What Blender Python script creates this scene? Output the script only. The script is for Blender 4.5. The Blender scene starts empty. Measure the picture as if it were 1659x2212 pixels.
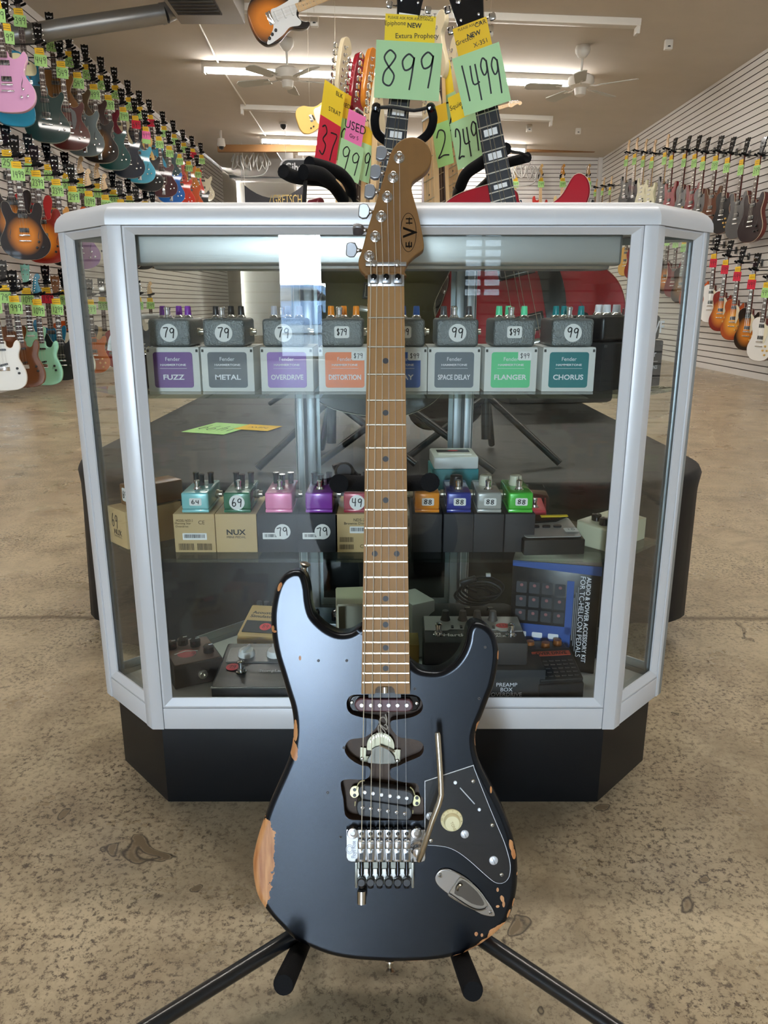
import bpy, bmesh, math, random
from mathutils import Vector, Matrix
random.seed(7)
scn = bpy.context.scene
COL = scn.collection
R = math.radians
# ------------------------------------------------------------------ camera
F = 1640.0; CX = 829.5; CY = 1106.0; H = 0.837; TH = R(15.4)
S_, C_ = math.sin(TH), math.cos(TH)
cam = bpy.data.cameras.new('camera'); camo = bpy.data.objects.new('camera', cam); COL.objects.link(camo)
cam.sensor_fit = 'VERTICAL'; cam.sensor_height = 36; cam.lens = F/2212*36
cam.clip_start = 0.02; cam.clip_end = 200
camo.location = (0, 0, H); camo.rotation_euler = (R(90)-TH, 0, 0)
scn.camera = camo
scn.view_settings.view_transform = 'Standard'; scn.view_settings.look = 'None'
scn.view_settings.gamma = 1; scn.view_settings.use_curve_mapping = False
scn.view_settings.exposure = 0.87
scn.cycles.transparent_max_bounces = 32
scn.cycles.max_bounces = 8; scn.cycles.diffuse_bounces = 4; scn.cycles.glossy_bounces = 4
scn.cycles.sample_clamp_indirect = 4
scn.cycles.use_denoising = True
# ------------------------------------------------------------------ daylight (through the shop front behind the camera)
world = bpy.data.worlds.new('sky'); scn.world = world; world.use_nodes = True
wn = world.node_tree.nodes; wl = world.node_tree.links
bg = wn['Background']
geo = wn.new('ShaderNodeNewGeometry'); sep = wn.new('ShaderNodeSeparateXYZ'); wl.new(geo.outputs['Incoming'], sep.inputs[0])
mr = wn.new('ShaderNodeMapRange'); mr.inputs[1].default_value = -0.6; mr.inputs[2].default_value = 0.0
cr = wn.new('ShaderNodeMixRGB'); cr.inputs[1].default_value = (0.6, 0.76, 1, 1); cr.inputs[2].default_value = (0.95, 0.975, 1, 1)
wl.new(sep.outputs['Z'], mr.inputs[0]); wl.new(mr.outputs[0], cr.inputs[0]); wl.new(cr.outputs[0], bg.inputs[0])
bg.inputs[1].default_value = 95.0
TUBE = 32.0      # fluorescent tubes
# room size
XL, XR, ZL, ZR, YB, YF = -3.7, 4.24, 3.82, 3.55, 16.05, -9.5
def ceil_z(x): return ZL + (x-XL)/(XR-XL)*(ZR-ZL)
def area(name, loc, rot, sx, sy, power, col, portal=False):
    l = bpy.data.lights.new(name, 'AREA'); l.shape = 'RECTANGLE'; l.size = sx; l.size_y = sy
    l.energy = power; l.color = col
    o = bpy.data.objects.new(name, l); o.location = loc; o.rotation_euler = rot; COL.objects.link(o)
    if portal: l.cycles.is_portal = True
    return o
DOORS = [(-1.58, -0.88, 0.02, 2.1), (1.15, 1.75, 0.9, 1.9), (-2.5, -0.6, 2.25, 2.85)]   # x0,x1,z0,z1 openings in the shop front; the last, high one is added for light
for (x0, x1, z0, z1) in DOORS:
    area('daylight_portal', ((x0+x1)/2, YF-0.12, (z0+z1)/2), (R(90), 0, 0), x1-x0, z1-z0, 1, (1, 1, 1), True)
# ------------------------------------------------------------------ projection helpers (a photo pixel measured onto a real plane)
def atY(px, py, Y):
    t = (py-CY)/F; q = Y*(t*C_+S_)/(C_-t*S_); d = Y*C_+q*S_
    return Vector(((px-CX)/F*d, Y, H-q))
def atX(px, py, X):
    d = X*F/(px-CX); yc = (py-CY)/F*d
    return Vector((X, d*C_-yc*S_, H-d*S_-yc*C_))
def atZ(px, py, Z):
    t = (py-CY)/F; q = H-Z; Y = q*(C_-t*S_)/(t*C_+S_); d = Y*C_+q*S_
    return Vector(((px-CX)/F*d, Y, Z))
# ------------------------------------------------------------------ materials
MATS = {}
def srgb(c):
    if isinstance(c, str):
        c = tuple(int(c[i:i+2], 16)/255 for i in (0, 2, 4))
    return tuple((v/12.92 if v <= 0.04045 else ((v+0.055)/1.055)**2.4) for v in c)
def mat(name, col='808080', rough=0.5, metal=0.0, spec=0.5, coat=0.0, bump=0.0, bscale=60, vary=0.0, vscale=8, emit=None, es=0, stretch=None, aniso=0):
    if name in MATS: return MATS[name]
    m = bpy.data.materials.new(name); m.use_nodes = True; nt = m.node_tree
    b = nt.nodes['Principled BSDF']; c = srgb(col)+(1,)
    b.inputs['Base Color'].default_value = c; b.inputs['Roughness'].default_value = rough
    b.inputs['Metallic'].default_value = metal; b.inputs['Specular IOR Level'].default_value = spec
    b.inputs['Coat Weight'].default_value = coat; b.inputs['Coat Roughness'].default_value = 0.03
    if vary > 0 or bump > 0:
        tc = nt.nodes.new('ShaderNodeTexCoord'); mp = nt.nodes.new('ShaderNodeMapping')
        nt.links.new(tc.outputs['Object'], mp.inputs[0])
        if stretch: mp.inputs['Scale'].default_value = stretch
    if vary > 0:
        n = nt.nodes.new('ShaderNodeTexNoise'); n.inputs['Scale'].default_value = vscale; n.inputs['Detail'].default_value = 5
        r = nt.nodes.new('ShaderNodeMixRGB')
        r.inputs[1].default_value = tuple(max(0, v*(1-vary)) for v in c[:3])+(1,); r.inputs[2].default_value = tuple(min(1, v*(1+vary)) for v in c[:3])+(1,)
        nt.links.new(mp.outputs[0], n.inputs['Vector']); nt.links.new(n.outputs[0], r.inputs[0]); nt.links.new(r.outputs[0], b.inputs['Base Color'])
    if bump > 0:
        n = nt.nodes.new('ShaderNodeTexNoise'); n.inputs['Scale'].default_value = bscale; n.inputs['Detail'].default_value = 3
        bp = nt.nodes.new('ShaderNodeBump'); bp.inputs['Strength'].default_value = bump; bp.inputs['Distance'].default_value = 0.002
        nt.links.new(mp.outputs[0], n.inputs['Vector']); nt.links.new(n.outputs[0], bp.inputs['Height']); nt.links.new(bp.outputs[0], b.inputs['Normal'])
    if emit:
        b.inputs['Emission Color'].default_value = srgb(emit)+(1,); b.inputs['Emission Strength'].default_value = es
    MATS[name] = m; return m
def paint(col, rough=0.3, coat=0.45):
    return mat('paint_%s_%d' % (col, rough*100), col, rough, coat=coat, spec=0.15)
def glass_mat(name, tint='ffffff', ior=1.5, rough=0.0, gain=1.0):
    if name in MATS: return MATS[name]
    m = bpy.data.materials.new(name); m.use_nodes = True; nt = m.node_tree; nt.nodes.clear()
    out = nt.nodes.new('ShaderNodeOutputMaterial'); mx = nt.nodes.new('ShaderNodeMixShader')
    tr = nt.nodes.new('ShaderNodeBsdfTransparent'); gl = nt.nodes.new('ShaderNodeBsdfGlossy'); fr = nt.nodes.new('ShaderNodeFresnel')
    tr.inputs[0].default_value = srgb(tint)+(1,); gl.inputs['Roughness'].default_value = rough; fr.inputs[0].default_value = ior
    # fresnel measured with the outward normal on both sides so each face of the pane reflects the same
    g = nt.nodes.new('ShaderNodeNewGeometry'); ma = nt.nodes.new('ShaderNodeVectorMath'); ma.operation = 'SCALE'
    mm = nt.nodes.new('ShaderNodeMath'); mm.operation = 'MULTIPLY_ADD'; mm.inputs[1].default_value = -2; mm.inputs[2].default_value = 1
    lw = nt.nodes.new('ShaderNodeMath'); lw.operation = 'MULTIPLY'; lw.inputs[1].default_value = gain
    dt = nt.nodes.new('ShaderNodeVectorMath'); dt.operation = 'DOT_PRODUCT'
    nt.links.new(g.outputs['Normal'], dt.inputs[0]); nt.links.new(g.outputs['Incoming'], dt.inputs[1])
    ab = nt.nodes.new('ShaderNodeMath'); ab.operation = 'ABSOLUTE'; nt.links.new(dt.outputs['Value'], ab.inputs[0])
    om = nt.nodes.new('ShaderNodeMath'); om.operation = 'SUBTRACT'; om.inputs[0].default_value = 1; nt.links.new(ab.outputs[0], om.inputs[1])
    pw = nt.nodes.new('ShaderNodeMath'); pw.operation = 'POWER'; pw.inputs[1].default_value = 5; nt.links.new(om.outputs[0], pw.inputs[0])
    r0 = ((ior-1)/(ior+1))**2
    ad = nt.nodes.new('ShaderNodeMath'); ad.operation = 'MULTIPLY_ADD'; ad.inputs[1].default_value = 1-r0; ad.inputs[2].default_value = r0
    nt.links.new(pw.outputs[0], ad.inputs[0]); nt.links.new(ad.outputs[0], lw.inputs[0])
    for n in (ma, mm, fr): nt.nodes.remove(n)
    nt.links.new(lw.outputs[0], mx.inputs[0]); nt.links.new(tr.outputs[0], mx.inputs[1]); nt.links.new(gl.outputs[0], mx.inputs[2])
    nt.links.new(mx.outputs[0], out.inputs[0]); MATS[name] = m; return m
CHROME = mat('chrome', 'e8e8ea', 0.12, 1.0); STEEL = mat('brushed_steel', 'b8b8b6', 0.35, 1.0)
NICKEL = mat('nickel', 'c9c2b2', 0.28, 1.0); BLK = mat('black_plastic', '141416', 0.4); BLKG = mat('gloss_black', '0a0a0c', 0.12, coat=0.5)
FOAM = mat('black_foam', '0e0e10', 0.85, spec=0.2, bump=0.3, bscale=500); BLKM = mat('black_metal', '0c0c0e', 0.3)
WHITE = mat('white_paper', 'e8e8e6', 0.7); INK = mat('black_ink', '101014', 0.6); CREAM = mat('cream_plastic', 'e6dcae', 0.35)
GREEN = mat('green_paper', 'aada88', 0.8, vary=0.05, vscale=6); YELLOW = mat('yellow_paper', 'f2d030', 0.8); YELLOW2 = mat('amber_paper', 'ebbe2a', 0.8)
RED = mat('red_paper', 'c8203c', 0.8); PINK = mat('pink_paper', 'f078b0', 0.8); GREEN2 = mat('pale_green_paper', 'b0d6a0', 0.8)
DOT = mat('black_dot', '1c1a1a', 0.5)
# ------------------------------------------------------------------ mesh builder
def cat_rom(pts, n=6, closed=True):
    out = []; L = len(pts); pts = [Vector(p) for p in pts]
    for i in range(L if closed else L-1):
        p0 = pts[(i-1) % L] if closed or i > 0 else pts[0]; p1 = pts[i]; p2 = pts[(i+1) % L]
        p3 = pts[(i+2) % L] if closed or i+2 < L else pts[-1]
        for k in range(n):
            t = k/n
            out.append(0.5*((2*p1)+(p2-p0)*t+(2*p0-5*p1+4*p2-p3)*t*t+(3*p1-p0-3*p2+p3)*t**3))
    if not closed: out.append(pts[-1])
    return out
def ccw(pts):
    a = sum(pts[i][0]*pts[(i+1) % len(pts)][1]-pts[(i+1) % len(pts)][0]*pts[i][1] for i in range(len(pts)))
    return list(pts) if a > 0 else list(reversed(pts))
def inset(pts, w):   # pts ccw, w>0 goes inwards
    n = len(pts); out = []
    for i in range(n):
        a, b, c = Vector(pts[i-1][:2]), Vector(pts[i][:2]), Vector(pts[(i+1) % n][:2])
        d1 = (b-a); d2 = (c-b)
        if d1.length < 1e-9 or d2.length < 1e-9: out.append(b.copy()); continue
        d1.normalize(); d2.normalize(); n1 = Vector((-d1.y, d1.x)); n2 = Vector((-d2.y, d2.x))
        m = n1+n2
        if m.length < 1e-6: m = n1
        m.normalize(); k = max(0.45, m.dot(n1)); out.append(b+m*(w/k))
    return out
TEXTC = {}
def text_mesh(s, bold=False):
    k = (s, bold)
    if k not in TEXTC:
        cu = bpy.data.curves.new('lettering', 'FONT'); cu.body = s; cu.align_x = 'CENTER'; cu.align_y = 'CENTER'; cu.resolution_u = 3
        if bold: cu.offset = 0.022
        o = bpy.data.objects.new('lettering', cu); COL.objects.link(o); bpy.context.view_layer.update()
        dg = bpy.context.evaluated_depsgraph_get(); me = bpy.data.meshes.new_from_object(o.evaluated_get(dg), depsgraph=dg)
        bpy.data.objects.remove(o); bpy.data.curves.remove(cu)
        vs = [v.co.copy() for v in me.vertices]; fs = [tuple(p.vertices) for p in me.polygons]; bpy.data.meshes.remove(me)
        if vs:
            x0 = min(v.x for v in vs); x1 = max(v.x for v in vs); y0 = min(v.y for v in vs); y1 = max(v.y for v in vs)
            c = Vector(((x0+x1)/2, (y0+y1)/2, 0)); vs = [v-c for v in vs]; TEXTC[k] = (vs, fs, x1-x0, y1-y0)
        else: TEXTC[k] = ([], [], 1, 1)
    return TEXTC[k]
STROKES = {
 '0': [[(.5,1),(.15,.8),(.08,.4),(.35,0),(.75,.1),(.95,.55),(.75,.95),(.5,1)]],
 '1': [[(.45,1),(.5,.5),(.5,0)]],
 '2': [[(.1,.75),(.35,1),(.75,.9),(.75,.6),(.35,.2),(.05,0),(.5,.05),(.95,0)]],
 '3': [[(.1,.9),(.5,1),(.8,.8),(.4,.52),(.85,.35),(.6,0),(.1,.08)]],
 '4': [[(.15,1),(.1,.5),(.9,.5)],[(.75,1),(.65,0)]],
 '5': [[(.9,1),(.3,.98),(.2,.6),(.7,.6),(.9,.3),(.6,0),(.1,.05)]],
 '6': [[(.6,1),(.2,.6),(.1,.2),(.4,0),(.8,.15),(.75,.42),(.4,.48),(.15,.3)]],
 '7': [[(.05,.95),(.5,.98),(.95,.95),(.6,.5),(.4,0)]],
 '8': [[(.85,.9),(.5,1),(.15,.8),(.45,.55),(.85,.3),(.6,.02),(.15,.1),(.2,.38),(.6,.6),(.88,.8),(.85,.9)]],
 '9': [[(.85,.9),(.5,1),(.12,.8),(.3,.55),(.75,.65),(.88,.92),(.78,.45),(.65,0)]],
 '$': [[(.85,.8),(.5,.95),(.15,.75),(.5,.52),(.85,.3),(.5,.05),(.12,.2)],[(.5,1.1),(.5,-.1)]]}
class MB:
    def __init__(s): s.bm = bmesh.new(); s.mats = []
    def mi(s, m):
        if m not in s.mats: s.mats.append(m)
        return s.mats.index(m)
    def faces(s, fs, m):
        i = s.mi(m)
        for f in fs: f.material_index = i
    def mesh(s, vs, fs, m, M=None):
        bv = [s.bm.verts.new((M @ Vector(v)) if M else v) for v in vs]; out = []
        for f in fs:
            try: out.append(s.bm.faces.new([bv[i] for i in f]))
            except ValueError: pass
        s.faces(out, m); return s
    def box(s, c, d, m, M=None, bev=0, seg=2):
        x, y, z = d[0]/2, d[1]/2, d[2]/2
        T = (M or Matrix()) @ Matrix.Translation(c)
        r = bmesh.ops.create_cube(s.bm, size=1, matrix=T @ Matrix.Diagonal((d[0], d[1], d[2], 1)))
        fs = list({f for v in r['verts'] for f in v.link_faces})
        if bev > 0:
            es = list({e for v in r['verts'] for e in v.link_edges})
            rr = bmesh.ops.bevel(s.bm, geom=es, offset=bev, segments=seg, profile=0.5, affect='EDGES', clamp_overlap=True)
            fs = list(set([f for f in fs if f.is_valid]) | set(rr['faces']))
        s.faces(fs, m); return s
    def prism(s, pts, z0, z1, m, M=None, bev=0, seg=3, holes=None, side=None, back_bev=None):
        """outline in local xy extruded along z; rounded rim of size bev"""
        pts = ccw([Vector((p[0], p[1])) for p in pts]); T = M or Matrix(); rings = []
        bb = bev if back_bev is None else back_bev
        if bb > 0:
            for k in range(seg+1):
                a = k/seg*math.pi/2; rings.append((bb*(1-math.sin(a)), z0+bb*(1-math.cos(a))))
        else: rings.append((0, z0))
        if bev > 0:
            for k in range(seg+1):
                a = k/seg*math.pi/2; rings.append((bev*(1-math.cos(a)), z1-bev*(1-math.sin(a))))
            rings.append((bev*1.08, z1))
        else: rings.append((0, z1))
        VR = []
        for w, z in rings:
            q = inset(pts, w) if w > 1e-9 else pts
            VR.append([s.bm.verts.new(T @ Vector((p[0], p[1], z))) for p in q])
        n = len(pts); fs = []
        for a, b in zip(VR[:-1], VR[1:]):
            for i in range(n):
                try: fs.append(s.bm.faces.new((a[i], a[(i+1) % n], b[(i+1) % n], b[i])))
                except ValueError: pass
        s.faces(fs, side or m)
        if not holes and n > 60: holes = []
        if holes is not None:
            es = []
            for i in range(n): es.append(s.bm.edges.get((VR[-1][i], VR[-1][(i+1) % n])) or s.bm.edges.new((VR[-1][i], VR[-1][(i+1) % n])))
            for hp, hz, hm in holes:
                hp = ccw([Vector((p[0], p[1])) for p in hp]); top = [s.bm.verts.new(T @ Vector((p[0], p[1], z1))) for p in hp]
                bot = [s.bm.verts.new(T @ Vector((p[0], p[1], hz))) for p in hp]; k = len(hp)
                for i in range(k): es.append(s.bm.edges.new((top[i], top[(i+1) % k])))
                w = [s.bm.faces.new((top[(i+1) % k], top[i], bot[i], bot[(i+1) % k])) for i in range(k)]
                w.append(s.bm.faces.new(bot)); s.faces(w, hm)
            r = bmesh.ops.triangle_fill(s.bm, use_beauty=True, use_dissolve=False, edges=es, normal=(T.to_3x3() @ Vector((0, 0, 1))))
            s.faces([g for g in r['geom'] if isinstance(g, bmesh.types.BMFace)], m)
        else: s.faces([s.bm.faces.new(VR[-1])], m)
        if n > 60:
            es = [s.bm.edges.get((VR[0][i], VR[0][(i+1) % n])) for i in range(n)]
            r = bmesh.ops.triangle_fill(s.bm, use_beauty=True, use_dissolve=False, edges=[e for e in es if e], normal=(T.to_3x3() @ Vector((0, 0, -1))))
            s.faces([g for g in r['geom'] if isinstance(g, bmesh.types.BMFace)], side or m)
        else: s.faces([s.bm.faces.new(list(reversed(VR[0])))], side or m)
        return s
    def tube(s, pts, r, m, M=None, seg=10, closed=False, smooth=0, caps=True):
        pts = [Vector(p) for p in pts]
        if smooth: pts = cat_rom(pts, smooth, closed)
        n = len(pts); rad = r if hasattr(r, '__len__') else [r]*n
        if len(rad) != n: rad = [rad[min(len(rad)-1, int(i*len(rad)/n))] for i in range(n)]
        T = M or Matrix(); rings = []; up = None
        for i, p in enumerate(pts):
            if closed: d = pts[(i+1) % n]-pts[i-1]
            else: d = pts[min(n-1, i+1)]-pts[max(0, i-1)]
            if d.length < 1e-9: d = Vector((0, 0, 1))
            d.normalize()
            if up is None: up = Vector((0, 0, 1)) if abs(d.z) < 0.9 else Vector((1, 0, 0))
            u = (up-d*up.dot(d))
            if u.length < 1e-6: u = Vector((1, 0, 0))-d*d.x
            u.normalize(); v = d.cross(u); up = u
            rings.append([s.bm.verts.new(T @ (p+(u*math.cos(a)+v*math.sin(a))*rad[i])) for a in [2*math.pi*k/seg for k in range(seg)]])
        fs = []
        for i in range(n if closed else n-1):
            a, b = rings[i], rings[(i+1) % n]
            for k in range(seg): fs.append(s.bm.faces.new((a[k], a[(k+1) % seg], b[(k+1) % seg], b[k])))
        if not closed and caps:
            fs.append(s.bm.faces.new(list(reversed(rings[0])))); fs.append(s.bm.faces.new(rings[-1]))
        s.faces(fs, m); return s
    def lathe(s, prof, m, M=None, seg=20):
        """profile [(r,z)] turned about local z"""
        T = M or Matrix(); rings = []
        for r, z in prof:
            rings.append([s.bm.verts.new(T @ Vector((max(r, 1e-5)*math.cos(a), max(r, 1e-5)*math.sin(a), z))) for a in [2*math.pi*k/seg for k in range(seg)]])
        fs = []
        for a, b in zip(rings[:-1], rings[1:]):
            for k in range(seg): fs.append(s.bm.faces.new((a[k], a[(k+1) % seg], b[(k+1) % seg], b[k])))
        fs.append(s.bm.faces.new(list(reversed(rings[0])))); fs.append(s.bm.faces.new(rings[-1]))
        s.faces(fs, m); return s
    def cyl(s, c, r, h, m, M=None, seg=16, bev=0, r2=None):
        r2 = r if r2 is None else r2; b = bev
        prof = [(r-b, 0), (r, b), (r2, h-b), (r2-b, h)] if b > 0 else [(r, 0), (r2, h)]
        return s.lathe(prof, m, (M or Matrix()) @ Matrix.Translation(c), seg)
    def flat(s, pts, z, m, M=None):   # thin printed shape
        T = M or Matrix(); s.faces([s.bm.faces.new([s.bm.verts.new(T @ Vector((p[0], p[1], z))) for p in ccw([Vector(q[:2]) for q in pts])])], m); return s
    def text(s, t, h, m, M, bold=False, w=None):
        vs, fs, tw, th = text_mesh(t, bold)
        if not vs: return s
        k = h/0.7; kx = k if w is None else w/tw
        return s.mesh([(v.x*kx, v.y*k, 0) for v in vs], fs, m, M)
    def ribbon(s, pts, w, m, M=None, z=0):
        pts = [Vector((p[0], p[1])) for p in pts]; n = len(pts); L = []
        for i, p in enumerate(pts):
            d = pts[min(n-1, i+1)]-pts[max(0, i-1)]
            if d.length < 1e-9: d = Vector((1, 0))
            d.normalize(); q = Vector((-d.y, d.x))*w/2; L.append((p+q, p-q))
        vs = []; fs = []
        for a, b in L: vs += [(a.x, a.y, z), (b.x, b.y, z)]
        fs = [(2*i, 2*i+1, 2*i+3, 2*i+2) for i in range(n-1)]
        return s.mesh(vs, fs, m, M)
    def hand(s, t, w, h, m, M, pen=None, slant=0.0):
        """handwritten figures centred in a w x h field"""
        n = len(t); cw = w/n; pen = pen or h*0.07
        for i, ch in enumerate(t):
            for st in STROKES.get(ch, []):
                q = [(-w/2+(i+0.1+0.8*x)*cw+slant*(y-.5)*h, (y-0.5)*h+(0.04*h*(-1)**i)) for x, y in st]
                s.ribbon([tuple(v)[:2] for v in cat_rom([(a, b, 0) for a, b in q], 4, False)], pen, m, M)
        return s
    def build(s, name, parent=None, smooth=True, angle=38, loc=None):
        bmesh.ops.recalc_face_normals(s.bm, faces=s.bm.faces[:])
        me = bpy.data.meshes.new(name); s.bm.to_mesh(me); s.bm.free()
        for m in s.mats: me.materials.append(m)
        if smooth and len(me.polygons):
            me.polygons.foreach_set('use_smooth', [True]*len(me.polygons)); me.set_sharp_from_angle(angle=R(angle))
        o = bpy.data.objects.new(name, me); COL.objects.link(o)
        if parent: o.parent = parent
        if loc: o.location = loc
        return o
def meta(o, label=None, cat=None, group=None, kind=None):
    if label: o['label'] = label
    if cat: o['category'] = cat
    if group: o['group'] = group
    if kind: o['kind'] = kind
    return o
def thing(name, label, cat, loc=(0, 0, 0), rot=(0, 0, 0), group=None, M=None):
    o = bpy.data.objects.new(name, None); o.empty_display_size = 0.05; COL.objects.link(o)
    if M is not None: o.matrix_world = M
    else: o.location = loc; o.rotation_euler = rot
    return meta(o, label, cat, group)
def struct(name, mb, **k):
    o = mb.build(name, **k); o['kind'] = 'structure'; return o
def RX(a): return Matrix.Rotation(R(a), 4, 'X')
def RY(a): return Matrix.Rotation(R(a), 4, 'Y')
def RZ(a): return Matrix.Rotation(R(a), 4, 'Z')
def TR(x, y, z): return Matrix.Translation((x, y, z))
FRONT = RX(90)      # local xy drawing plane -> world xz plane facing -Y
def rrect(w, h, r, cx=0, cy=0, n=4):
    out = []
    for qx, qy, a0 in ((1, 1, 0), (-1, 1, 90), (-1, -1, 180), (1, -1, 270)):
        for k in range(n+1):
            a = R(a0+90*k/n); out.append((cx+qx*(w/2-r)+r*math.cos(a), cy+qy*(h/2-r)+r*math.sin(a)))
    return out
def circle(r, cx=0, cy=0, n=20): return [(cx+r*math.cos(2*math.pi*k/n), cy+r*math.sin(2*math.pi*k/n)) for k in range(n)]
# ================================================================== the room
def floor_mat():
    m = bpy.data.materials.new('worn_concrete'); m.use_nodes = True; nt = m.node_tree; N = nt.nodes.new; L = nt.links.new
    b = nt.nodes['Principled BSDF']; tc = N('ShaderNodeTexCoord')
    def noise(sc, det=6, rough=0.6, dist=0, vec=None):
        n = N('ShaderNodeTexNoise'); n.inputs['Scale'].default_value = sc; n.inputs['Detail'].default_value = det
        n.inputs['Roughness'].default_value = rough; n.inputs['Distortion'].default_value = dist; L(vec or tc.outputs['Object'], n.inputs['Vector']); return n.outputs[0]
    def ramp(src, stops):
        r = N('ShaderNodeValToRGB'); L(src, r.inputs[0]); e = r.color_ramp.elements
        while len(e) < len(stops): e.new(0.5)
        for i, (p, c) in enumerate(stops): e[i].position = p; e[i].color = (srgb(c)+(1,)) if isinstance(c, str) else (c, c, c, 1)
        return r.outputs[0]
    def mix(f, a, c, mode='MIX'):
        x = N('ShaderNodeMixRGB'); x.blend_type = mode
        for i, v in ((0, f), (1, a), (2, c)):
            if isinstance(v, (int, float)): x.inputs[i].default_value = v
            elif isinstance(v, str): x.inputs[i].default_value = srgb(v)+(1,)
            else: L(v, x.inputs[i])
        return x.outputs[0]
    base = ramp(noise(1.3, 8, 0.6), [(0.3, '8f7f68'), (0.5, 'b09f84'), (0.68, 'c9b999')])
    mid = ramp(noise(7, 8, 0.7, 0.6), [(0.36, '75664f'), (0.58, 'c0b092')])
    c = mix(0.45, base, mid)
    specks = ramp(noise(95, 5, 0.8, 0.2), [(0.40, 1.0), (0.50, 0.0)])
    zone = ramp(noise(3.2, 5, 0.65), [(0.36, 0.12), (0.58, 1.0)])
    sm = N('ShaderNodeMath'); sm.operation = 'MULTIPLY'; L(specks, sm.inputs[0]); L(zone, sm.inputs[1])
    c = mix(sm.outputs[0], c, '54473a')
    mp = N('ShaderNodeMapping'); mp.inputs['Scale'].default_value = (3, 14, 1); mp.inputs['Rotation'].default_value = (0, 0, R(12)); L(tc.outputs['Object'], mp.inputs[0])
    scr = ramp(noise(6, 5, 0.7, 0.4, mp.outputs[0]), [(0.26, 1.0), (0.34, 0.0)])
    c = mix(scr, c, '6e5c48')
    # worn-through spots with a dark rim
    spot = noise(9, 3, 0.5, 0.8)
    rim = ramp(spot, [(0.275, 0.0), (0.288, 1.0), (0.300, 0.0)]); inn = ramp(spot, [(0.27, 1.0), (0.282, 0.0)])
    c = mix(inn, c, '77664f'); c = mix(rim, c, '332a20')
    # long saw-cut joint in the slab
    sx = N('ShaderNodeSeparateXYZ'); L(tc.outputs['Object'], sx.inputs[0])
    md = N('ShaderNodeMath'); md.operation = 'MULTIPLY_ADD'; md.inputs[1].default_value = 0.06; L(noise(4, 4), md.inputs[0]); L(sx.outputs['Y'], md.inputs[2])
    s2 = N('ShaderNodeMath'); s2.operation = 'SUBTRACT'; s2.inputs[1].default_value = 1.97; L(md.outputs[0], s2.inputs[0])
    s3 = N('ShaderNodeMath'); s3.operation = 'ABSOLUTE'; L(s2.outputs[0], s3.inputs[0])
    c = mix(ramp(s3.outputs[0], [(0.004, 0.75), (0.018, 0.0)]), c, '54452f')
    L(c, b.inputs['Base Color']); L(ramp(noise(5, 5), [(0.3, 0.22), (0.7, 0.45)]), b.inputs['Roughness'])
    b.inputs['Specular IOR Level'].default_value = 0.5
    bp = N('ShaderNodeBump'); bp.inputs['Strength'].default_value = 0.12; bp.inputs['Distance'].default_value = 0.003; L(noise(60, 6, 0.7), bp.inputs['Height']); L(bp.outputs[0], b.inputs['Normal'])
    return m
fl = MB(); fl.box(((XL+XR)/2, 5.5, -0.05), (XR-XL+0.6, 31, 0.1), floor_mat()); struct('floor', fl)
CEIL = mat('ceiling_paint', 'c6bdb0', 0.85, vary=0.06, vscale=3, bump=0.15, bscale=30)
c = MB(); x0, x1 = XL-0.3, XR+0.3
z0, z1 = ceil_z(x0), ceil_z(x1)
vs = [(x0, YF-0.3, z0), (x1, YF-0.3, z1), (x1, 21.2, z1), (x0, 21.2, z0)]
vs += [(a, b_, z_+0.15) for a, b_, z_ in vs]
c.mesh(vs, [(3, 2, 1, 0), (4, 5, 6, 7), (0, 1, 5, 4), (2, 3, 7, 6), (1, 2, 6, 5), (3, 0, 4, 7)], CEIL); struct('ceiling', c, smooth=False)
SLAT = mat('slatwall_paint', 'dedad5', 0.5, vary=0.03, vscale=2); GROOVE = mat('slatwall_groove', '5c5148', 0.7)
def slatwall(name, axis, pos, a0, a1, ztop, sgn, pitch=0.0762, z0=0.0):
    """one sheet of slatwall with recessed grooves; axis 'x' -> wall at x=pos running along y"""
    m = MB(); prof = []   # (depth from face, z)
    z = z0; fs = []
    gw, gd = 0.011, 0.014
    zz = [z0]; k = 1
    rows = []
    while z0+k*pitch < ztop-0.03:
        rows.append(z0+k*pitch); k += 1
    def P(a, d, z):
        return (pos+sgn*(-d), a, z) if axis == 'x' else (a, pos+sgn*(-d), z)
    def quad(d0, z_0, d1, z_1, mt):
        m.mesh([P(a0, d0, z_0), P(a1, d0, z_0), P(a1, d1, z_1), P(a0, d1, z_1)], [(0, 1, 2, 3)], mt)
    last = z0
    for g in rows:
        quad(0, last, 0, g-gw/2, SLAT); quad(0, g-gw/2, gd, g-gw/2, GROOVE); quad(gd, g-gw/2, gd, g+gw/2, GROOVE); quad(gd, g+gw/2, 0, g+gw/2, GROOVE); last = g+gw/2
    quad(0, last, 0, ztop, SLAT)
    quad(0.03, z0, 0.03, ztop, SLAT); quad(0, z0, 0.03, z0, SLAT); quad(0, ztop, 0.03, ztop, SLAT)
    return struct(name, m, smooth=False)
slatwall('wall_left', 'x', XL, YF, 18.8, ZL, 1); slatwall('wall_right', 'x', XR, YF, YB, ZR, -1)
XBL = atY(640, 400, YB).x
slatwall('wall_back', 'y', YB, XBL, XR, ceil_z(1.2)-0.05, -1)
PLN = mat('plain_wall', 'a39a8c', 0.7)
w = MB(); w.box(((XL+XBL)/2-0.2, 20.9, 1.9), (XBL-XL+1.4, 0.1, 3.8), PLN); struct('wall_back_far', w, smooth=False)
w = MB(); w.box((XBL, 18.5, 1.85), (0.1, 4.8, 3.7), PLN); struct('wall_alcove', w, smooth=False)
w = MB(); w.box((XL-0.1, 19.8, 1.9), (0.1, 2.0, 3.9), PLN); struct('wall_left_far', w, smooth=False)
t = MB(); t.box((XR-0.04, YB-0.04, ZR/2), (0.08, 0.08, ZR), SLAT, bev=0.004); struct('trim_1', t)
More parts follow.
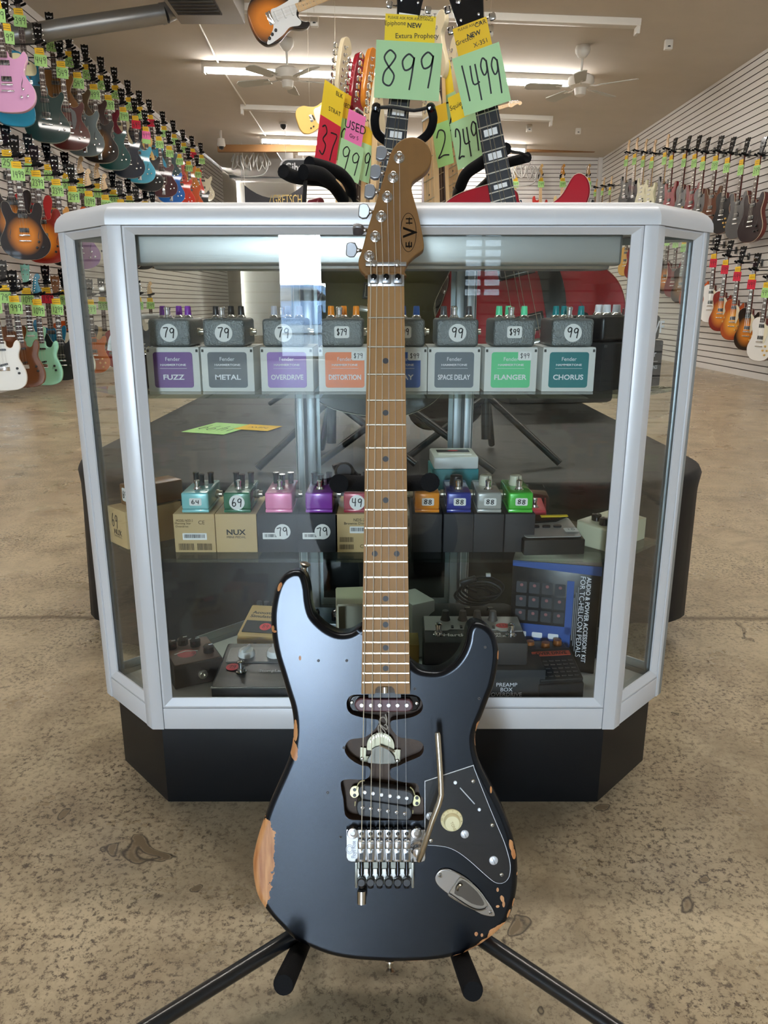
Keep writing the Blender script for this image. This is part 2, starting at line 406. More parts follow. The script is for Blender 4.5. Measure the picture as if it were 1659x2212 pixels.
# shop front behind the camera: wall with a doorway, a window and a high window added to let in more daylight
w = MB()
FWL = mat('front_wall', 'b0a594', 0.8)
def fbox(x0, x1, z0, z1): w.box(((x0+x1)/2, YF-0.05, (z0+z1)/2), (x1-x0, 0.12, z1-z0), FWL)
(dx0, dx1, _, dz), (wx0, wx1, wz0, wz1), (tx0, tx1, tz0, tz1) = DOORS
fbox(XL-0.2, XR+0.2, tz1, 3.95); fbox(XL-0.2, tx0, tz0, tz1); fbox(tx1, XR+0.2, tz0, tz1)
for a, b_ in ((XL-0.2, dx0), (dx1, wx0), (wx1, XR+0.2)): fbox(a, b_, 0, tz0)
fbox(dx0, dx1, dz, tz0); fbox(wx0, wx1, 0, wz0); fbox(wx0, wx1, wz1, tz0)

struct('wall_front', w, smooth=False)
FR = mat('window_frame_metal', '6b6b6e', 0.4, 0.6); PANE = glass_mat('window_glass', 'f4fbff'); TPANE = glass_mat('tinted_glass', '6e7478')
a, b_, z0, z1 = DOORS[1]; f = MB()
for xx in ([a+0.02, (a+b_)/2, b_-0.02]): f.box((xx, YF+0.01, (z0+z1)/2), (0.05, 0.05, z1-z0), FR)
for k in range(8): f.box(((a+b_)/2, YF+0.01, z0+0.02+k*(z1-z0-0.04)/7), (b_-a, 0.05, 0.05), FR)
o = struct('window_1', f, smooth=False)
f = MB()
for k in range(6): f.box((tx0+0.02+k*(tx1-tx0-0.04)/5, YF+0.01, (tz0+tz1)/2), (0.05, 0.05, tz1-tz0), FR)
for zz in (tz0+0.02, tz1-0.02): f.box(((tx0+tx1)/2, YF+0.01, zz), (tx1-tx0, 0.05, 0.05), FR)
o2 = struct('window_2', f, smooth=False); g = MB(); g.box(((tx0+tx1)/2, YF-0.01, (tz0+tz1)/2), (tx1-tx0, 0.006, tz1-tz0), PANE); g.build('pane', o2)  # unseen high window, added to brighten the case front and the guitar body
g = MB(); g.box(((a+b_)/2, YF-0.01, (z0+z1)/2), (b_-a, 0.006, z1-z0), TPANE); g.build('pane', o)
a, b_, z0, z1 = DOORS[0]; f = MB()
for xx in (a+0.02, b_-0.02): f.box((xx, YF+0.01, 1.06), (0.05, 0.06, 2.1), FR)
for zz in (0.04, 2.08): f.box(((a+b_)/2, YF+0.01, zz), (b_-a, 0.05, 0.045), FR)
o = struct('door_1', f, smooth=False); g = MB(); g.box(((a+b_)/2, YF-0.01, 1.06), (b_-a-0.05, 0.006, 2.06), PANE); g.build('pane', o)
s = MB(); s.box((0, -24, -0.12), (60, 29, 0.1), mat('pavement', 'cfccc6', 0.9)); struct('floor_street', s)
# a parked car outside, seen only as a reflection
def car():
    r = thing('car', 'pale blue car parked outside the shop door, seen reflected in the case glass', 'car', (-2.6, -21.5, -0.07))
    m = MB(); body = [(-2.1, 0.25), (-2.05, 0.75), (-1.3, 0.9), (-0.7, 1.4), (0.7, 1.42), (1.3, 0.95), (2.1, 0.8), (2.15, 0.3)]
    m.prism(body, -0.85, 0.85, paint('a9bcd6'), FRONT, bev=0.08); m.build('body', r)
    for x in (-1.35, 1.35):
        for y in (-0.8, 0.8):
            w_ = MB(); w_.lathe([(0.12, -0.1), (0.32, -0.1), (0.34, 0), (0.32, 0.1), (0.12, 0.1)], BLK, TR(x, y, 0.34) @ RX(90)); w_.build('wheel', r)
    g = MB(); g.prism([(-0.95, 0.95), (-0.62, 1.32), (0.62, 1.34), (1.0, 0.97)], -0.86, 0.86, BLKG, FRONT, bev=0.01); g.build('window_glass', r)
car()
# header beam near the back
p0 = atY(470, 307, 15.5); p1 = atY(1287, 320, 15.5)
m = MB(); m.box(((p0.x+p1.x)/2, 15.5, 3.62), (p1.x-p0.x, 0.1, 0.12), mat('raw_pine', '8a6238', 0.7, vary=0.2, vscale=3), RY(0)); struct('trim_2', m)
# ================================================================== ceiling furniture
WMET = mat('white_enamel', 'd9d4ca', 0.45); TUBEM = mat('fluorescent_tube', 'ffffff', 0.5, emit='fffaf4', es=TUBE); TUBEOFF = mat('tube_unlit', 'c8c4bc', 0.4)
TUBE_HI = mat('fluorescent_tube_far', 'ffffff', 0.5, emit='fffaf4', es=TUBE)
def fixture(x0, x1, Y, lit, label, dz=0.0, off=None):
    xm = (x0+x1)/2; L_ = x1-x0; tilt = math.degrees(math.atan((ZR-ZL)/(XR-XL))); zc = ceil_z(xm)-dz
    r = thing('fluorescent_light', label, 'ceiling light', (xm, Y, zc), (0, R(-tilt), 0), 'fluorescent ceiling lights')
    b = MB(); b.box((0, 0, -0.035), (L_, 0.11, 0.07), WMET, bev=0.006); b.build('housing', r)
    for sx in (-1, 1):
        e = MB(); e.box((sx*(L_/2-0.02), 0, -0.10), (0.035, 0.10, 0.075), WMET, bev=0.004); e.build('lamp_holder', r)
    if lit:
        n = 2
        for k in range(n):
            for yy in (-0.032, 0.032):
                a = -L_/2+0.05+k*(L_-0.1)/n; t = MB(); t.tube([(a+0.01, yy, -0.105), (a+(L_-0.1)/n-0.01, yy, -0.105)], 0.019, TUBEM, seg=10); t.build('lamp_tube', r)
    return r
fixture(-2.3, 2.55, 10.75, True, 'lit fluorescent batten behind the two ceiling fans')
fixture(-2.25, 2.6, 15.1, True, 'lit fluorescent batten furthest back, just before the wooden beam')
fixture(-1.9, 2.6, 8.75, False, 'empty white light batten nearest the camera, without tubes')
fixture(-2.2, 2.6, 12.9, False, 'empty white light batten between the two lit ones')
for i, (yy, nm) in enumerate([(6.3, 'in front of the nearest empty batten, above the aisle'), (1.6, 'above the glass case')]):
    fixture(-2.3, 2.55, yy, True, 'lit fluorescent batten '+nm)
def fan(px, py_c, Y, rot, label):
    c0 = atY(px, py_c, Y); zc = ceil_z(c0.x)
    r = thing('ceiling_fan', label, 'ceiling fan', (c0.x, Y, zc), (0, 0, R(rot)), 'white ceiling fans')
    m = MB(); m.lathe([(0.075, 0), (0.085, -0.03), (0.08, -0.07), (0.05, -0.11), (0.018, -0.13), (0.0, -0.13)], WMET); m.build('canopy', r)
    m = MB(); m.tube([(0, 0, -0.12), (0, 0, -0.30)], 0.013, WMET); m.build('downrod', r)
    m = MB(); m.lathe([(0.02, -0.28), (0.09, -0.29), (0.14, -0.32), (0.15, -0.37), (0.13, -0.41), (0.07, -0.43), (0.06, -0.50), (0.03, -0.515), (0.0, -0.515)], WMET, seg=28); m.build('motor', r)
    for k in range(5):
        M = RZ(72*k)
        b = MB(); b.prism([(0.22, -0.055), (0.30, -0.062), (0.60, -0.07), (0.64, -0.03), (0.64, 0.03), (0.60, 0.07), (0.30, 0.062), (0.22, 0.055)], -0.004, 0.004, mat('fan_blade', 'b9b9b0', 0.5), M @ TR(0, 0, -0.42) @ RX(12)); 
        bl = b.build('blade', r)
        a = MB(); a.tube([(0.10, 0, -0.41), (0.17, 0, -0.425), (0.24, 0.0, -0.42)], 0.009, WMET, M); a.box((0.26, 0, -0.421), (0.06, 0.05, 0.006), WMET, M @ TR(0, 0, 0)); a.build('bracket', bl)
    return r
fan(620, 130, 9.75, 18, 'white five-blade ceiling fan on the left, in front of the lit batten')
fan(1257, 140, 9.6, 40, 'white five-blade ceiling fan on the right, in front of the lit batten')
# heating unit and duct, top left
GREY = mat('grey_enamel', '8d8880', 0.5); DUCT = mat('galvanised_duct', '8f8f8e', 0.35, 0.7, bump=0.1, bscale=20)
u = atY(460, 50, 8.6)
r = thing('ceiling_heater', 'grey ceiling air unit with a dark grille beside the round duct', 'air unit', (u.x, 7.7, ceil_z(u.x)))
m = MB(); pa, pb = atY(388, 50, 8.6).x-u.x, atY(528, 52, 8.6).x-u.x
m.box(((pa+pb)/2, 0, -0.11), (pb-pa, 1.9, 0.22), GREY, bev=0.01); m.build('casing', r)
m = MB(); m.box(((pa+pb)/2-0.06, -0.1, -0.225), (pb-pa-0.22, 1.5, 0.02), mat('dark_grille', '3c3a3a', 0.7))
for k in range(18): m.box(((pa+pb)/2-0.06, -0.8+k*0.083, -0.24), (pb-pa-0.24, 0.012, 0.012), mat('dark_grille_bar', '4a4847', 0.6))
m.build('grille', r)
a = atY(60, 74, 8.2); b_ = atY(356, 29, 8.55)
r = thing('air_duct', 'round grey sheet metal duct under the ceiling, upper left', 'duct', (a.x, a.y, a.z))
d = b_-a; m = MB(); m.tube([-0.12*d, (0, 0, 0), d*0.5, d], 0.088, DUCT, seg=24)
m.build('pipe', r)
m = MB(); m.tube([d*0.97, d*0.985, d], 0.094, DUCT, seg=24); m.build('collar', r)
m = MB(); m.tube([d, d+Vector((0.1, 0.05, 0.06)), d+Vector((0.16, 0.1, 0.12))], [0.09, 0.086, 0.08], DUCT, seg=24); m.build('elbow', r)
# conduit running back along the ceiling
p = [atY(405, 55, 8.6), atY(477, 155, 10.9), atY(608, 340, 17.5)]
m = MB(); m.tube([(q.x, q.y, ceil_z(q.x)-0.012) for q in p], 0.012, WMET); meta(m.build('conduit'), 'thin white conduit running back along the ceiling from the air unit', 'conduit')
def small_box(px, py, Y, sz, label, nm='ceiling_sensor', col=WMET):
    q = atY(px, py, Y); r = thing(nm, label, 'sensor', (q.x, Y, ceil_z(q.x)))
    m = MB(); m.box((0, 0, -sz*0.6), (sz, sz*0.7, sz*1.2), col, bev=sz*0.12); m.build('housing', r)
    m = MB(); m.cyl((0, -sz*0.35, -sz*0.9), sz*0.18, 0.01, BLK, RX(0), 12); m.build('lens', r)
small_box(680, 88, 9.0, 0.085, 'small white box on the ceiling left of the price cards')
small_box(1057, 98, 9.1, 0.075, 'small white box on the ceiling right of the big price cards')
small_box(1443, 107, 9.3, 0.085, 'small white box on the bare ceiling, far right')
small_box(1249, 282, 13.6, 0.08, 'small white box on the ceiling beneath the right fan')
small_box(1143, 280, 13.5, 0.09, 'small white box hanging near the right end of the far empty batten')
q = atY(613, 295, 14.0); r = thing('dome_camera', 'dark dome camera on the ceiling before the far lit batten', 'camera', (q.x, 14.0, ceil_z(q.x)))
m = MB(); m.lathe([(0.07, 0), (0.07, -0.03), (0.055, -0.035)], WMET); m.build('mount', r)
m = MB(); m.lathe([(0.055, -0.03), (0.05, -0.07), (0.03, -0.10), (0, -0.11)], BLKG); m.build('dome', r)
q = atY(478, 314, 14.8); r = thing('security_camera', 'white bullet security camera under the left end of the wooden beam', 'camera', (q.x, 14.8, q.z))
m = MB(); m.lathe([(0.06, 0.11), (0.075, 0.0), (0.06, -0.02), (0, -0.02)], WMET); m.build('housing', r)
m = MB(); m.tube([(0, 0, 0.10), (0, 0, ceil_z(q.x)-q.z)], 0.02, WMET); m.build('stem', r)
m = MB(); m.lathe([(0.05, -0.01), (0.04, -0.06), (0, -0.075)], BLKG); m.build('lens', r)
# back alcove: duct, banner, signs
a = atY(420, 372, 20); b_ = atY(720, 372, 20)
m = MB(); m.tube([a, b_], 0.14, DUCT, seg=16); meta(m.build('back_duct'), 'wide horizontal duct across the alcove at the back left', 'duct')
m = MB(); a = atY(528, 400, 15.6); b_ = atY(655, 400, 15.6); zb = atY(600, 470, 15.6).z; sag = atY(600, 428, 15.6).z
top = [(a.x+(b_.x-a.x)*k/10, 15.6, a.z+(sag-a.z)*4*(k/10)*(1-k/10)) for k in range(11)]; bot = [(x, 15.6, zb) for x, _, _ in reversed(top)]
m.prism([(x, z) for x, _, z in top+bot], 0, 0.01, mat('banner_cloth', '26262a', 0.7), TR(0, 15.6, 0) @ FRONT)
m.tube([(a.x+0.01, 15.6, a.z-0.02), (a.x-0.02, 15.6, ceil_z(a.x))], 0.004, WMET, seg=5); m.tube([(b_.x-0.01, 15.6, b_.z-0.02), (b_.x+0.02, 15.6, ceil_z(b_.x))], 0.004, WMET, seg=5)
tx = (a.x+b_.x)/2+0.25; m.text('GRETSCH', 0.17, mat('banner_gold', 'b39a5c', 0.6), TR(tx, 15.585, atY(600, 431, 15.6).z) @ FRONT, w=0.55)
for k in (0, 1): m.tube([(tx-0.36+0.72*k, 15.585, zb+0.2), (tx-0.3+0.66*k, 15.585, sag+0.05)], 0.006, mat('banner_gold'))
meta(m.build('banner'), 'sagging black cloth banner with gold lettering in the back left alcove', 'banner')
def wire_sign(px0, px1, py, Y, label, seed, r0=0.012):
    rnd = random.Random(seed); a = atY(px0, py, Y); b_ = atY(px1, py, Y); w_ = b_.x-a.x
    m = MB(); n = 26
    pts = [(w_*k/n-w_/2+0.05*math.sin(k*2.3), rnd.uniform(-.02, .02), 0.14*math.sin(k*1.9)+rnd.uniform(-.05, .05)) for k in range(n+1)]
    m.tube(pts, r0, mat('sign_tube', 'a9a7a2', 0.3, 0.3), smooth=4, seg=6); m.tube([(-w_/2, 0, -0.2), (-w_/4, 0, -0.26), (w_/3, 0, -0.22), (w_/2, 0, 0.05)], r0, mat('sign_tube'), smooth=5, seg=6)
    m.tube([(-w_*0.25, 0, 0.1), (-w_*0.25, 0, -0.5)], r0*0.6, mat('sign_tube'), seg=6)
    for sx in (-.3, .3): m.tube([(w_*sx, 0, 0.0), (w_*sx, 0, ceil_z(a.x)-a.z-0.003)], 0.0025, mat('sign_tube'), seg=5)
    o = m.build('tube_sign', loc=((a.x+b_.x)/2, Y, a.z)); meta(o, label, 'sign')
wire_sign(500, 582, 350, 15.9, 'unlit grey script tube sign hanging at the back left', 3)
wire_sign(1090, 1165, 370, 15.8, 'unlit script tube sign on the back slatwall behind the red guitar', 9)
q = atY(655, 363, 14.5); r = thing('shop_sign', 'white outlined shop sign with bold dark lettering behind the left guitar necks', 'sign', q)
m = MB(); W_ = 0.82; m.prism(rrect(W_, 0.30, 0.14), 0, 0.05, mat('sign_white', 'f2f2f4', 0.4), FRONT, bev=0.006); m.build('panel', r)
m = MB(); m.prism(rrect(W_-0.07, 0.24, 0.11), 0.05, 0.055, BLK, FRONT); m.text('Gibson', 0.15, mat('sign_white'), TR(-0.08, -0.058, 0) @ FRONT, True, w=0.46)
m.text('SHOP', 0.07, mat('sign_blue', '8fb4d8', 0.5), TR(0.27, -0.058, 0) @ FRONT, True); m.build('lettering_plate', r)
m = MB(); m.tube([(-.3, -0.02, 0.1), (-.3, -0.02, ceil_z(q.x)-q.z)], 0.003, WMET, seg=5); m.build('hanging_wire', r)
m = MB(); m.tube([(.3, -0.02, 0.1), (.3, -0.02, ceil_z(q.x)-q.z)], 0.003, WMET, seg=5); m.build('hanging_wire', r)
# poster, speaker on the back wall
q = atY(935, 395, 15.95); m = MB(); m.box((0, 0, 0), (0.42, 0.02, 0.8), mat('poster_grey', '6a6266', 0.6)); m.box((0.0, -0.012, 0.12), (0.16, 0.004, 0.08), RED); m.text('UC', 0.09, WHITE, TR(0.08, -0.013, -0.06) @ FRONT, True)
meta(m.build('poster', loc=q), 'tall grey poster with white letters on the back wall, right of the brown headstock', 'poster')
q = atY(946, 415, 15.9); r = thing('wall_speaker', 'silver framed round black speaker on the back slatwall', 'speaker', q)
m = MB(); m.box((0, 0, 0), (0.27, 0.1, 0.22), STEEL, bev=0.01); m.build('frame', r); m = MB(); m.lathe([(0.10, 0), (0.10, 0.02), (0.06, 0.01), (0.0, 0.0)], BLKG, TR(0, -0.05, 0) @ RX(90)); m.build('cone', r)
# ================================================================== glass show case
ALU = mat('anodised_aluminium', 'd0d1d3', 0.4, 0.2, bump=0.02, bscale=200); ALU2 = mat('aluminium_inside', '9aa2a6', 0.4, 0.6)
GL = glass_mat('case_glass', 'fbfdfc', 1.42); GLE = glass_mat('shelf_glass', 'f2faf6', 1.48)
PLAN = [(-.373, 1.086), (.370, 1.086), (.488, 1.205), (.16, 1.53), (-.16, 1.53), (-.488, 1.205)]
ZB, ZC, ZT = 0.174, 0.938, 0.967
SY = 1.205
case = thing('display_case', 'six sided glass display case with pale aluminium frame and black plinth', 'display case', (0, SY, 0))
PL = [(x, y-SY) for x, y in PLAN]
def ring(mb, poly, prof, m):
    poly = ccw([Vector(p) for p in poly]); V = []
    for w_, z in prof:
        q = inset(poly, w_) if abs(w_) > 1e-9 else poly
        V.append([mb.bm.verts.new((p[0], p[1], z)) for p in q])
    n = len(poly); k = len(V); fs = []
    for i in range(k):
        a, b = V[i], V[(i+1) % k]
        for j in range(n): fs.append(mb.bm.faces.new((a[j], a[(j+1) % n], b[(j+1) % n], b[j])))
    mb.faces(fs, m); return mb
m = MB()
prof = [(-0.003, ZC), (-0.003, ZC+0.006)]+[(-0.003+0.026*(1-math.cos(R(a))), ZC+0.006+0.025*math.sin(R(a))) for a in (15, 30, 45, 60, 75, 90)]+[(0.05, ZT+0.002), (0.05, ZC)]
ring(m, PL, prof, ALU); m.build('top_rim', case, angle=30)
m = MB(); q = inset([Vector(p) for p in ccw(PL)], 0.045); m.prism(q, ZT-0.008, ZT-0.002, GL); m.build('top_glass', case)
m = MB(); pl = [(-.375, 1.139-SY), (.371, 1.139-SY), (.49, 1.262-SY), (.15, 1.58-SY), (-.15, 1.58-SY), (-.49, 1.262-SY)]
m.prism(pl, 0.0, ZB, mat('plinth_black', '0e0f11', 0.4, spec=0.25, bump=0.03, bscale=300), bev=0.002); m.build('plinth', case)
m = MB(); m.prism(inset([Vector(p) for p in ccw(PL)], 0.0125), ZB, 0.2, ALU); m.prism(inset([Vector(p) for p in ccw(PL)], 0.016), 0.199, 0.205, mat('deck_white', 'c9cbcd', 0.5, vary=0.04)); m.build('deck', case)
ps = MB(); ln = MB()
for i, (name, a, b, front) in enumerate([('front', 0, 1, 1), ('right', 1, 2, 1), ('backright', 2, 3, 0), ('back', 3, 4, 0), ('backleft', 4, 5, 0), ('left', 5, 0, 1)]):
    A, B = Vector(PL[a]), Vector(PL[b]); L_ = (B-A).length; ang = math.atan2(B.y-A.y, B.x-A.x)
    M = Matrix.Translation((A.x, A.y, 0)) @ Matrix.Rotation(ang, 4, 'Z')
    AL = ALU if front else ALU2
    pw = 0.019 if front else 0.016; fw = 0.0145
    zt = 0.927; zb = 0.2275 if front else 0.222
    f = MB()
    # corner posts (outer half on this face)
    f.box((pw/2, 0.006, (ZB+ZC)/2), (pw, 0.012, ZC-ZB), AL, M, bev=0.0012); f.box((L_-pw/2, 0.006, (ZB+ZC)/2), (pw, 0.012, ZC-ZB), AL, M, bev=0.0012)
    if front: f.box((L_/2, 0.0065, (ZB+0.212)/2), (L_-2*pw-0.001, 0.011, 0.212-ZB-0.001), AL, M, bev=0.001)
    else: f.box((L_/2, 0.006, (ZB+0.212)/2), (L_-2*pw-0.001, 0.010, 0.212-ZB-0.001), AL, M)
    f.build('corner_frame' if front else 'rear_frame', case)
    # inner glazing frame, mitred bevel section
    g = MB(); x0, x1, z0, z1 = pw+0.0006, L_-pw-0.0006, 0.2125, ZC-0.0008
    sec = [(0, 0.002), (0.0, 0.010), (fw, 0.010), (fw, 0.0075), (0.003, 0.0015)]
    rect = [(x0, z0), (x1, z0), (x1, z1), (x0, z1)]; V = []
    wz = [(s_ if s_ == 0 else s_) for s_, _ in sec]
    for s_, dy in sec:
        V.append([g.bm.verts.new(M @ Vector((x, dy, z))) for x, z in ((x0+s_, z0+s_), (x1-s_, z0+s_), (x1-s_, z1-s_*0.75), (x0+s_, z1-s_*0.75))])
    fs = []
    for k in range(len(V)):
        p, q = V[k], V[(k+1) % len(V)]
        for j in range(4): fs.append(g.bm.faces.new((p[j], p[(j+1) % 4], q[(j+1) % 4], q[j])))
    g.faces(fs, AL); g.build('glazing_frame', case, smooth=False)
    p = MB(); p.box((L_/2, 0.0125, (z0+z1)/2), (x1-x0-0.004, 0.004, z1-z0-0.002), GL, M); p.build('glass_pane', case, smooth=False)
# shelf uprights at the back corners
m = MB()
for sx in (-1, 1):
    m.box((sx*0.145, 1.505-SY, 0.57), (0.016, 0.016, 0.73), ALU2, bev=0.002); m.box((sx*0.165, 1.495-SY, 0.57), (0.014, 0.01, 0.73), ALU, bev=0.002)
    m.box((sx*0.462, 1.207-SY, 0.57), (0.012, 0.012, 0.71), ALU2, bev=0.002)
m.build('shelf_upright', case)
for z in (0.709, 0.457):
    m = MB(); m.prism(inset([Vector(p) for p in ccw(PL)], 0.022), z-0.006, z, GLE); m.build('glass_shelf', case, smooth=False)
m = MB(); vx0, vx1 = -.345, .330
m.box(((vx0+vx1)/2, 1.118-SY, 0.909), (vx1-vx0, 0.022, 0.044), mat('brushed_valance', 'b9bab8', 0.38, 0.85, bump=0.05, bscale=90, stretch=(0.2, 1, 8)), bev=0.005, seg=3)
m.box(((vx0+vx1)/2+0.004, 1.150-SY, 0.897), (vx1-vx0-0.03, 0.05, 0.03), STEEL, bev=0.004); m.build('light_valance', case)
# ------------------------------------------------------------------ stock in the case
def sticker(mb, txt, w, h, M, shape='rect', pen=None):
    if shape == 'circle': mb.flat(circle(w/2, n=24), 0, WHITE, M)
    else: mb.flat(rrect(w, h, min(w, h)*0.18), 0, WHITE, M)
    mb.hand(txt, w*0.72, h*0.55, INK, M @ TR(0, 0, 0.0003), pen=pen or h*0.06)
KNOBM = {}
def knob(par, x, y, z, r, h, col, tall=False, nm='knob'):
    k = MB(); mt = mat('knob_'+col, col, 0.35)
    k.lathe([(r*1.25, 0), (r*1.35, 0.0012), (r*1.1, 0.004), (r*0.9, 0.005)], CHROME, TR(x, y, z), 16)
    k.lathe([(r*0.95, 0.0045), (r*0.9, h*0.5), (r*0.82, h-0.001), (r*0.7, h), (0, h)], mt, TR(x, y, z), 14)
    return k.build(nm, par)
def footswitch(par, x, y, z, s=1.0):
    k = MB(); k.lathe([(0.0075*s, 0), (0.0078*s, 0.001), (0.006*s, 0.002), (0.0055*s, 0.005*s), (0.0042*s, 0.0055*s), (0.0042*s, 0.012*s), (0.0048*s, 0.0125*s), (0.005*s, 0.016*s), (0.0035*s, 0.0172*s), (0, 0.0173*s)], CHROME, TR(x, y, z), 16)
    return k.build('footswitch', par)
def jack(par, x, y, z, side, s=1.0):
    k = MB(); k.lathe([(0.006*s, 0), (0.006*s, 0.004*s), (0.0045*s, 0.0045*s), (0.0045*s, 0.009*s), (0.003*s, 0.009*s), (0.003*s, 0.004*s)], NICKEL, TR(x, y, z) @ RY(90*side), 14)
    return k.build('jack_socket', par)
HAM = mat('hammertone_grey', '7d8283', 0.32, 0.5, bump=0.9, bscale=420); LINE = mat('label_white_ink', 'e6e6ea', 0.6)
PZ, PY = 0.709, 1.142
def carton(label, x, y, z, w, d, h, rot, col, group, face=None, cat='box', nm='carton', rim=True):
    r = thing(nm, label, cat, (x, y, z), (0, 0, R(rot)), group)
    m = MB(); cm = mat('card_'+col, col, 0.65); m.box((0, d/2, h/2), (w, d, h), cm, bev=0.0012)
    if face: face(m, TR(0, -0.0004, h/2) @ FRONT)
    m.build('box_body', r)
    if rim:
        m = MB(); m.box((0, 0.001+d*0.5, h+0.0004), (w*0.985, d*0.99, 0.0008), cm); m.box((w*0.46, -0.0003, h-0.004), (w*0.04, 0.0012, 0.004), mat('card_shadow_slot', '4a4a48', 0.8)); m.box((-w*0.46, -0.0003, h-0.004), (w*0.04, 0.0012, 0.004), mat('card_shadow_slot')); m.build('lid_flap', r)
    return r
def ham_face(col, title, price):
    def f(m, M):
        m.flat(rrect(0.058, 0.052, 0.004), 0.0002, mat('print_'+col, col, 0.45), M)
        M2 = M @ TR(0, 0, 0.0004)
        m.text('Fender', 0.0055, LINE, M2 @ TR(0, 0.016, 0) @ Matrix.Shear('XZ', 4, (0, 0)))
        m.text('HAMMERTONE', 0.0028, LINE, M2 @ TR(0, 0.0075, 0), True, w=0.038)
        m.box((0, 0.0022, 0), (0.040, 0.0004, 0.0001), LINE, M2)
        m.text(title, 0.0072, LINE, M2 @ TR(0, -0.0105, 0), True, w=min(0.048, 0.0068*len(title)+0.004))
        if price: sticker(m, '$'+price, 0.020, 0.013, M @ TR(0.020, 0.0205, 0.0006))
    return f
hams = [(375, '6a3c84', 'FUZZ', '79', 'circle', '7a2fa0', None, 'purple'), (492, '55595f', 'METAL', '79', 'circle', '1c1c20', None, 'dark grey'), (620, '8a62b0', 'OVERDRIVE', '79', 'circle', 'b9b9c4', None, 'lilac'), (745, 'e07840', 'DISTORTION', '$79', 'rect', 'e88a1c', '79', 'orange'),
        (866, '2a56a8', 'DELAY', '$99', 'rect', '1f5fb4', '99', 'blue'), (981, '626a72', 'SPACE DELAY', '99', 'circle', '4a4648', None, 'slate grey'), (1103, '5ec98a', 'FLANGER', '$99', 'rect', '5fd9a0', '99', 'mint green'), (1228, '1f7478', 'CHORUS', '99', 'circle', '167f84', None, 'dark teal')]
for i, (px, col, title, price, shp, kc, bp, cname) in enumerate(hams):
    p = atY(px, 800, PY)
    carton('white carton with a %s label reading %s on the upper glass shelf' % (cname, title), p.x, PY, PZ, 0.078, 0.10, 0.064, 0, 'dcdcd8', 'white pedal cartons on the upper shelf', ham_face(col, title, bp))
    off = -0.004 if px < 830 else 0.004
    r = thing('effect_pedal', 'hammered grey pedal with %s knobs, price %s, standing on the %s carton' % ({'7a2fa0': 'violet', '1c1c20': 'black', 'b9b9c4': 'silver', 'e88a1c': 'orange', '1f5fb4': 'blue', '4a4648': 'brownish black', '5fd9a0': 'mint', '167f84': 'teal'}[kc], price.replace('$', ''), title), 'pedal', (p.x+off, PY+0.004, PZ+0.0655), (0, 0, 0), 'hammered grey pedals on the upper shelf')
    m = MB(); m.box((0, 0.045, 0.020), (0.062, 0.09, 0.040), HAM, bev=0.005, seg=3)
    if shp == 'circle': sticker(m, price, 0.026, 0.026, TR(0, -0.0004, 0.02) @ FRONT, 'circle', 0.0017)
    else: sticker(m, price, 0.022, 0.017, TR(0, -0.0004, 0.021) @ FRONT, 'rect', 0.0013)
    m.build('housing', r)
    for kx, ky in ((-0.018, 0.04), (0.02, 0.04), (0.0, 0.065)): knob(r, kx, ky, 0.040, 0.0055, 0.018, kc)
    footswitch(r, -0.004, 0.014, 0.040)
    jack(r, 0.031, 0.05, 0.02, 1)
# black signature pedal on its black carton, right end
p = atZ(1345, 866, PZ+0.0)
p = Vector((0.383, 1.188, PZ))
def phaser_face(m, M):
    M2 = M @ TR(0.036, 0, 0.0003)
    m.text('Fender', 0.010, LINE, M2 @ TR(0, 0.016, 0)); m.box((0, 0.004, 0), (0.05, 0.0005, 0.0001), LINE, M2)
    m.text('WAYLON JENNINGS', 0.0055, LINE, M2 @ TR(0, -0.006, 0), w=0.050); m.text('PHASER', 0.0055, LINE, M2 @ TR(0, -0.015, 0))
carton('large black carton with white script at the right end of the upper shelf', p.x, p.y, PZ, 0.145, 0.085, 0.070, 35, '1b1b1e', None, phaser_face)
r = thing('effect_pedal', 'wide black pedal with white knobs and winged emblem on the black carton', 'pedal', (p.x-0.002, p.y+0.006, PZ+0.0715), (0, 0, R(34)))
m = MB(); m.box((0, 0.035, 0.019), (0.135, 0.07, 0.038), BLK, bev=0.006, seg=3); m.text('WF', 0.018, LINE, TR(0.055, -0.0004, 0.02) @ FRONT, True); m.build('housing', r)
for kx, ky in ((-0.04, 0.02), (-0.028, 0.045), (-0.015, 0.022)): knob(r, kx, ky, 0.038, 0.007, 0.016, 'd6d6da')
for kx in (0.01, 0.02): m = MB(); m.tube([(kx, 0.03, 0.038), (kx-0.002, 0.028, 0.048)], 0.0013, CHROME, seg=6); m.build('toggle_switch', r)
footswitch(r, 0.045, 0.02, 0.038)
# olive case and white cable, left end of the upper shelf
r = thing('strap_case', 'dark olive hard case behind the left corner glass of the upper shelf', 'case', (-0.40, 1.20, PZ), (0, 0, R(-40)))
m = MB(); m.box((0, 0.03, 0.025), (0.09, 0.06, 0.05), mat('olive_brown', '4a4020', 0.35), bev=0.008); m.build('body', r); m = MB(); m.box((0, 0.03, 0.051), (0.095, 0.062, 0.004), BLKG, bev=0.001); m.build('lid', r)
m = MB(); m.tube([(-.43, 1.215, PZ+0.056), (-.425, 1.215, PZ+.075), (-.41, 1.22, PZ+.095), (-.385, 1.225, PZ+.106), (-.35, 1.23, PZ+.108)], 0.004, WHITE, smooth=5, seg=8); m.tube([(-.35, 1.23, PZ+.108), (-.335, 1.235, PZ+.10), (-.33, 1.24, PZ+.004)], 0.004, WHITE, smooth=5, seg=8)
meta(m.build('white_cable'), 'white plastic tube arching over the olive case, left corner of the upper shelf', 'cable')
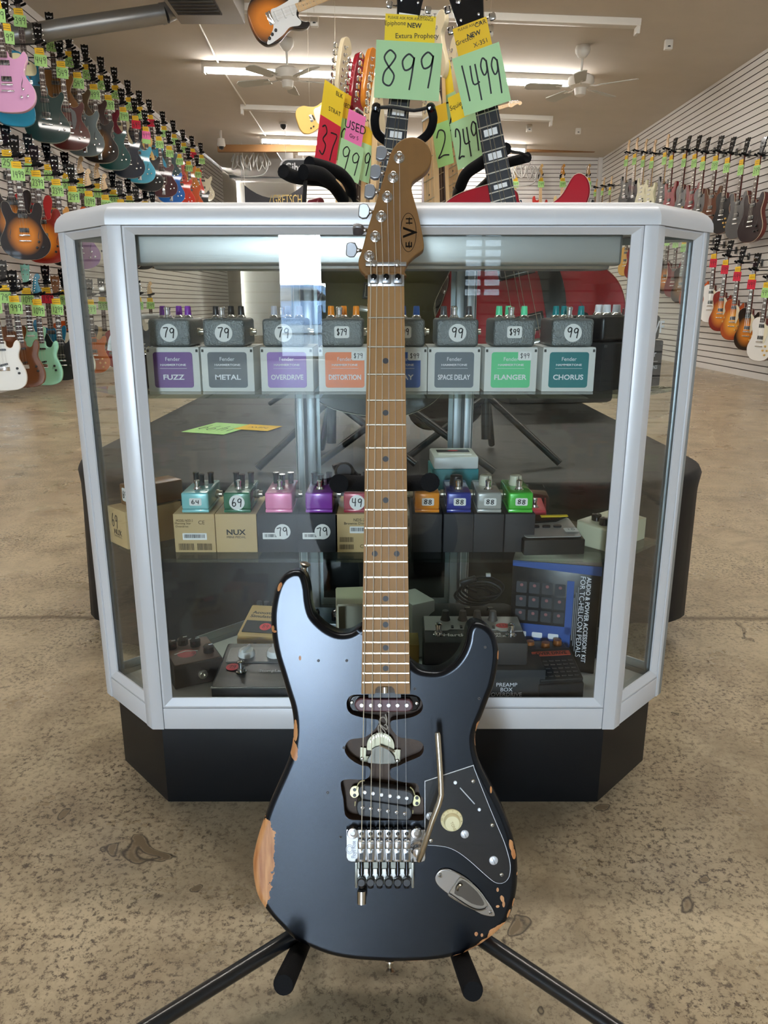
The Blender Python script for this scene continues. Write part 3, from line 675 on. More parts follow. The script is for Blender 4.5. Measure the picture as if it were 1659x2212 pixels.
# ---- lower shelf
QZ, QY = 0.457, 1.139
def bars(m, x, y, w, h, M, mt=INK, seed=1):
    rnd = random.Random(seed); u = x-w/2
    while u < x+w/2-0.0006:
        b = rnd.choice([0.0004, 0.0006, 0.0010]); m.box((u+b/2, y, 0), (b, h, 0.0001), mt, M); u += b+rnd.choice([0.0005, 0.0008])
BRN = mat('brown_print', '5c4a30', 0.7)
def tan_a(m, M):
    M = M @ TR(0, 0, 0.0003)
    m.text('MODEL NOD-3', 0.0040, BRN, M @ TR(-0.0145, 0.021, 0), w=0.026); m.text('Morning Star', 0.0034, BRN, M @ TR(-0.017, 0.016, 0)); m.text('Overdrive', 0.0034, BRN, M @ TR(-0.019, 0.0115, 0)); m.text('CE', 0.006, BRN, M @ TR(0.012, 0.018, 0))
    m.flat(rrect(0.038, 0.011, 0.001), 0, WHITE, M @ TR(0, -0.005, 0)); bars(m, 0, -0.0045, 0.033, 0.006, M @ TR(0, 0, 0.0002), INK, 3); bars(m, -0.014, -0.022, 0.024, 0.011, M, BRN, 4); bars(m, 0.015, -0.022, 0.024, 0.011, M, BRN, 5)
def tan_b(m, M):
    M = M @ TR(0, 0, 0.0003); m.text('NUX', 0.0085, INK, M @ TR(0, 0.002, 0), True, w=0.030); m.text('MINI PEDAL', 0.0035, INK, M @ TR(0, -0.006, 0), w=0.030)
def tan_c(m, M):
    M = M @ TR(0, 0, 0.0003); m.text('NDS-2', 0.0045, INK, M @ TR(0.006, 0.022, 0)); m.text('Brownie Distortion', 0.0042, INK, M @ TR(0.006, 0.0165, 0)); m.flat(rrect(0.034, 0.011, 0.001), 0, WHITE, M @ TR(0.008, 0.006, 0)); bars(m, 0.008, 0.0065, 0.03, 0.006, M @ TR(0, 0, 0.0002), INK, 7)
    bars(m, -0.014, -0.010, 0.022, 0.008, M, BRN, 8); bars(m, -0.014, -0.022, 0.022, 0.008, M, BRN, 9); m.text('CE', 0.006, BRN, M @ TR(0.012, -0.021, 0))
def dark_a(txt):
    def f(m, M):
        M = M @ TR(0, 0, 0.0003); m.flat(rrect(0.035, 0.0105, 0.001), 0, WHITE, M @ TR(-0.006, -0.004, 0)); bars(m, -0.010, -0.0035, 0.02, 0.005, M @ TR(0, 0, 0.0002), INK, 12)
        sticker(m, txt, 0.025, 0.025, M @ TR(0.008, 0.003, 0.0004) @ RZ(12), 'circle', 0.0015)
    return f
low = [(421, 'c4a878', tan_a, '86c8ca', '64', 'rect', 'tan carton with barcodes and model print, leftmost of the front row', 'pale turquoise mini pedal priced 64'),
       (511, 'c4a878', tan_b, '1d6a48', '69', 'circle', 'tan carton with only a bold black maker name, second in the front row', 'dark green mini pedal with round price 69'),
       (600, '2a2b30', dark_a('79'), 'ea84b4', None, None, 'charcoal carton with round 79 sticker under the pink pedal', 'pink mini pedal'),
       (686, '2a2b30', dark_a('79'), '8e44ac', None, None, 'charcoal carton with round 79 sticker under the purple pedal', 'purple mini pedal'),
       (768, 'c4a878', tan_c, 'a01f3a', '49', 'circle', 'tan carton with barcodes half hidden behind the front guitar neck', 'crimson mini pedal priced 49, half behind the guitar neck'),
       (922, '242428', None, 'e8921e', '88', 'rect', 'plain black carton beneath the orange pedal', 'orange mini pedal priced 88'),
       (990, '242428', None, '26348e', '88', 'rect', 'plain black carton beneath the blue pedal', 'deep blue mini pedal priced 88'),
       (1055, '242428', None, 'a6a8a4', '88', 'rect', 'plain black carton beneath the light grey pedal', 'light grey mini pedal with cream knob, priced 88'),
       (1122, '242428', None, '46b83e', '88', 'rect', 'plain black carton beneath the bright green pedal, right end of the row', 'bright green mini pedal with cream knob, priced 88')]
for i, (px, bc, face, pc, price, shp, lb, lp) in enumerate(low):
    p = atY(px, 1160, QY); w = 0.0655 if i < 5 else 0.048
    carton(lb, p.x, QY, QZ, w-0.001, 0.115, 0.063, 0, bc, 'mini pedal cartons on the lower shelf', face, rim=False)
    yaw = 0
    r = thing('mini_pedal', lp+', on its carton', 'pedal', (p.x+(0.003 if i < 5 else 0), QY+0.002, QZ+0.064), (0, 0, R(yaw)), 'mini pedals on the lower shelf')
    m = MB(); pm = mat('enamel_'+pc, pc, 0.22, 0.1, coat=0.5)
    m.box((0, 0.046, 0.019), (0.042 if i < 5 else 0.038, 0.092, 0.027), pm, bev=0.003, seg=3); m.box((0, 0.046, 0.003), (0.042 if i < 5 else 0.038, 0.091, 0.005), pm, bev=0.001)
    if price:
        if shp == 'circle': sticker(m, price, 0.024, 0.024, TR(0, -0.0004, 0.017) @ FRONT, 'circle', 0.0017)
        else: sticker(m, price, 0.019, 0.012, TR(0.001, -0.0004, 0.018) @ FRONT, 'rect', 0.0014)
    m.build('housing', r)
    footswitch(r, 0, 0.022, 0.0325, 0.9)
    if i < 5:
        for kx, ky in ((-0.012, 0.066), (0.012, 0.066), (0.0, 0.052)):
            k = MB(); k.lathe([(0.0045, 0), (0.0045, 0.014), (0.0052, 0.0165), (0.0052, 0.018), (0, 0.018)], mat('clear_black_knob', '101012', 0.1), TR(kx, ky, 0.0325), 12); k.build('knob', r)
    else:
        k = MB(); kc = BLK if i < 7 else mat('ivory_knob', 'd8d4c0', 0.35)
        k.lathe([(0.0105, 0), (0.011, 0.003), (0.0095, 0.015), (0.008, 0.016), (0, 0.016)], kc, TR(0, 0.055, 0.0325), 16); k.box((0.003, 0.0455, 0.010), (0.001, 0.001, 0.012), BLK, TR(0, 0, 0.0325)); k.build('knob', r)
    sd = 1 if px < 830 else -1
    jack(r, sd*0.02, 0.06, 0.016, sd, 1.2)
# box stack in the left corner, seen through the corner glass
p = atZ(247, 1165, QZ)
carton('tan carton with handwritten 69 in the left corner of the lower shelf', -0.430, 1.174, QZ, 0.060, 0.10, 0.062, -45, 'c4a878', None, lambda m, M: (m.hand('69', 0.022, 0.022, INK, M @ TR(-0.006, 0.010, 0.0004), 0.0016), m.text('NUX', 0.0085, INK, M @ TR(0.002, -0.008, 0.0004), True, w=0.026), m.text('MINI PEDAL', 0.003, INK, M @ TR(0.002, -0.015, 0.0004), w=0.026)), rim=False)
r = thing('mini_pedal', 'brown mini pedal priced 69 on the tan carton in the left corner', 'pedal', (-0.416, 1.182, QZ+0.063), (0, 0, R(-45)))
m = MB(); m.box((0.004, 0.045, 0.0185), (0.044, 0.09, 0.035), mat('enamel_brown', '7a5228', 0.3, 0.1), bev=0.003); sticker(m, '69', 0.017, 0.022, TR(0.0, -0.0004, 0.02) @ FRONT, 'rect', 0.0018); m.build('housing', r); footswitch(r, 0.004, 0.02, 0.036, 0.9)
# open white box with a round dial behind the orange and blue pedals
p = atZ(966, 1058, QZ+0.062)
r = thing('boxed_pedal', 'teal and white packaged unit standing up behind the blue pedal', 'box', (0.125, 1.30, QZ), (0, 0, R(2)))
m = MB(); m.box((0, 0.04, 0.05), (0.082, 0.08, 0.10), mat('teal_card', '1f8088', 0.5), bev=0.002); m.build('carton', r)
m = MB(); m.box((0, 0.035, 0.112), (0.078, 0.085, 0.022), mat('clear_lid_white', 'cfd2d0', 0.3), RX(0), bev=0.003); m.build('inner_tray', r)
m = MB(); m.box((0, 0.0, 0), (0.058, 0.02, 0.001), BLK, TR(0, 0.045, 0.1235)); m.flat(circle(0.006, n=16), 0.001, mat('red_badge', 'b8303a', 0.5), TR(0, 0.045, 0.1232) @ Matrix.Diagonal((1.6, .8, 1, 1))); m.box((0, 0.015, 0.1235), (0.058, 0.012, 0.001), WHITE); m.build('face_plate', r)
# red pedal in a clear plastic box
r = thing('boxed_pedal', 'red pedal inside a clear plastic box, right of the green mini pedal', 'pedal', (0.243, 1.235, QZ), (0, 0, R(-6)))
m = MB(); m.box((0, 0.045, 0.022), (0.062, 0.09, 0.042), mat('enamel_coral', 'd0404c', 0.3), bev=0.003); m.build('housing', r); footswitch(r, 0.012, 0.02, 0.043, 1.0)
m = MB(); m.box((0, 0.045, 0.034), (0.068, 0.096, 0.066), glass_mat('clear_plastic', 'f6f2f4', 1.5, 0.03, 1.6), bev=0.003); m.build('clear_cover', r)
# tuner pedal
p = atZ(1232, 1196, QZ)
r = thing('tuner_pedal', 'silver and black wedge pedal with yellow strip, lying right of the black cartons', 'pedal', (0.266, 1.128, QZ), (0, 0, R(4)))
m = MB(); m.prism([(0, 0), (0.085, 0), (0.085, 0.034), (0.0, 0.024)], -0.049, 0.049, BLK, Matrix(((0, 0, 1, 0), (1, 0, 0, 0), (0, 1, 0, 0), (0, 0, 0, 1))), bev=0.003); m.build('housing', r)
m = MB(); m.prism(rrect(0.09, 0.076, 0.006), 0, 0.0015, mat('tuner_silver', 'a7a8a6', 0.35, 0.4), TR(0, 0.043, 0.031) @ RX(6.7)); 
for k in range(3): m.prism(rrect(0.013, 0.007, 0.003), 0.0015, 0.004, BLK, TR(-0.02+0.018*k, 0.043, 0.031) @ RX(6.7))
m.build('control_plate', r)
m = MB(); m.prism([(-0.045, 0.012), (0.02, 0.02), (0.045, 0.04), (-0.045, 0.04)], 0.0016, 0.006, BLKG, TR(0, 0.043, 0.031) @ RX(6.7)); m.box((0.02, 0.034, 0.0065), (0.045, 0.007, 0.001), YELLOW, TR(0, 0.043, 0.031) @ RX(6.7)); m.build('display', r)
m = MB(); m.flat(rrect(0.022, 0.016, 0.002), 0.002, WHITE, TR(0.033, 0.025, 0.0305) @ RX(6.7)); m.hand('10', 0.014, 0.006, INK, TR(0.033, 0.027, 0.0329) @ RX(6.7), 0.0007); m.build('price_sticker', r)
# cream pedal
r = thing('effect_pedal', 'cream pedal with black knobs crossing behind the right corner post', 'pedal', (0.395, 1.177, QZ), (0, 0, R(42)))
CRM = mat('cream_enamel', 'c9c8ac', 0.35)
m = MB(); m.prism([(0, 0), (0.06, 0), (0.06, 0.040), (0.0, 0.036)], -0.058, 0.058, CRM, Matrix(((0, 0, 1, 0), (1, 0, 0, 0), (0, 1, 0, 0), (0, 0, 0, 1))), bev=0.004); m.build('housing', r)
for kx, ky in ((-0.04, 0.02), (-0.028, 0.042), (-0.01, 0.022)):
    k = MB(); k.lathe([(0.008, 0), (0.008, 0.010), (0.006, 0.0115), (0, 0.0115)], BLKG, TR(kx, ky, 0.038), 14); k.build('knob', r)
m = MB(); m.lathe([(0.009, 0), (0.009, 0.003), (0.006, 0.003), (0.006, -0.004)], BLK, TR(-0.02, 0, 0.017) @ RX(90), 16); m.build('jack_socket', r); footswitch(r, 0.035, 0.03, 0.039, 0.8)
# ---- deck
DZ = 0.2055
def deck(px, py): return atZ(px, py, DZ)
# brown overdrive, left
r = thing('effect_pedal', 'dark brown overdrive pedal with red print and black knobs, bottom left of the case', 'pedal', (-0.315, 1.175, DZ), (0, 0, R(28)))
m = MB(); m.box((0, 0.05, 0.022), (0.085, 0.10, 0.042), mat('dark_bronze', '2c2420', 0.35, 0.3), bev=0.003); m.build('housing', r)
m = MB(); m.prism(rrect(0.078, 0.092, 0.003), 0.0432, 0.0442, mat('brown_plate', '5a4032', 0.5, vary=0.5, vscale=40), TR(0, 0.05, 0)); m.flat(circle(0.016), 0.0446, mat('red_badge'), TR(-0.01, 0.04, 0)); m.hand('3', 0.01, 0.012, INK, TR(0.0, 0.03, 0.0449), 0.001)
m.ribbon([(-0.03, 0.045), (-0.01, 0.05), (0.01, 0.042)], 0.003, LINE, z=0.045); m.build('face_plate', r)
for kx, ky in ((-0.028, 0.075), (-0.006, 0.082), (0.012, 0.066), (0.026, 0.03)):
    k = MB(); k.lathe([(0.0095, 0), (0.0095, 0.010), (0.007, 0.013), (0, 0.013)], BLKG, TR(kx, ky, 0.0442), 14); k.box((0.004, 0, 0.0135), (0.007, 0.001, 0.001), LINE, TR(kx, ky, 0.0442)); k.build('knob', r)
m = MB(); m.lathe([(0.008, 0), (0.008, 0.003), (0.0055, 0.0035), (0.0055, 0.006), (0.003, 0.006), (0.003, 0.001)], NICKEL, TR(0.006, 0, 0.02) @ RX(90), 16); m.build('jack_socket', r)
# acoustic simulator pedal
r = thing('effect_pedal', 'mustard yellow acoustic simulator pedal with round red price sticker, bottom left shelf', 'pedal', (-0.238, 1.285, DZ), (0, 0, R(-8)))
YLW = mat('mustard_enamel', 'b8965a', 0.4)
m = MB(); m.prism([(0, 0), (0.118, 0), (0.118, 0.052), (0.085, 0.052), (0.0, 0.034)], -0.035, 0.035, YLW, Matrix(((0, 0, 1, 0), (1, 0, 0, 0), (0, 1, 0, 0), (0, 0, 0, 1))), bev=0.003); m.build('housing', r)
T_ = TR(0, 0, 0.0345) @ RX(12)
m = MB(); m.prism(rrect(0.068, 0.10, 0.003), 0, 0.004, YLW, T_ @ TR(0, 0.052, 0.0005)); m.prism(rrect(0.058, 0.036, 0.001), 0.004, 0.006, mat('rubber_pad', '202022', 0.6), T_ @ TR(0, 0.032, 0)); m.text('Acoustic', 0.0085, INK, T_ @ TR(-0.004, 0.078, 0.0048), True); m.text('Simulator', 0.0085, INK, T_ @ TR(-0.003, 0.066, 0.0048), True)
m.prism(circle(0.011), 0.006, 0.0064, mat('sticker_red', 'd83a44', 0.6), T_ @ TR(0.012, 0.032, 0)); m.hand('89', 0.013, 0.010, INK, T_ @ TR(0.012, 0.032, 0.0067), 0.0009); m.build('treadle', r)
m = MB(); m.lathe([(0.0075, 0), (0.0078, 0.003), (0.0055, 0.006), (0, 0.0065)], BLKG, TR(0, 0.001, 0.02) @ RX(90), 16); m.build('thumb_screw', r)
for kx in (-0.022, -0.0075, 0.0075, 0.022): k = MB(); k.lathe([(0.0055, 0), (0.005, 0.013), (0, 0.0135)], BLK, TR(kx, 0.105, 0.053), 12); k.build('knob', r)
# stomp lab unit
r = thing('multi_effect_pedal', 'large black multi-effects unit with white knobs, front left of the case floor', 'pedal', (-0.19, 1.115, DZ), (0, 0, 0))
m = MB(); m.prism([(0, 0), (0.14, 0), (0.14, 0.040), (0.0, 0.030)], -0.092, 0.092, mat('satin_black', '17181a', 0.35), Matrix(((0, 0, 1, 0), (1, 0, 0, 0), (0, 1, 0, 0), (0, 0, 0, 1))), bev=0.004); m.build('housing', r)
T_ = TR(0, 0, 0.0305) @ RX(4.1)
m = MB(); m.prism(rrect(0.165, 0.05, 0.005), 0, 0.0012, mat('panel_edge', '5a5a5c', 0.4), T_ @ TR(0, 0.098, 0)); m.prism(rrect(0.162, 0.047, 0.005), 0.0012, 0.0016, mat('panel_black', '1d1e20', 0.3), T_ @ TR(0, 0.098, 0)); m.text('StompLab', 0.007, LINE, T_ @ TR(0.0, 0.045, 0.001), True)
m.prism(circle(0.011), 0.001, 0.0014, mat('sticker_red'), T_ @ TR(-0.067, 0.058, 0)); m.hand('79', 0.013, 0.010, INK, T_ @ TR(-0.067, 0.058, 0.0016), 0.0009); m.build('control_panel', r)
for kx in (-0.05, 0.0, 0.05):
    k = MB(); k.lathe([(0.015, 0), (0.0145, 0.006), (0.012, 0.010), (0.0, 0.0105)], mat('knob_white', 'd9d9d6', 0.4), T_ @ TR(kx, 0.098, 0.0016), 20); k.box((0, 0, 0.012), (0.005, 0.026, 0.010), mat('knob_white'), T_ @ TR(kx, 0.098, 0) @ RZ(20+kx*900), bev=0.002); k.build('knob', r)
for kx in (-0.05, 0.04): footswitch(r, kx, 0.045, 0.0335, 1.15)
m = MB(); m.box((0, -0.0005, 0.028), (0.184, 0.002, 0.003), CHROME); m.build('trim_strip', r)
# orange box
m = MB(); m.box((0, 0.05, 0.03), (0.05, 0.08, 0.06), mat('enamel_orange2', 'b5642a', 0.4), bev=0.003); meta(m.build('orange_pedal', loc=(-0.172, 1.33, DZ)), 'plain orange pedal casing behind the guitar horn, beside the mustard pedal', 'pedal').rotation_euler = (0, 0, R(8))
m = MB()
for k in range(4): m.tube([(-0.205+0.02*math.sin(k), 1.285+0.004*k, DZ+0.006+0.004*k), (-0.18, 1.275, DZ+0.008), (-0.15, 1.28+0.004*k, DZ+0.006+0.004*k), (-0.14, 1.30, DZ+0.006), (-0.17, 1.305, DZ+0.008+0.003*k)], 0.003, BLK, smooth=4, seg=6)
meta(m.build('coiled_cable'), 'black cable bundle in front of the mustard pedal', 'cable')
# green pedal, open white carton and gauge behind the neck
r = thing('effect_pedal', 'dark green pedal with two tall black knobs behind the guitar cutaway', 'pedal', (-0.105, 1.335, DZ), (0, 0, R(-5)))
m = MB(); m.box((0, 0.04, 0.022), (0.085, 0.08, 0.044), mat('dark_green_enamel', '18262c', 0.3), bev=0.003); m.box((0.0, -0.001, 0.012), (0.08, 0.002, 0.008), mat('yellow_stripe', 'c0a83a', 0.5)); m.build('housing', r)
for kx in (-0.03, 0.012): k = MB(); k.lathe([(0.010, 0), (0.010, 0.014), (0.007, 0.02), (0, 0.021)], BLKG, TR(kx, 0.02, 0.044), 14); k.build('knob', r)
r = thing('open_carton', 'open cream carton showing bare circuit parts, behind the guitar neck', 'box', (-0.035, 1.22, DZ), (0, 0, R(5)))
m = MB(); cc = mat('cream_card', 'bdb8a2', 0.6); W_, D_, H_ = 0.09, 0.08, 0.13
for c_, d_ in (((-W_/2, D_/2, H_/2), (0.003, D_, H_)), ((W_/2, D_/2, H_/2), (0.003, D_, H_)), ((0, D_, H_/2), (W_, 0.003, H_)), ((0, D_/2, 0.002), (W_, D_, 0.003)), ((0, D_/2, H_), (W_, D_, 0.004))): m.box(c_, d_, cc)
m.build('box_body', r)
m = MB(); m.box((0, 0.05, 0.03), (0.05, 0.03, 0.05), BLK); m.cyl((0.02, 0.04, 0.06), 0.022, 0.012, NICKEL, RX(0)); m.box((-0.01, 0.03, 0.05), (0.02, 0.02, 0.03), mat('copper', 'b87848', 0.3, 0.9), bev=0.002); m.build('circuit_parts', r)
m = MB(); m.tube([(0, 0.03, 0.05), (0.012, 0.02, 0.085), (0.03, 0.03, 0.06)], 0.0015, RED, smooth=4, seg=6); m.tube([(-0.01, 0.03, 0.06), (0.0, 0.02, 0.09), (0.03, 0.03, 0.07)], 0.0015, WHITE, smooth=4, seg=6); m.build('wire', r)
r = thing('round_gauge', 'silver rimmed round unit on a white bracket, right of the guitar neck', 'gauge', (0.055, 1.31, DZ), (0, 0, R(-60)))
m = MB(); m.box((0, 0.0, 0.055), (0.07, 0.05, 0.11), mat('off_white_plastic', 'c4c6c4', 0.4), bev=0.004); m.build('bracket', r); m = MB(); m.lathe([(0.03, 0), (0.032, 0.006), (0.026, 0.012), (0.02, 0.009), (0, 0.008)], NICKEL, TR(0, -0.026, 0.05) @ RX(90), 24); m.build('dial_rim', r)
m = MB(); m.box((0, 0, 0.04), (0.03, 0.05, 0.08), mat('tan_card2', 'a08a4a', 0.6), bev=0.001); meta(m.build('narrow_carton', loc=(0.044, 1.19, DZ)), 'narrow mustard card box just right of the guitar neck, on the case floor', 'box')
# black preamp carton with the grey bass pedal on it
p = deck(1108, 1510)
def pre_face(m, M):
    M = M @ TR(0.035, 0.003, 0.0004)
    for k, t in enumerate(('PREAMP', 'BOX', 'OVERDRIVE')): m.text(t, 0.0068, LINE, M @ TR(0, -0.0088*k, 0))
carton('charcoal carton with small white capitals, front right of the case floor', 0.165, 1.118, DZ, 0.195, 0.11, 0.058, 0, '2d2e31', None, pre_face, rim=False)
r = thing('bass_pedal', 'grey topped bass preamp pedal with orange price sticker on the charcoal carton', 'pedal', (0.150, 1.132, DZ+0.0585), (0, 0, R(-1)))
m = MB(); m.box((0, 0.055, 0.021), (0.168, 0.11, 0.040), mat('pedal_charcoal', '333437', 0.4), bev=0.003); m.build('housing', r)
m = MB(); m.prism([(-0.082, 0.045), (-0.045, 0.045), (-0.04, 0.05), (0.04, 0.05), (0.045, 0.045), (0.082, 0.045), (0.082, 0.105), (-0.082, 0.105)], 0.041, 0.0422, mat('plate_silver', 'a3a5a4', 0.4, 0.3)); m.text('Hartke', 0.011, LINE, TR(-0.03, 0.028, 0.0418), True); m.text('BASS', 0.006, LINE, TR(0.035, 0.034, 0.0418), True); m.text('ATTACK 2', 0.006, LINE, TR(0.038, 0.025, 0.0418), True)
m.prism(circle(0.0105), 0.0423, 0.0427, mat('sticker_red'), TR(0.052, 0.066, 0) @ Matrix.Diagonal((1.2, .9, 1, 1))); m.hand('115', 0.016, 0.009, INK, TR(0.052, 0.066, 0.0431), 0.0008)
for kx in (-0.035, -0.02, 0.035): m.box((kx, 0.058, 0.043), (0.004, 0.009, 0.002), BLK)
m.build('face_plate', r)
for kx in (-0.045, -0.015, 0.01, 0.037): k = MB(); k.lathe([(0.009, 0), (0.007, 0.006), (0.0055, 0.017), (0, 0.0175)], mat('knob_taupe', '4a4644', 0.5), TR(kx, 0.09, 0.0422), 12); k.build('knob', r)
for kx in (-0.06, 0.06): footswitch(r, kx, 0.03, 0.041, 1.2)
for kx in (-0.01, 0.03): m = MB(); m.tube([(kx, 0.115, 0.05), (kx, 0.10, 0.062), (kx+0.008, 0.10, 0.062)], 0.0015, CHROME, seg=6); m.build('latch_wire', r)
# overdrive pedal right
r = thing('effect_pedal', 'black pedal with orange knobs and red overdrive strip, front right of the case floor', 'pedal', (0.290, 1.118, DZ), (0, 0, R(6)))
m = MB(); m.prism([(0, 0), (0.118, 0), (0.118, 0.055), (0.08, 0.055), (0.0, 0.032)], -0.038, 0.038, mat('pedal_black', '222326', 0.4), Matrix(((0, 0, 1, 0), (1, 0, 0, 0), (0, 1, 0, 0), (0, 0, 0, 1))), bev=0.003); m.build('housing', r)
T_ = TR(0, 0, 0.032) @ RX(15.5)
m = MB(); m.prism(rrect(0.073, 0.078, 0.003), 0, 0.008, mat('pedal_black'), T_ @ TR(0, 0.042, 0), bev=0.002)
for a in range(6):
    for b_ in range(5): m.box((-0.027+a*0.011, 0.012+b_*0.009, 0.0085), (0.007, 0.002, 0.001), mat('tread_grey', '3c3d40', 0.5), T_ @ TR(0, 0, 0) @ RZ(0) @ TR(0, 0, 0))
m.prism(rrect(0.066, 0.011, 0.001), 0.008, 0.0088, mat('strip_red', 'b04a38', 0.5), T_ @ TR(0, 0.066, 0)); m.text('OVER DRIVE', 0.0068, BLK, T_ @ TR(0, 0.066, 0.0092), True); m.build('treadle', r)
for kx, ky in ((-0.025, 0.10), (0.0, 0.092), (0.024, 0.10)): k = MB(); k.lathe([(0.008, 0), (0.007, 0.009), (0, 0.0095)], mat('knob_amber', 'a06030', 0.35, 0.3), TR(kx, ky, 0.055), 12); k.build('knob', r)
# tall blue and black accessory box
r = thing('accessory_carton', 'tall black and blue accessory kit box standing at the right of the case floor', 'box', (0.297, 1.232, DZ), (0, 0, R(-14)))
m = MB(); KB = mat('carton_black', '141518', 0.3); KBL = mat('carton_blue', '2a4f96', 0.35)
m.box((0, 0.0425, 0.10), (0.15, 0.08, 0.20), KB, bev=0.0015)
MF = TR(0, 0.0018, 0.10) @ FRONT
m.flat([(-0.075, 0.10), (0.075, 0.10), (0.075, 0.083), (-0.075, 0.09)], 0.0004, KBL, MF); m.flat(rrect(0.10, 0.038, 0.001), 0.0004, KBL, MF @ TR(-0.02, -0.035, 0)); m.flat(rrect(0.012, 0.10, 0.001), 0.0004, KBL, MF @ TR(0.025, 0.02, 0))
for a in range(4):
    for b_ in range(3): m.flat(rrect(0.018, 0.021, 0.002), 0.0006, mat('photo_grey', '2f3238', 0.5), MF @ TR(-0.058+a*0.022, 0.052-b_*0.026, 0)); m.flat(circle(0.003, n=8), 0.0008, mat('photo_dot', '8a5a5a', 0.5), MF @ TR(-0.058+a*0.022, 0.056-b_*0.026, 0))
m.text('AUDIO & POWER ACCESSORY KIT', 0.0072, LINE, MF @ TR(0.055, 0.0, 0.0006) @ RZ(-90), True, w=0.16); m.text('FOR TC-HELICON PEDALS', 0.0085, LINE, MF @ TR(0.045, 0.005, 0.0006) @ RZ(-90), w=0.15)
for k in range(3): m.box((0.0385-k*0.003, 0.0, 0), (0.0016, 0.12-0.02*k, 0.0001), mat('fine_print', '77787c', 0.6), MF @ TR(0, 0, 0.0006))
for k in range(3): m.flat(rrect(0.018, 0.010, 0.002), 0.0008, LINE, MF @ TR(-0.055+k*0.028, -0.036, 0))
m.build('box_body', r)
# black bag and cable at the back of the case floor
m = MB(); m.box((0, 0, 0.045), (0.18, 0.06, 0.09), mat('grey_pouch', '2b2c2e', 0.7, bump=0.4, bscale=40), bev=0.02, seg=3); meta(m.build('soft_pouch', loc=(0.155, 1.31, DZ)), 'soft black pouch at the back of the case floor under the coiled cable', 'pouch')
m = MB()
for k in range(5): 
    a0 = k*1.1; m.tube([(0.02*k*0.2+0.035*math.cos(a0+t*1.05), 0.012*math.sin(a0+t*0.5), 0.018*math.sin(a0+t*1.05)+0.006*k) for t in range(7)], 0.0022, BLK, smooth=4, seg=6)
m.box((0.0, -0.012, 0.040), (0.030, 0.012, 0.010), BLK, RY(-20), bev=0.002); m.box((0.022, -0.012, 0.049), (0.008, 0.006, 0.005), LINE)
meta(m.build('power_cable', loc=(0.165, 1.295, DZ+0.112)), 'coiled black power cable with plug lying on the soft pouch', 'cable')
# ================================================================== cloth covered table behind the case
CLOTH = mat('black_table_cloth', '0e0f11', 0.55, spec=0.25, bump=0.25, bscale=14, stretch=(1, 4, 1), vary=0.25, vscale=3)
def table():
    r = thing('stage_table', 'low table under a black cloth hanging to the floor behind the case', 'table', (0, 2.7, 0))
    m = MB(); m.prism([(-.40,-1.0),(.48,-1.0),(.75,-.72),(.75,1.2),(-.74,1.2),(-.74,-.66)], 0.38, 0.44, mat('table_wood', '4a3a2a', 0.6)); m.build('tabletop', r)
    for sx in (-1, 1):
        for y in (-0.8, 0.85): m = MB(); m.tube([(sx*0.6, y*.8, 0), (sx*0.6, y*.8, 0.39)], 0.02, BLKM); m.build('leg', r)
    pts = []
    x0, x1, y0, y1 = -0.79, 0.80, -1.06, 1.25
    for (qx, qy, a0, rad) in ((x1, y1, 0, .1), (x0, y1, 90, .1), (x0, y0, 180, .36), (x1, y0, 270, .30)):
        cx = qx-math.copysign(rad, qx); cy = qy-math.copysign(rad, qy)
        for k in range(13): a = R(a0+90*k/12); pts.append(Vector((cx+rad*math.cos(a), cy+rad*math.sin(a))))
    full = []
    for i in range(len(pts)):
        a, b = pts[i], pts[(i+1) % len(pts)]; n = max(1, int((b-a).length/0.05))
        for k in range(n): full.append(a.lerp(b, k/n))
    m = MB(); n = len(full); V = []
    rnd = random.Random(4); ph = [rnd.uniform(0, 6) for _ in range(4)]
    for j, (t_, z) in enumerate([(0.06, 0.4515), (0.012, 0.4515), (0.002, 0.448), (-0.004, 0.436), (0, 0.40), (0, 0.32), (0, 0.22), (0, 0.12), (0, 0.03)]):
        q = inset(full, t_) if t_ else full; f = max(0, (0.43-z)/0.4); ring_ = []
        for i, p in enumerate(q):
            c0 = Vector((0.0, 0.1)); d = (Vector(p)-c0); s = i/n*2*math.pi
            wv = f*(0.035*math.sin(11*s+ph[0])+0.022*math.sin(23*s+ph[1])+0.01*math.sin(41*s+ph[2])-0.03)
            d2 = d.normalized(); zz = z
            if j == 8: zz = 0.03+0.07*max(0, math.sin(3*s+ph[3]))
            ring_.append(m.bm.verts.new((p[0]+d2.x*wv, p[1]+d2.y*wv, zz)))
        V.append(ring_)
    fs = [m.bm.faces.new(V[0])]
    for a, b in zip(V[:-1], V[1:]):
        for i in range(n): fs.append(m.bm.faces.new((a[i], a[(i+1) % n], b[(i+1) % n], b[i])))
    m.faces(fs, CLOTH); o = m.build('table_cloth', None, angle=60, loc=(0, 2.7, 0)); meta(o, 'black cloth draped over the low table behind the glass case', 'tablecloth')
table()
# price slip lying on the table
q = atZ(475, 925, 0.4535)
r = thing('price_slip', 'green and amber price slip lying flat on the black table cloth', 'price slip', (q.x, q.y, 0.4532), (0, 0, R(160)))
m = MB(); m.box((0, 0, 0), (0.15, 0.20, 0.0008), GREEN); m.hand('1499', 0.13, 0.08, INK, TR(0, 0, 0.0006), 0.004); m.build('green_card', r)
m = MB(); m.box((-0.11, -0.05, 0.0009), (0.12, 0.10, 0.0008), YELLOW2); m.text('NEW', 0.02, INK, TR(-0.11, -0.05, 0.0015)); m.build('amber_card', r)
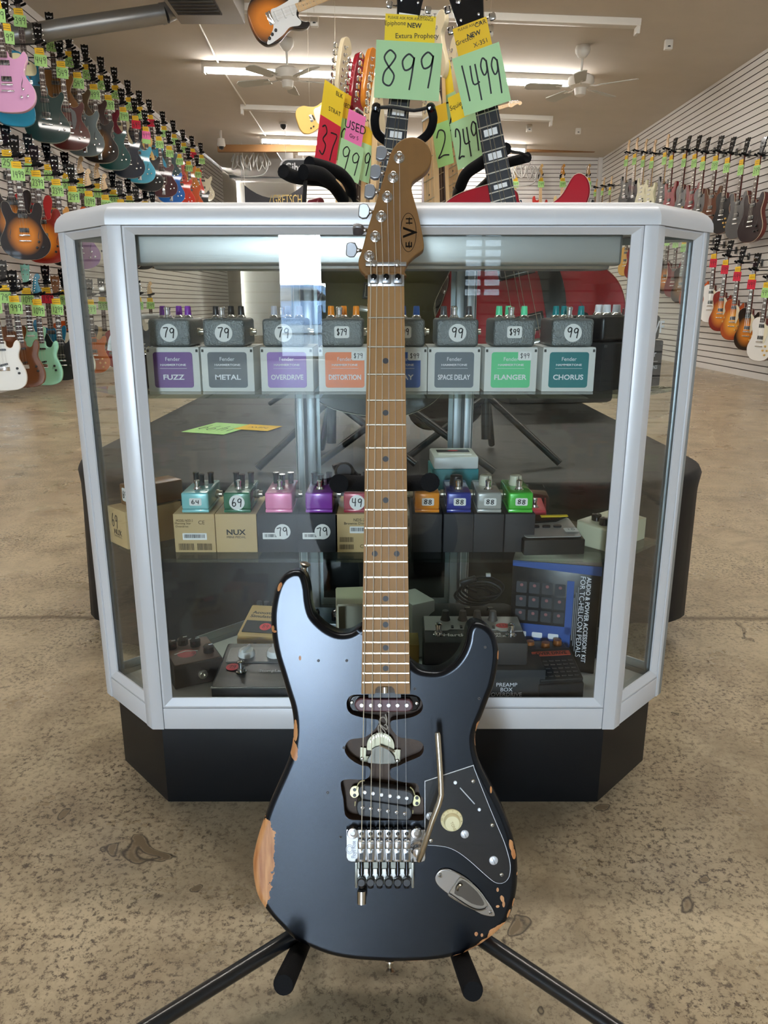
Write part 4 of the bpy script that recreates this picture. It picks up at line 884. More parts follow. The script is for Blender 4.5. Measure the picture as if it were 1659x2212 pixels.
# amplifier behind the red guitar
q = atY(1235, 740, 2.9)
r = thing('amplifier', 'black guitar amplifier behind the red guitar on the table', 'amplifier', (q.x, 3.0, 0.452), (0, 0, R(10)))
m = MB(); m.box((0, 0.12, 0.21), (0.44, 0.24, 0.42), mat('amp_vinyl', '1a1a1b', 0.55, bump=0.3, bscale=300), bev=0.02); m.build('cabinet', r); m = MB(); m.box((0, -0.003, 0.17), (0.38, 0.01, 0.30), mat('grille_cloth', '242424', 0.8)); m.build('grille_cloth', r); m = MB(); m.tube([(-0.1, 0.12, 0.42), (-0.08, 0.12, 0.445), (0.08, 0.12, 0.445), (0.1, 0.12, 0.42)], 0.008, BLK, smooth=3); m.build('handle', r)
# ================================================================== generic electric guitars (origin at the nut, front towards -Y, hanging down -Z)
def px2(pts, ox=833, oy=620, k=0.000549): return [((x-ox)*k, -(y-oy)*k) for x, y in pts]
STRAT_PX = [(779,1353),(757,1366),(732,1368),(710,1359),(692,1345),(677,1327),(670,1301),(667,1272),(661,1247),(652,1234),(641,1231),(627,1233),(612,1242),(600,1258),(591,1283),(585,1316),(584,1345),(587,1381),(594,1417),(605,1453),(618,1497),(627,1525),(632,1554),(633,1583),(629,1616),(621,1645),(609,1674),(597,1700),(582,1734),(569,1771),(555.5,1812),(546,1853),(545,1879),(548,1909),(557,1943),(580,1978),(606,2006),(632,2031),(669,2051),(714,2068),(763,2077),(819,2081),(875,2082),(931,2079),(980,2071),(1017,2057),(1051,2036),(1080.5,2012),(1099,1990),(1110,1962),(1118,1924),(1120,1887),(1118,1849),(1110,1812),(1097,1771),(1080,1734),(1062,1700),(1044.5,1666.5),(1034,1640),(1029,1616),(1028,1591),(1034,1569),(1044.5,1543.6),(1057,1511),(1068,1482),(1075,1449.5),(1079,1417),(1077,1392),(1070,1370),(1057,1354),(1041,1345),(1026,1344),(1015.6,1352),(1010,1366),(1006.5,1388),(996,1413),(978,1435),(952,1449.5),(923,1450),(902,1443),(887,1429),(884,1424),(870,1415),(800,1368),(784,1356)]
SHAPES = {
 'strat': px2(STRAT_PX[::2]),
 'lp': [(.03,-.41),(.035,-.455),(.06,-.478),(.09,-.465),(.112,-.437),(.135,-.44),(.143,-.48),(.127,-.53),(.118,-.575),(.135,-.63),(.163,-.69),(.166,-.745),(.14,-.80),(.08,-.84),(0,-.85),(-.08,-.84),(-.14,-.80),(-.166,-.745),(-.163,-.69),(-.135,-.63),(-.118,-.575),(-.127,-.53),(-.143,-.48),(-.133,-.43),(-.09,-.40),(-.04,-.393),(0,-.40)],
 'hollow': [(.03,-.40),(.035,-.43),(.07,-.455),(.115,-.44),(.15,-.40),(.172,-.41),(.175,-.45),(.148,-.51),(.14,-.56),(.165,-.61),(.20,-.67),(.205,-.735),(.175,-.80),(.10,-.845),(0,-.855),(-.10,-.845),(-.175,-.80),(-.205,-.735),(-.20,-.67),(-.165,-.61),(-.145,-.56),(-.152,-.50),(-.16,-.45),(-.145,-.40),(-.10,-.37),(-.04,-.365),(0,-.37)],
 'semi': [(.03,-.43),(.045,-.465),(.075,-.455),(.09,-.41),(.11,-.375),(.145,-.37),(.165,-.405),(.162,-.46),(.145,-.52),(.145,-.56),(.17,-.62),(.20,-.68),(.203,-.74),(.17,-.80),(.10,-.845),(0,-.855),(-.10,-.845),(-.17,-.80),(-.203,-.74),(-.20,-.68),(-.17,-.62),(-.145,-.56),(-.145,-.52),(-.162,-.46),(-.165,-.405),(-.145,-.37),(-.11,-.375),(-.09,-.41),(-.075,-.455),(-.045,-.465),(-.03,-.43)],
 'tele': [(.03,-.43),(.036,-.47),(.06,-.488),(.085,-.48),(.102,-.445),(.125,-.425),(.143,-.445),(.145,-.49),(.128,-.54),(.125,-.58),(.148,-.64),(.165,-.70),(.163,-.76),(.14,-.81),(.08,-.84),(0,-.845),(-.08,-.84),(-.14,-.81),(-.163,-.76),(-.165,-.70),(-.14,-.64),(-.122,-.57),(-.13,-.51),(-.148,-.46),(-.145,-.415),(-.11,-.395),(-.05,-.40),(-.03,-.41)],
 'sg': [(.03,-.44),(.05,-.475),(.08,-.45),(.10,-.40),(.125,-.38),(.14,-.41),(.13,-.48),(.118,-.55),(.135,-.62),(.16,-.69),(.16,-.76),(.12,-.82),(.05,-.845),(-.05,-.845),(-.12,-.82),(-.16,-.76),(-.16,-.69),(-.135,-.62),(-.118,-.55),(-.13,-.48),(-.14,-.41),(-.125,-.38),(-.10,-.40),(-.08,-.45),(-.05,-.475),(-.03,-.44)],
 'offset': [(.03,-.44),(.05,-.47),(.09,-.46),(.115,-.425),(.135,-.42),(.145,-.45),(.135,-.51),(.12,-.58),(.135,-.64),(.165,-.71),(.16,-.77),(.12,-.82),(.04,-.85),(-.06,-.845),(-.13,-.80),(-.165,-.73),(-.155,-.66),(-.125,-.60),(-.125,-.54),(-.15,-.48),(-.165,-.42),(-.155,-.37),(-.125,-.36),(-.10,-.39),(-.07,-.43),(-.03,-.44)]}
HEAD3 = [(-.021,0),(-.028,.03),(-.036,.09),(-.040,.14),(-.038,.17),(-.018,.163),(0,.175),(.018,.163),(.038,.17),(.040,.14),(.036,.09),(.028,.03),(.021,0)]
HEAD6 = [(-.021,0),(-.034,.018),(-.032,.06),(-.024,.11),(-.014,.15),(0.0,.178),(.022,.185),(.036,.168),(.036,.143),(.018,.125),(.022,.09),(.034,.05),(.036,.028),(.021,0)]
MC = {}
def cached(key, fn):
    if key not in MC:
        mb = fn(); o = mb.build('proto_'+key[0]); MC[key] = o.data; bpy.data.objects.remove(o)
    return MC[key]
def cpart(name, key, fn, parent, M=None):
    o = bpy.data.objects.new(name, cached(key, fn)); COL.objects.link(o); o.parent = parent
    if M is not None: o.matrix_local = M
    return o
PICK = mat('pickup_metal', 'c4c4c2', 0.25, 0.9); ROSE = mat('rosewood', '3a2620', 0.5); MAPLE = mat('maple_neck', 'd6b486', 0.3, vary=0.08); EBONY = mat('ebony', '16161a', 0.35)
MAHOG = mat('mahogany_back', '5a1c14', 0.25, coat=0.4); BIND = mat('binding_cream', 'e0d8b8', 0.4); INLAY = mat('pearl_inlay', 'e4e4e2', 0.3)
def burst(name, ci, co, cx=0, cz=-.65, rx=.15, rz=.17):
    """sunburst finish laid out on the guitar's own coordinates"""
    if name in MATS: return MATS[name]
    m = mat(name, ci, 0.3, coat=0.7, spec=0.15); nt = m.node_tree; b = nt.nodes['Principled BSDF']; N = nt.nodes.new; L = nt.links.new
    tc = N('ShaderNodeTexCoord'); mp = N('ShaderNodeMapping'); mp.vector_type = 'TEXTURE'; mp.inputs['Location'].default_value = (cx, 0, cz); mp.inputs['Scale'].default_value = (rx, 10, rz)
    L(tc.outputs['Object'], mp.inputs[0]); ln = N('ShaderNodeVectorMath'); ln.operation = 'LENGTH'; L(mp.outputs[0], ln.inputs[0])
    r = N('ShaderNodeValToRGB'); L(ln.outputs['Value'], r.inputs[0]); r.color_ramp.elements[0].position = 0.45; r.color_ramp.elements[0].color = srgb(ci)+(1,); r.color_ramp.elements[1].position = 1.05; r.color_ramp.elements[1].color = srgb(co)+(1,)
    L(r.outputs[0], b.inputs['Base Color']); return m
TAGC = {'g': GREEN, 'r': RED, 'p': PINK}
def tag_mesh(price, c, w=0.11, two=False):
    def fn():
        m = MB(); M = TR(0, -0.034, -0.12) @ FRONT
        m.box((0.0, 0.045, 0), (w*0.72, 0.06, 0.0006), YELLOW2, M @ RZ(3)); m.box((0, 0.055, 0.0006), (w*0.5, 0.003, 0.0002), BRN, M); m.box((0, 0.038, 0.0006), (w*0.55, 0.004, 0.0002), BRN, M)
        m.box((0.003, -0.03, 0.001), (w, 0.10, 0.0006), TAGC[c], M @ RZ(-2))
        if two: m.box((0.0, -0.09, 0.0005), (w, 0.09, 0.0006), GREEN, M)
        m.hand(price, w*0.85, 0.055, INK, M @ TR(0.003, -0.03, 0.0018), 0.0045); return m
    return fn
def guitar(kind, col, loc, yaw=0, roll=0, lean=0, name='electric_guitar', label='', group=None, head='3', hcol=None, fb='r', binding=True, guard=None, back=None, tag=None, tagc='g', scale=1.0, two=False, M=None, tremolo=False, hi=False, gold=False):
    R0 = TR(*loc) @ RZ(yaw) @ RY(roll) @ RX(lean) @ Matrix.Scale(scale, 4) if M is None else M
    r = thing(name, label, 'guitar', M=R0, group=group)
    bodym = col if isinstance(col, bpy.types.Material) else paint(col)
    backm = back or bodym; nb = kind in ('strat', 'tele', 'offset')
    th = 0.045 if kind not in ('hollow', 'semi', 'archtop') else 0.055
    out = SHAPES[kind]; pocket = -0.012
    def body():
        m = MB(); o = cat_rom([(x, z, 0) for x, z in out], 3 if not hi else 6); o = [(v.x, v.y) for v in o]
        m.prism(o, -th+0.016, 0.016, bodym, FRONT, bev=0.006 if nb else 0.003, seg=3, side=backm)
        if binding and not nb: m.prism(inset(ccw([Vector(p) for p in o]), -0.0006), 0.009, 0.0135, BIND, FRONT)
        return m
    # local y is -depth after FRONT: prism z1 -> y=-z1
    b = cpart('body', ('body', kind, bodym.name, backm.name, binding, hi), body, r)
    def neck():
        m = MB(); fbm = {'r': ROSE, 'm': MAPLE, 'e': EBONY}[fb]; nk = MAPLE if (nb or fb == 'm') else MAHOG
        e = -.44
        m.prism([(-.021, 0.0), (-.028, e), (.028, e), (.021, 0.0)], 0.006, 0.022, nk, FRONT, bev=0, back_bev=0.006)
        m.prism([(-.0215, 0.0), (-.028, e-.01), (.028, e-.01), (.0215, 0.0)], 0.022, 0.027, fbm, FRONT, bev=0.001)
        for n in range(1, 20, 1 if hi else 2): zf = -.648*(1-2**(-n/12)); m.box((0, zf, 0.0275), (0.042-zf*.03, 0.0022, 0.0015), NICKEL, FRONT)
        for n in (3, 5, 7, 9, 12, 15, 17):
            zf = -.648*(1-2**(-(n-.5)/12))
            if nb: m.prism(circle(0.003, 0, zf, 8), 0.027, 0.0273, DOT if fb == 'm' else INLAY, FRONT)
            else: m.box((0, zf, 0.0271), (0.028, 0.014 if n < 10 else 0.009, 0.0006), INLAY, FRONT)
        m.box((0, 0.002, 0.026), (0.043, 0.005, 0.008), WHITE, FRONT)
        for s_ in (-1, 1): m.tube([(-.0175*s_, -0.0305, 0.0), (-.025*s_, -0.034, -.64)], 0.0006, NICKEL, seg=4, caps=False)
        for s_ in (-.3, .35): m.tube([(-.0175*s_*.6, -0.0305, 0.0), (-.025*s_*.6, -0.034, -.64)], 0.0006, NICKEL, seg=4, caps=False)
        return m
    cpart('neck', ('neck', nb, fb, hi), neck, r)
    hm = hcol or ('0f0f11' if head == '3' else None)
    def headstock():
        m = MB(); hmat = MAPLE if hm is None else paint(hm, 0.2)
        m.prism([(v.x, v.y) for v in cat_rom([(x, z, 0) for x, z in (HEAD3 if head == '3' else HEAD6)], 3)], 0.004, 0.019, hmat, TR(0, 0, 0) @ RX(-8 if head == '3' else 0) @ FRONT, bev=0.0015)
        if head == '3': m.text('Gretsch' if kind in ('hollow', 'archtop') else 'Gibson', 0.012, INLAY, RX(-8) @ TR(0, -0.0195, 0.13) @ FRONT)
        return m
    cpart('headstock', ('head', head, str(hm), kind == 'hollow'), headstock, r)
    def tuner():
        m = MB(); m.lathe([(0.006, 0), (0.006, 0.002), (0.003, 0.003), (0.0028, 0.010), (0, 0.011)], CHROME, TR(0, -0.018, 0) @ RX(90), 10); m.box((-0.026, 0, 0), (0.014, 0.007, 0.016), CHROME, bev=0.003); m.tube([(-.018, 0, 0), (-.006, 0, 0)], 0.002, CHROME, seg=6); return m
    ts = [(-1, z) for z in (.035, .078, .12)]+[(1, z) for z in (.035, .078, .12)] if head == '3' else [(-1, .028+.0235*k) for k in range(6)]
    for sd, z in ts:
        x0 = (-.019+(z-.03)*.03 if head == '3' else -.021+(z-.02)*.16)
        cpart('tuning_peg', ('tuner',), tuner, r, TR(x0*(-sd if head == '3' else 1)*(1 if head != '3' else -1) if False else (x0 if sd < 0 else -x0), 0.008 if head == '3' else 0, z) @ (Matrix() if sd < 0 else Matrix.Rotation(math.pi, 4, 'Y')))
    def hum(): m = MB(); m.box((0, -0.018, 0), (0.078, 0.006, 0.038), BLK if not gold else mat('gold', 'c9a54a', 0.25, 0.9), bev=0.001); m.box((0, -0.021, 0), (0.070, 0.006, 0.031), PICK, bev=0.002); return m
    def sgl(): m = MB(); m.prism(rrect(0.07, 0.016, 0.0075), 0.018, 0.026, WHITE if guard != '111114' else BLK, FRONT, bev=0.001); return m
    if kind == 'strat':
        if guard: 
            def pg(): m = MB(); m.prism([(v.x, v.y) for v in cat_rom([(-.045,-.41,0),(-.075,-.43,0),(-.06,-.50,0),(-.05,-.58,0),(-.045,-.63,0),(.02,-.645,0),(.07,-.67,0),(.13,-.745,0),(.148,-.73,0),(.125,-.62,0),(.095,-.55,0),(.105,-.48,0),(.085,-.455,0),(.05,-.47,0),(.02,-.46,0)], 4)], 0.016, 0.018, mat('guard_'+guard, guard, 0.25), FRONT); return m
            cpart('pickguard', ('pg', kind, guard), pg, r)
        for z in (-.49, -.548, -.61): cpart('pickup', ('sgl', str(guard)), sgl, r, TR(0, 0, z))
    elif kind == 'tele':
        if guard:
            def pg(): m = MB(); m.prism([(v.x, v.y) for v in cat_rom([(-.04,-.42,0),(-.10,-.42,0),(-.125,-.45,0),(-.105,-.52,0),(-.10,-.57,0),(-.06,-.60,0),(.06,-.60,0),(.09,-.565,0),(.085,-.51,0),(.04,-.48,0),(.0,-.46,0)], 4)], 0.016, 0.018, mat('guard_'+guard, guard, 0.25), FRONT); return m
            cpart('pickguard', ('pg', kind, guard), pg, r)
        cpart('pickup', ('sgl', 'x'), sgl, r, TR(0, 0, -.50)); 
        cpart('pickup', ('sgl', 'x'), sgl, r, TR(0, 0, -.625) @ RY(-12))
    else:
        for z in (-.485, -.605): cpart('pickup', ('hum', gold), hum, r, TR(0, 0, z))
        if guard:
            def pg(): m = MB(); m.prism([(v.x, v.y) for v in cat_rom([(.035,-.46,0),(.06,-.475,0),(.085,-.50,0),(.09,-.58,0),(.06,-.66,0),(.045,-.63,0),(.045,-.52,0)], 4)], 0.022, 0.0245, mat('guard_'+guard, guard, 0.25), FRONT, bev=0.0005); return m
            cpart('pickguard', ('pg', 'lp', guard), pg, r)
    def bridge():
        m = MB(); m.box((0, -0.022, -.648), (0.088, 0.012, 0.014), CHROME, bev=0.002)
        if tremolo:
            m.box((0, -0.018, -.755), (0.045, 0.004, 0.13), CHROME, bev=0.001); m.tube([(0.02, -0.03, -.70), (0.05, -0.045, -.66), (0.055, -0.05, -.56)], 0.003, CHROME, smooth=4, seg=6)
        elif not nb: m.box((0, -0.021, -.695), (0.10, 0.012, 0.012), CHROME, bev=0.003)
        else: m.box((0, -0.018, -.66), (0.085, 0.004, 0.035), CHROME, bev=0.001)
        return m
    cpart('bridge', ('bridge', nb, tremolo), bridge, r)
    def kn():
        m = MB(); m.lathe([(0.011, 0), (0.010, 0.012), (0.008, 0.013), (0, 0.013)], (mat('knob_amber2', 'd8b060', 0.3) if kind in ('lp',) else CHROME if kind == 'hollow' else BLK), RX(90), 10); return m
    ks = {'lp': [(.085,-.69),(.115,-.735),(.06,-.735),(.09,-.78)], 'hollow': [(.12,-.68),(.15,-.73),(.10,-.74)], 'shield': [(.10,-.72),(.13,-.77)], 'archtop': [(.12,-.62),(.15,-.67),(.10,-.68)], 'semi': [(.11,-.70),(.14,-.745),(.09,-.75)], 'sg': [(.075,-.70),(.105,-.74)], 'tele': [(.10,-.66),(.11,-.70)], 'strat': [(.082,-.655),(.098,-.69),(.115,-.72)], 'offset': [(.10,-.70),(.08,-.74)]}[kind]
    for x, z in ks: cpart('control_knob', ('kn', kind), kn, r, TR(x, -0.017, z))
    if kind in ('hollow', 'semi', 'archtop'):
        def fh(): m = MB(); m.prism([(v.x, v.y) for v in cat_rom([(0,.05,0),(.008,.03,0),(.003,0,0),(-.006,-.03,0),(0,-.05,0),(-.01,-.035,0),(-.003,0,0),(.006,.03,0)], 3)], 0.0162, 0.0168, BLK, FRONT); return m
        for s_ in (-1, 1): cpart('sound_hole', ('fh',), fh, r, TR(s_*.115, 0, -.63))
    if tag: cpart('price_tag', ('tag', tag, tagc, two), tag_mesh(tag, tagc, two=two), r)
    return r
def hanger(loc, yaw, arm, label, group):
    """padded yoke on an arm reaching back to the wall along local +Y"""
    r = thing('wall_hanger', label, 'hanger', loc, (0, 0, R(yaw)), group)
    def yoke():
        m = MB(); m.tube([(-.034, -.06, 0.016), (-.036, -.02, 0), (-.03, .012, -0.003), (0, .025, -.005), (.03, .012, -0.003), (.036, -.02, 0), (.034, -.06, 0.016)], 0.011, FOAM, smooth=3, seg=8); return m
    cpart('yoke', ('yoke',), yoke, r)
    def am(): m = MB(); m.tube([(0, .02, -.005), (0, arm, -.005)], 0.006, BLKM, seg=8); m.box((0, arm, -.005), (0.05, 0.006, 0.08), BLKM, bev=0.001); return m
    cpart('arm', ('arm', round(arm, 2)), am, r)
    return r
# ------------------------------------------------------------------ guitars standing on the table
EXT = burst('olive_tiger', '4c4818', '14140a', 0, -.62, .17, .25)
q = atY(880, 48, 1.62)
# centre: black headed guitar with the 899 card
SHAPES['extura'] = [(.03,-.44),(.06,-.47),(.11,-.46),(.165,-.43),(.18,-.45),(.15,-.55),(.135,-.60),(.16,-.68),(.215,-.80),(.20,-.83),(.05,-.80),(-.06,-.80),(-.19,-.84),(-.215,-.80),(-.17,-.70),(-.14,-.62),(-.15,-.56),(-.20,-.47),(-.22,-.41),(-.19,-.40),(-.10,-.44),(-.03,-.44)]
def table_guitar(kind, col, px, py, Y, roll, yaw, lean, label, **k):
    return guitar(kind, col, tuple(atY(px, py, Y)), yaw, roll, lean, label=label, group='guitars standing on the cloth covered table', **k)
SHAPES['sg2'] = SHAPES['sg']
SHAPES['shield'] = [(x*1.15, z-.05) for x, z in SHAPES['lp']]
g1 = table_guitar('shield', EXT, 880, 48, 1.66, 6.5, 2, -6, 'black headed guitar with olive body and block inlays behind the brown headstock', head='3', hcol='101216', fb='e', hi=True, scale=0.84)
SHAPES['archtop'] = [(x, -.30+(z+.365)*.86) for x, z in SHAPES['hollow']]
g2 = table_guitar('archtop', 'a01222', 1024, 84, 1.70, -13.5, -12, -8, 'glossy red hollow body guitar leaning right behind the case', head='3', hcol='121214', fb='e', hi=True, guard='1a1a1c', back=paint('7c0e1c'), scale=0.94)
MP = dict(head='6', hcol='ddcba6')
table_guitar('strat', '5e1020', 733, 212, 2.60, 11, 60, -5, 'maple necked guitar leftmost on the table, edge on, with red price card', fb='m', guard='111114', hi=True, **MP)
table_guitar('strat', '1a1a1c', 762, 246, 2.54, 12, 60, -5, 'guitar with glossy dark red headstock, second from left on the table', fb='r', guard='f0f0f0', head='6', hcol='8a1020')
table_guitar('tele', '20140c', 788, 240, 2.47, 12, 60, -5, 'guitar with orange tinted headstock, third from left on the table', fb='m', guard='111114', head='6', hcol='c87a28')
table_guitar('strat', '101012', 806, 292, 2.38, 12, 60, -5, 'natural maple headstock guitar nearest the black headed one, left side', fb='m', guard='f0f0f0', **MP)
table_guitar('strat', '14181c', 990, 222, 2.50, -11, -57, -5, 'pale maple headstock guitar with 249 card, right of the 899 card', fb='m', guard='f0f0f0', hi=True, **MP)
table_guitar('strat', '181818', 958, 178, 2.41, -11, -57, -5, 'guitar half hidden behind the right edge of the 899 card', fb='r', guard='f0f0f0', **MP)
table_guitar('tele', '241410', 940, 262, 2.30, -11, -57, -5, 'lower natural headstock guitar between the 899 card and the 249 card', fb='m', guard='111114', **MP)
# price cards held under the strings (big enough to read: things of their own)
def card(px, py, Y, w, h, col, txt, label, rot=0, yaw=0, amber=None, pen=None, slant=0):
    q = atY(px, py, Y); r = thing('price_card', label, 'price card', q, (0, R(rot), R(yaw)))
    m = MB(); m.box((0, 0, 0), (w, 0.0008, h), col, bev=0); m.hand(txt, w*0.86, h*0.62, INK, TR(0, -0.0008, 0) @ FRONT, pen or h*0.035, slant); m.build('card', r)
    if amber:
        aw, ah, lines, c2 = amber; m = MB(); m.box((0, 0.0006, h/2+ah/2-0.006), (aw, 0.0008, ah), c2 or YELLOW)
        for t, dx, dz, s_, bold in lines: m.text(t, s_, INK, TR(dx, -0.0004, h/2+ah/2+dz) @ FRONT @ RZ(3 if bold is None else 0), bool(bold))
        m.build('stock_slip', r)
    return r
card(881, 153, 1.605, 0.124, 0.098, GREEN2, '899', 'green card reading 899 under the strings of the black headed guitar', rot=3, amber=(0.094, 0.05, [('PLEASE ASK FOR ASSISTANCE', 0, 0.013, 0.0045, False), ('NEW', 0.008, 0.002, 0.008, True), ('Epiphone', -0.028, 0.003, 0.0075, None), ('Extura Prophecy', 0.014, -0.016, 0.0085, None), ('yellow T', 0.03, 0.018, 0.007, None)], None), pen=0.0032)
card(1040, 172, 1.63, 0.092, 0.105, GREEN2, '1499', 'green card reading 1499 on the leaning red guitar', rot=-15, yaw=-12, amber=(0.066, 0.055, [('PLEASE ASK FOR', 0, 0.016, 0.0045, False), ('NEW', 0.004, 0.0, 0.008, True), ('CAR', 0.02, 0.014, 0.008, None), ('Gretsch', -0.015, -0.004, 0.008, None), ('X-351', 0.012, -0.018, 0.008, None)], YELLOW2), pen=0.003)
card(708, 310, 2.36, 0.085, 0.125, RED, '37', 'red card on the leftmost maple guitar neck, reading 37', rot=13, yaw=50, amber=(0.085, 0.10, [('STRAT', 0.01, -0.02, 0.012, None), ('BLK', 0.02, 0.03, 0.012, None)], YELLOW))
card(733, 300, 2.44, 0.066, 0.12, GREEN, '99', 'green card on the dark red guitar neck beside the red card', rot=12, yaw=45, amber=(0.05, 0.075, [('RED', 0.01, 0.0, 0.012, None)], YELLOW2))
card(756, 348, 2.26, 0.08, 0.095, GREEN2, '99', 'green card under the pink used slip', rot=13, yaw=40, amber=(0.06, 0.085, [('USED', 0.0, 0.0, 0.022, None), ('Gtr 5', 0, -0.026, 0.010, None)], PINK))
card(784, 350, 2.34, 0.06, 0.10, GREEN2, '49', 'pale green card reading 49, rightmost of the left bunch', rot=12, yaw=35, amber=(0.06, 0.05, [], YELLOW2))
card(1010, 305, 2.2, 0.085, 0.12, GREEN2, '249', 'green card reading 249 on the pale maple guitar', rot=-14, yaw=-35, amber=(0.07, 0.07, [('Squier', -0.012, 0.0, 0.012, None), ('MINI', 0.012, -0.01, 0.008, True)], YELLOW))
card(972, 255, 2.38, 0.06, 0.125, GREEN2, '2', 'narrow green card showing a 2, left of the 249 card', rot=-12, yaw=-40, amber=(0.05, 0.09, [], YELLOW))
card(956, 312, 2.24, 0.055, 0.11, GREEN, '2', 'lowest green card showing a 2, beneath the 899 card', rot=-10, yaw=-35, amber=(0.05, 0.05, [], YELLOW2))
# stands on the table
def v(px, py, Y, o): q = atY(px, py, Y)-Vector(o); return (q.x, q.y, q.z)
o = (0.04, 1.80, 0.452)
r = thing('guitar_stand', 'black guitar stand whose ring shaped yoke closes around the black headed guitar neck', 'stand', o)
m = MB(); c0 = Vector(atY(870, 262, 1.66))-Vector(o)
m.tube([(c0.x-.052, -.19, c0.z+.012), (c0.x-.055, -.18, c0.z-.012), (c0.x-.045, -.15, c0.z-.03), (c0.x, -.12, c0.z-.045), (c0.x+.045, -.15, c0.z-.03), (c0.x+.058, -.18, c0.z-.008), (c0.x+.052, -.19, c0.z+.014)], 0.0085, FOAM, smooth=5, seg=12); m.build('yoke', r)
m = MB(); m.tube([(c0.x-.052, -.195, c0.z+.012), (c0.x-.02, -.2, c0.z+.012), (c0.x+.02, -.2, c0.z+.006), (c0.x+.052, -.195, c0.z+.014)], 0.0032, BLK, smooth=3, seg=8); 
for sx in (-1, 1): m.lathe([(0.008, 0), (0.009, 0.004), (0.006, 0.009), (0, 0.01)], BLKG, TR(c0.x+sx*.052, -.193, c0.z+.012) @ RX(90), 14)
m.build('safety_strap', r)
m = MB(); m.tube([(c0.x, -.12, c0.z-.045), (c0.x*.8, -.04, c0.z-.10), (0, 0, 0.25), (0, 0, 0.05)], 0.012, BLKM, smooth=4); m.build('post', r)
for a in (90, 210, 330): m = MB(); m.tube([(0, 0, 0.16), (.25*math.cos(R(a)), .16*math.sin(R(a)), 0.008)], 0.009, BLKM); m.build('leg', r)
def pad_arm(r, pts, o, rr=0.0125): m = MB(); m.tube([v(*p, o) for p in pts], rr, FOAM, smooth=6, seg=12); return m.build('padded_arm', r)
o = (-0.13, 1.86, 0.452)
r = thing('guitar_stand', 'black stand with crossed foam padded arms above the case, left of the brown headstock', 'stand', o)
pad_arm(r, [(612, 370, 1.52), (640, 383, 1.56), (690, 388, 1.62), (718, 400, 1.68), (742, 432, 1.74)], o)
pad_arm(r, [(668, 352, 1.60), (705, 362, 1.66), (738, 378, 1.72), (757, 405, 1.78), (758, 440, 1.82)], o)
pad_arm(r, [(655, 372, 1.54), (690, 376, 1.58), (712, 392, 1.64)], o, 0.014)
m = MB(); m.tube([v(657, 362, 1.55, o), v(660, 375, 1.56, o), v(657, 440, 1.58, o), v(655, 470, 1.6, o)], 0.004, BLK, smooth=3, seg=8); m.build('strap', r)
m = MB(); m.tube([v(742, 432, 1.74, o), v(752, 470, 1.8, o), (0.01, 0, 0.35), (0, 0, 0.05)], 0.012, BLKM, smooth=4); m.tube([v(758, 440, 1.82, o), v(757, 480, 1.84, o), (0.012, 0, 0.35)], 0.011, BLKM, smooth=4); m.build('post', r)
for a in (100, 220, 340): m = MB(); m.tube([(0, 0, 0.16), (.22*math.cos(R(a)), .16*math.sin(R(a)), 0.008)], 0.009, BLKM); m.build('leg', r)
o = (0.26, 1.92, 0.452)
r = thing('guitar_stand', 'black stand with foam padded arms around the leaning red guitar neck', 'stand', o)
pad_arm(r, [(995, 402, 1.86), (1008, 375, 1.80), (1040, 352, 1.74), (1082, 326, 1.68), (1092, 322, 1.66)], o)
pad_arm(r, [(1085, 355, 1.80), (1110, 348, 1.76), (1140, 340, 1.72)], o, 0.0105)
m = MB(); m.tube([v(1093, 322, 1.66, o), v(1110, 328, 1.68, o), v(1125, 330, 1.70, o), v(1141, 338, 1.71, o)], 0.003, BLK, smooth=3, seg=8); m.build('safety_strap', r)
m = MB(); m.tube([v(995, 402, 1.86, o), v(990, 450, 1.9, o), (-0.02, 0, 0.4), (0, 0, 0.05)], 0.012, BLKM, smooth=4); m.tube([v(1085, 355, 1.80, o), v(1060, 385, 1.84, o), v(1000, 440, 1.9, o)], 0.009, BLKM, smooth=4); m.build('post', r)
for a in (80, 200, 320): m = MB(); m.tube([(0, 0, 0.16), (.22*math.cos(R(a)), .16*math.sin(R(a)), 0.008)], 0.009, BLKM); m.build('leg', r)
# stands that carry the bunches of necks on the table
for sx, lb in ((-1, 'left'), (1, 'right')):
    r = thing('guitar_rack', 'slim black rack on the table holding the %s bunch of maple necked guitars' % lb, 'rack', (sx*0.30, 2.85, 0.452))
    m = MB(); m.tube([(0, 0, 0.02), (0, 0, 0.70)], 0.013, BLKM); m.build('post', r)
    for a in (30, 150, 270): m = MB(); m.tube([(0, 0, 0.10), (.16*math.cos(R(a)), .14*math.sin(R(a)), 0.012)], 0.009, BLKM); m.build('leg', r)
    m = MB(); m.tube([(-.2, -.06, 0.68), (0, 0, 0.70), (.2, -.06, 0.68)], 0.012, FOAM, smooth=3); m.build('neck_bar', r)
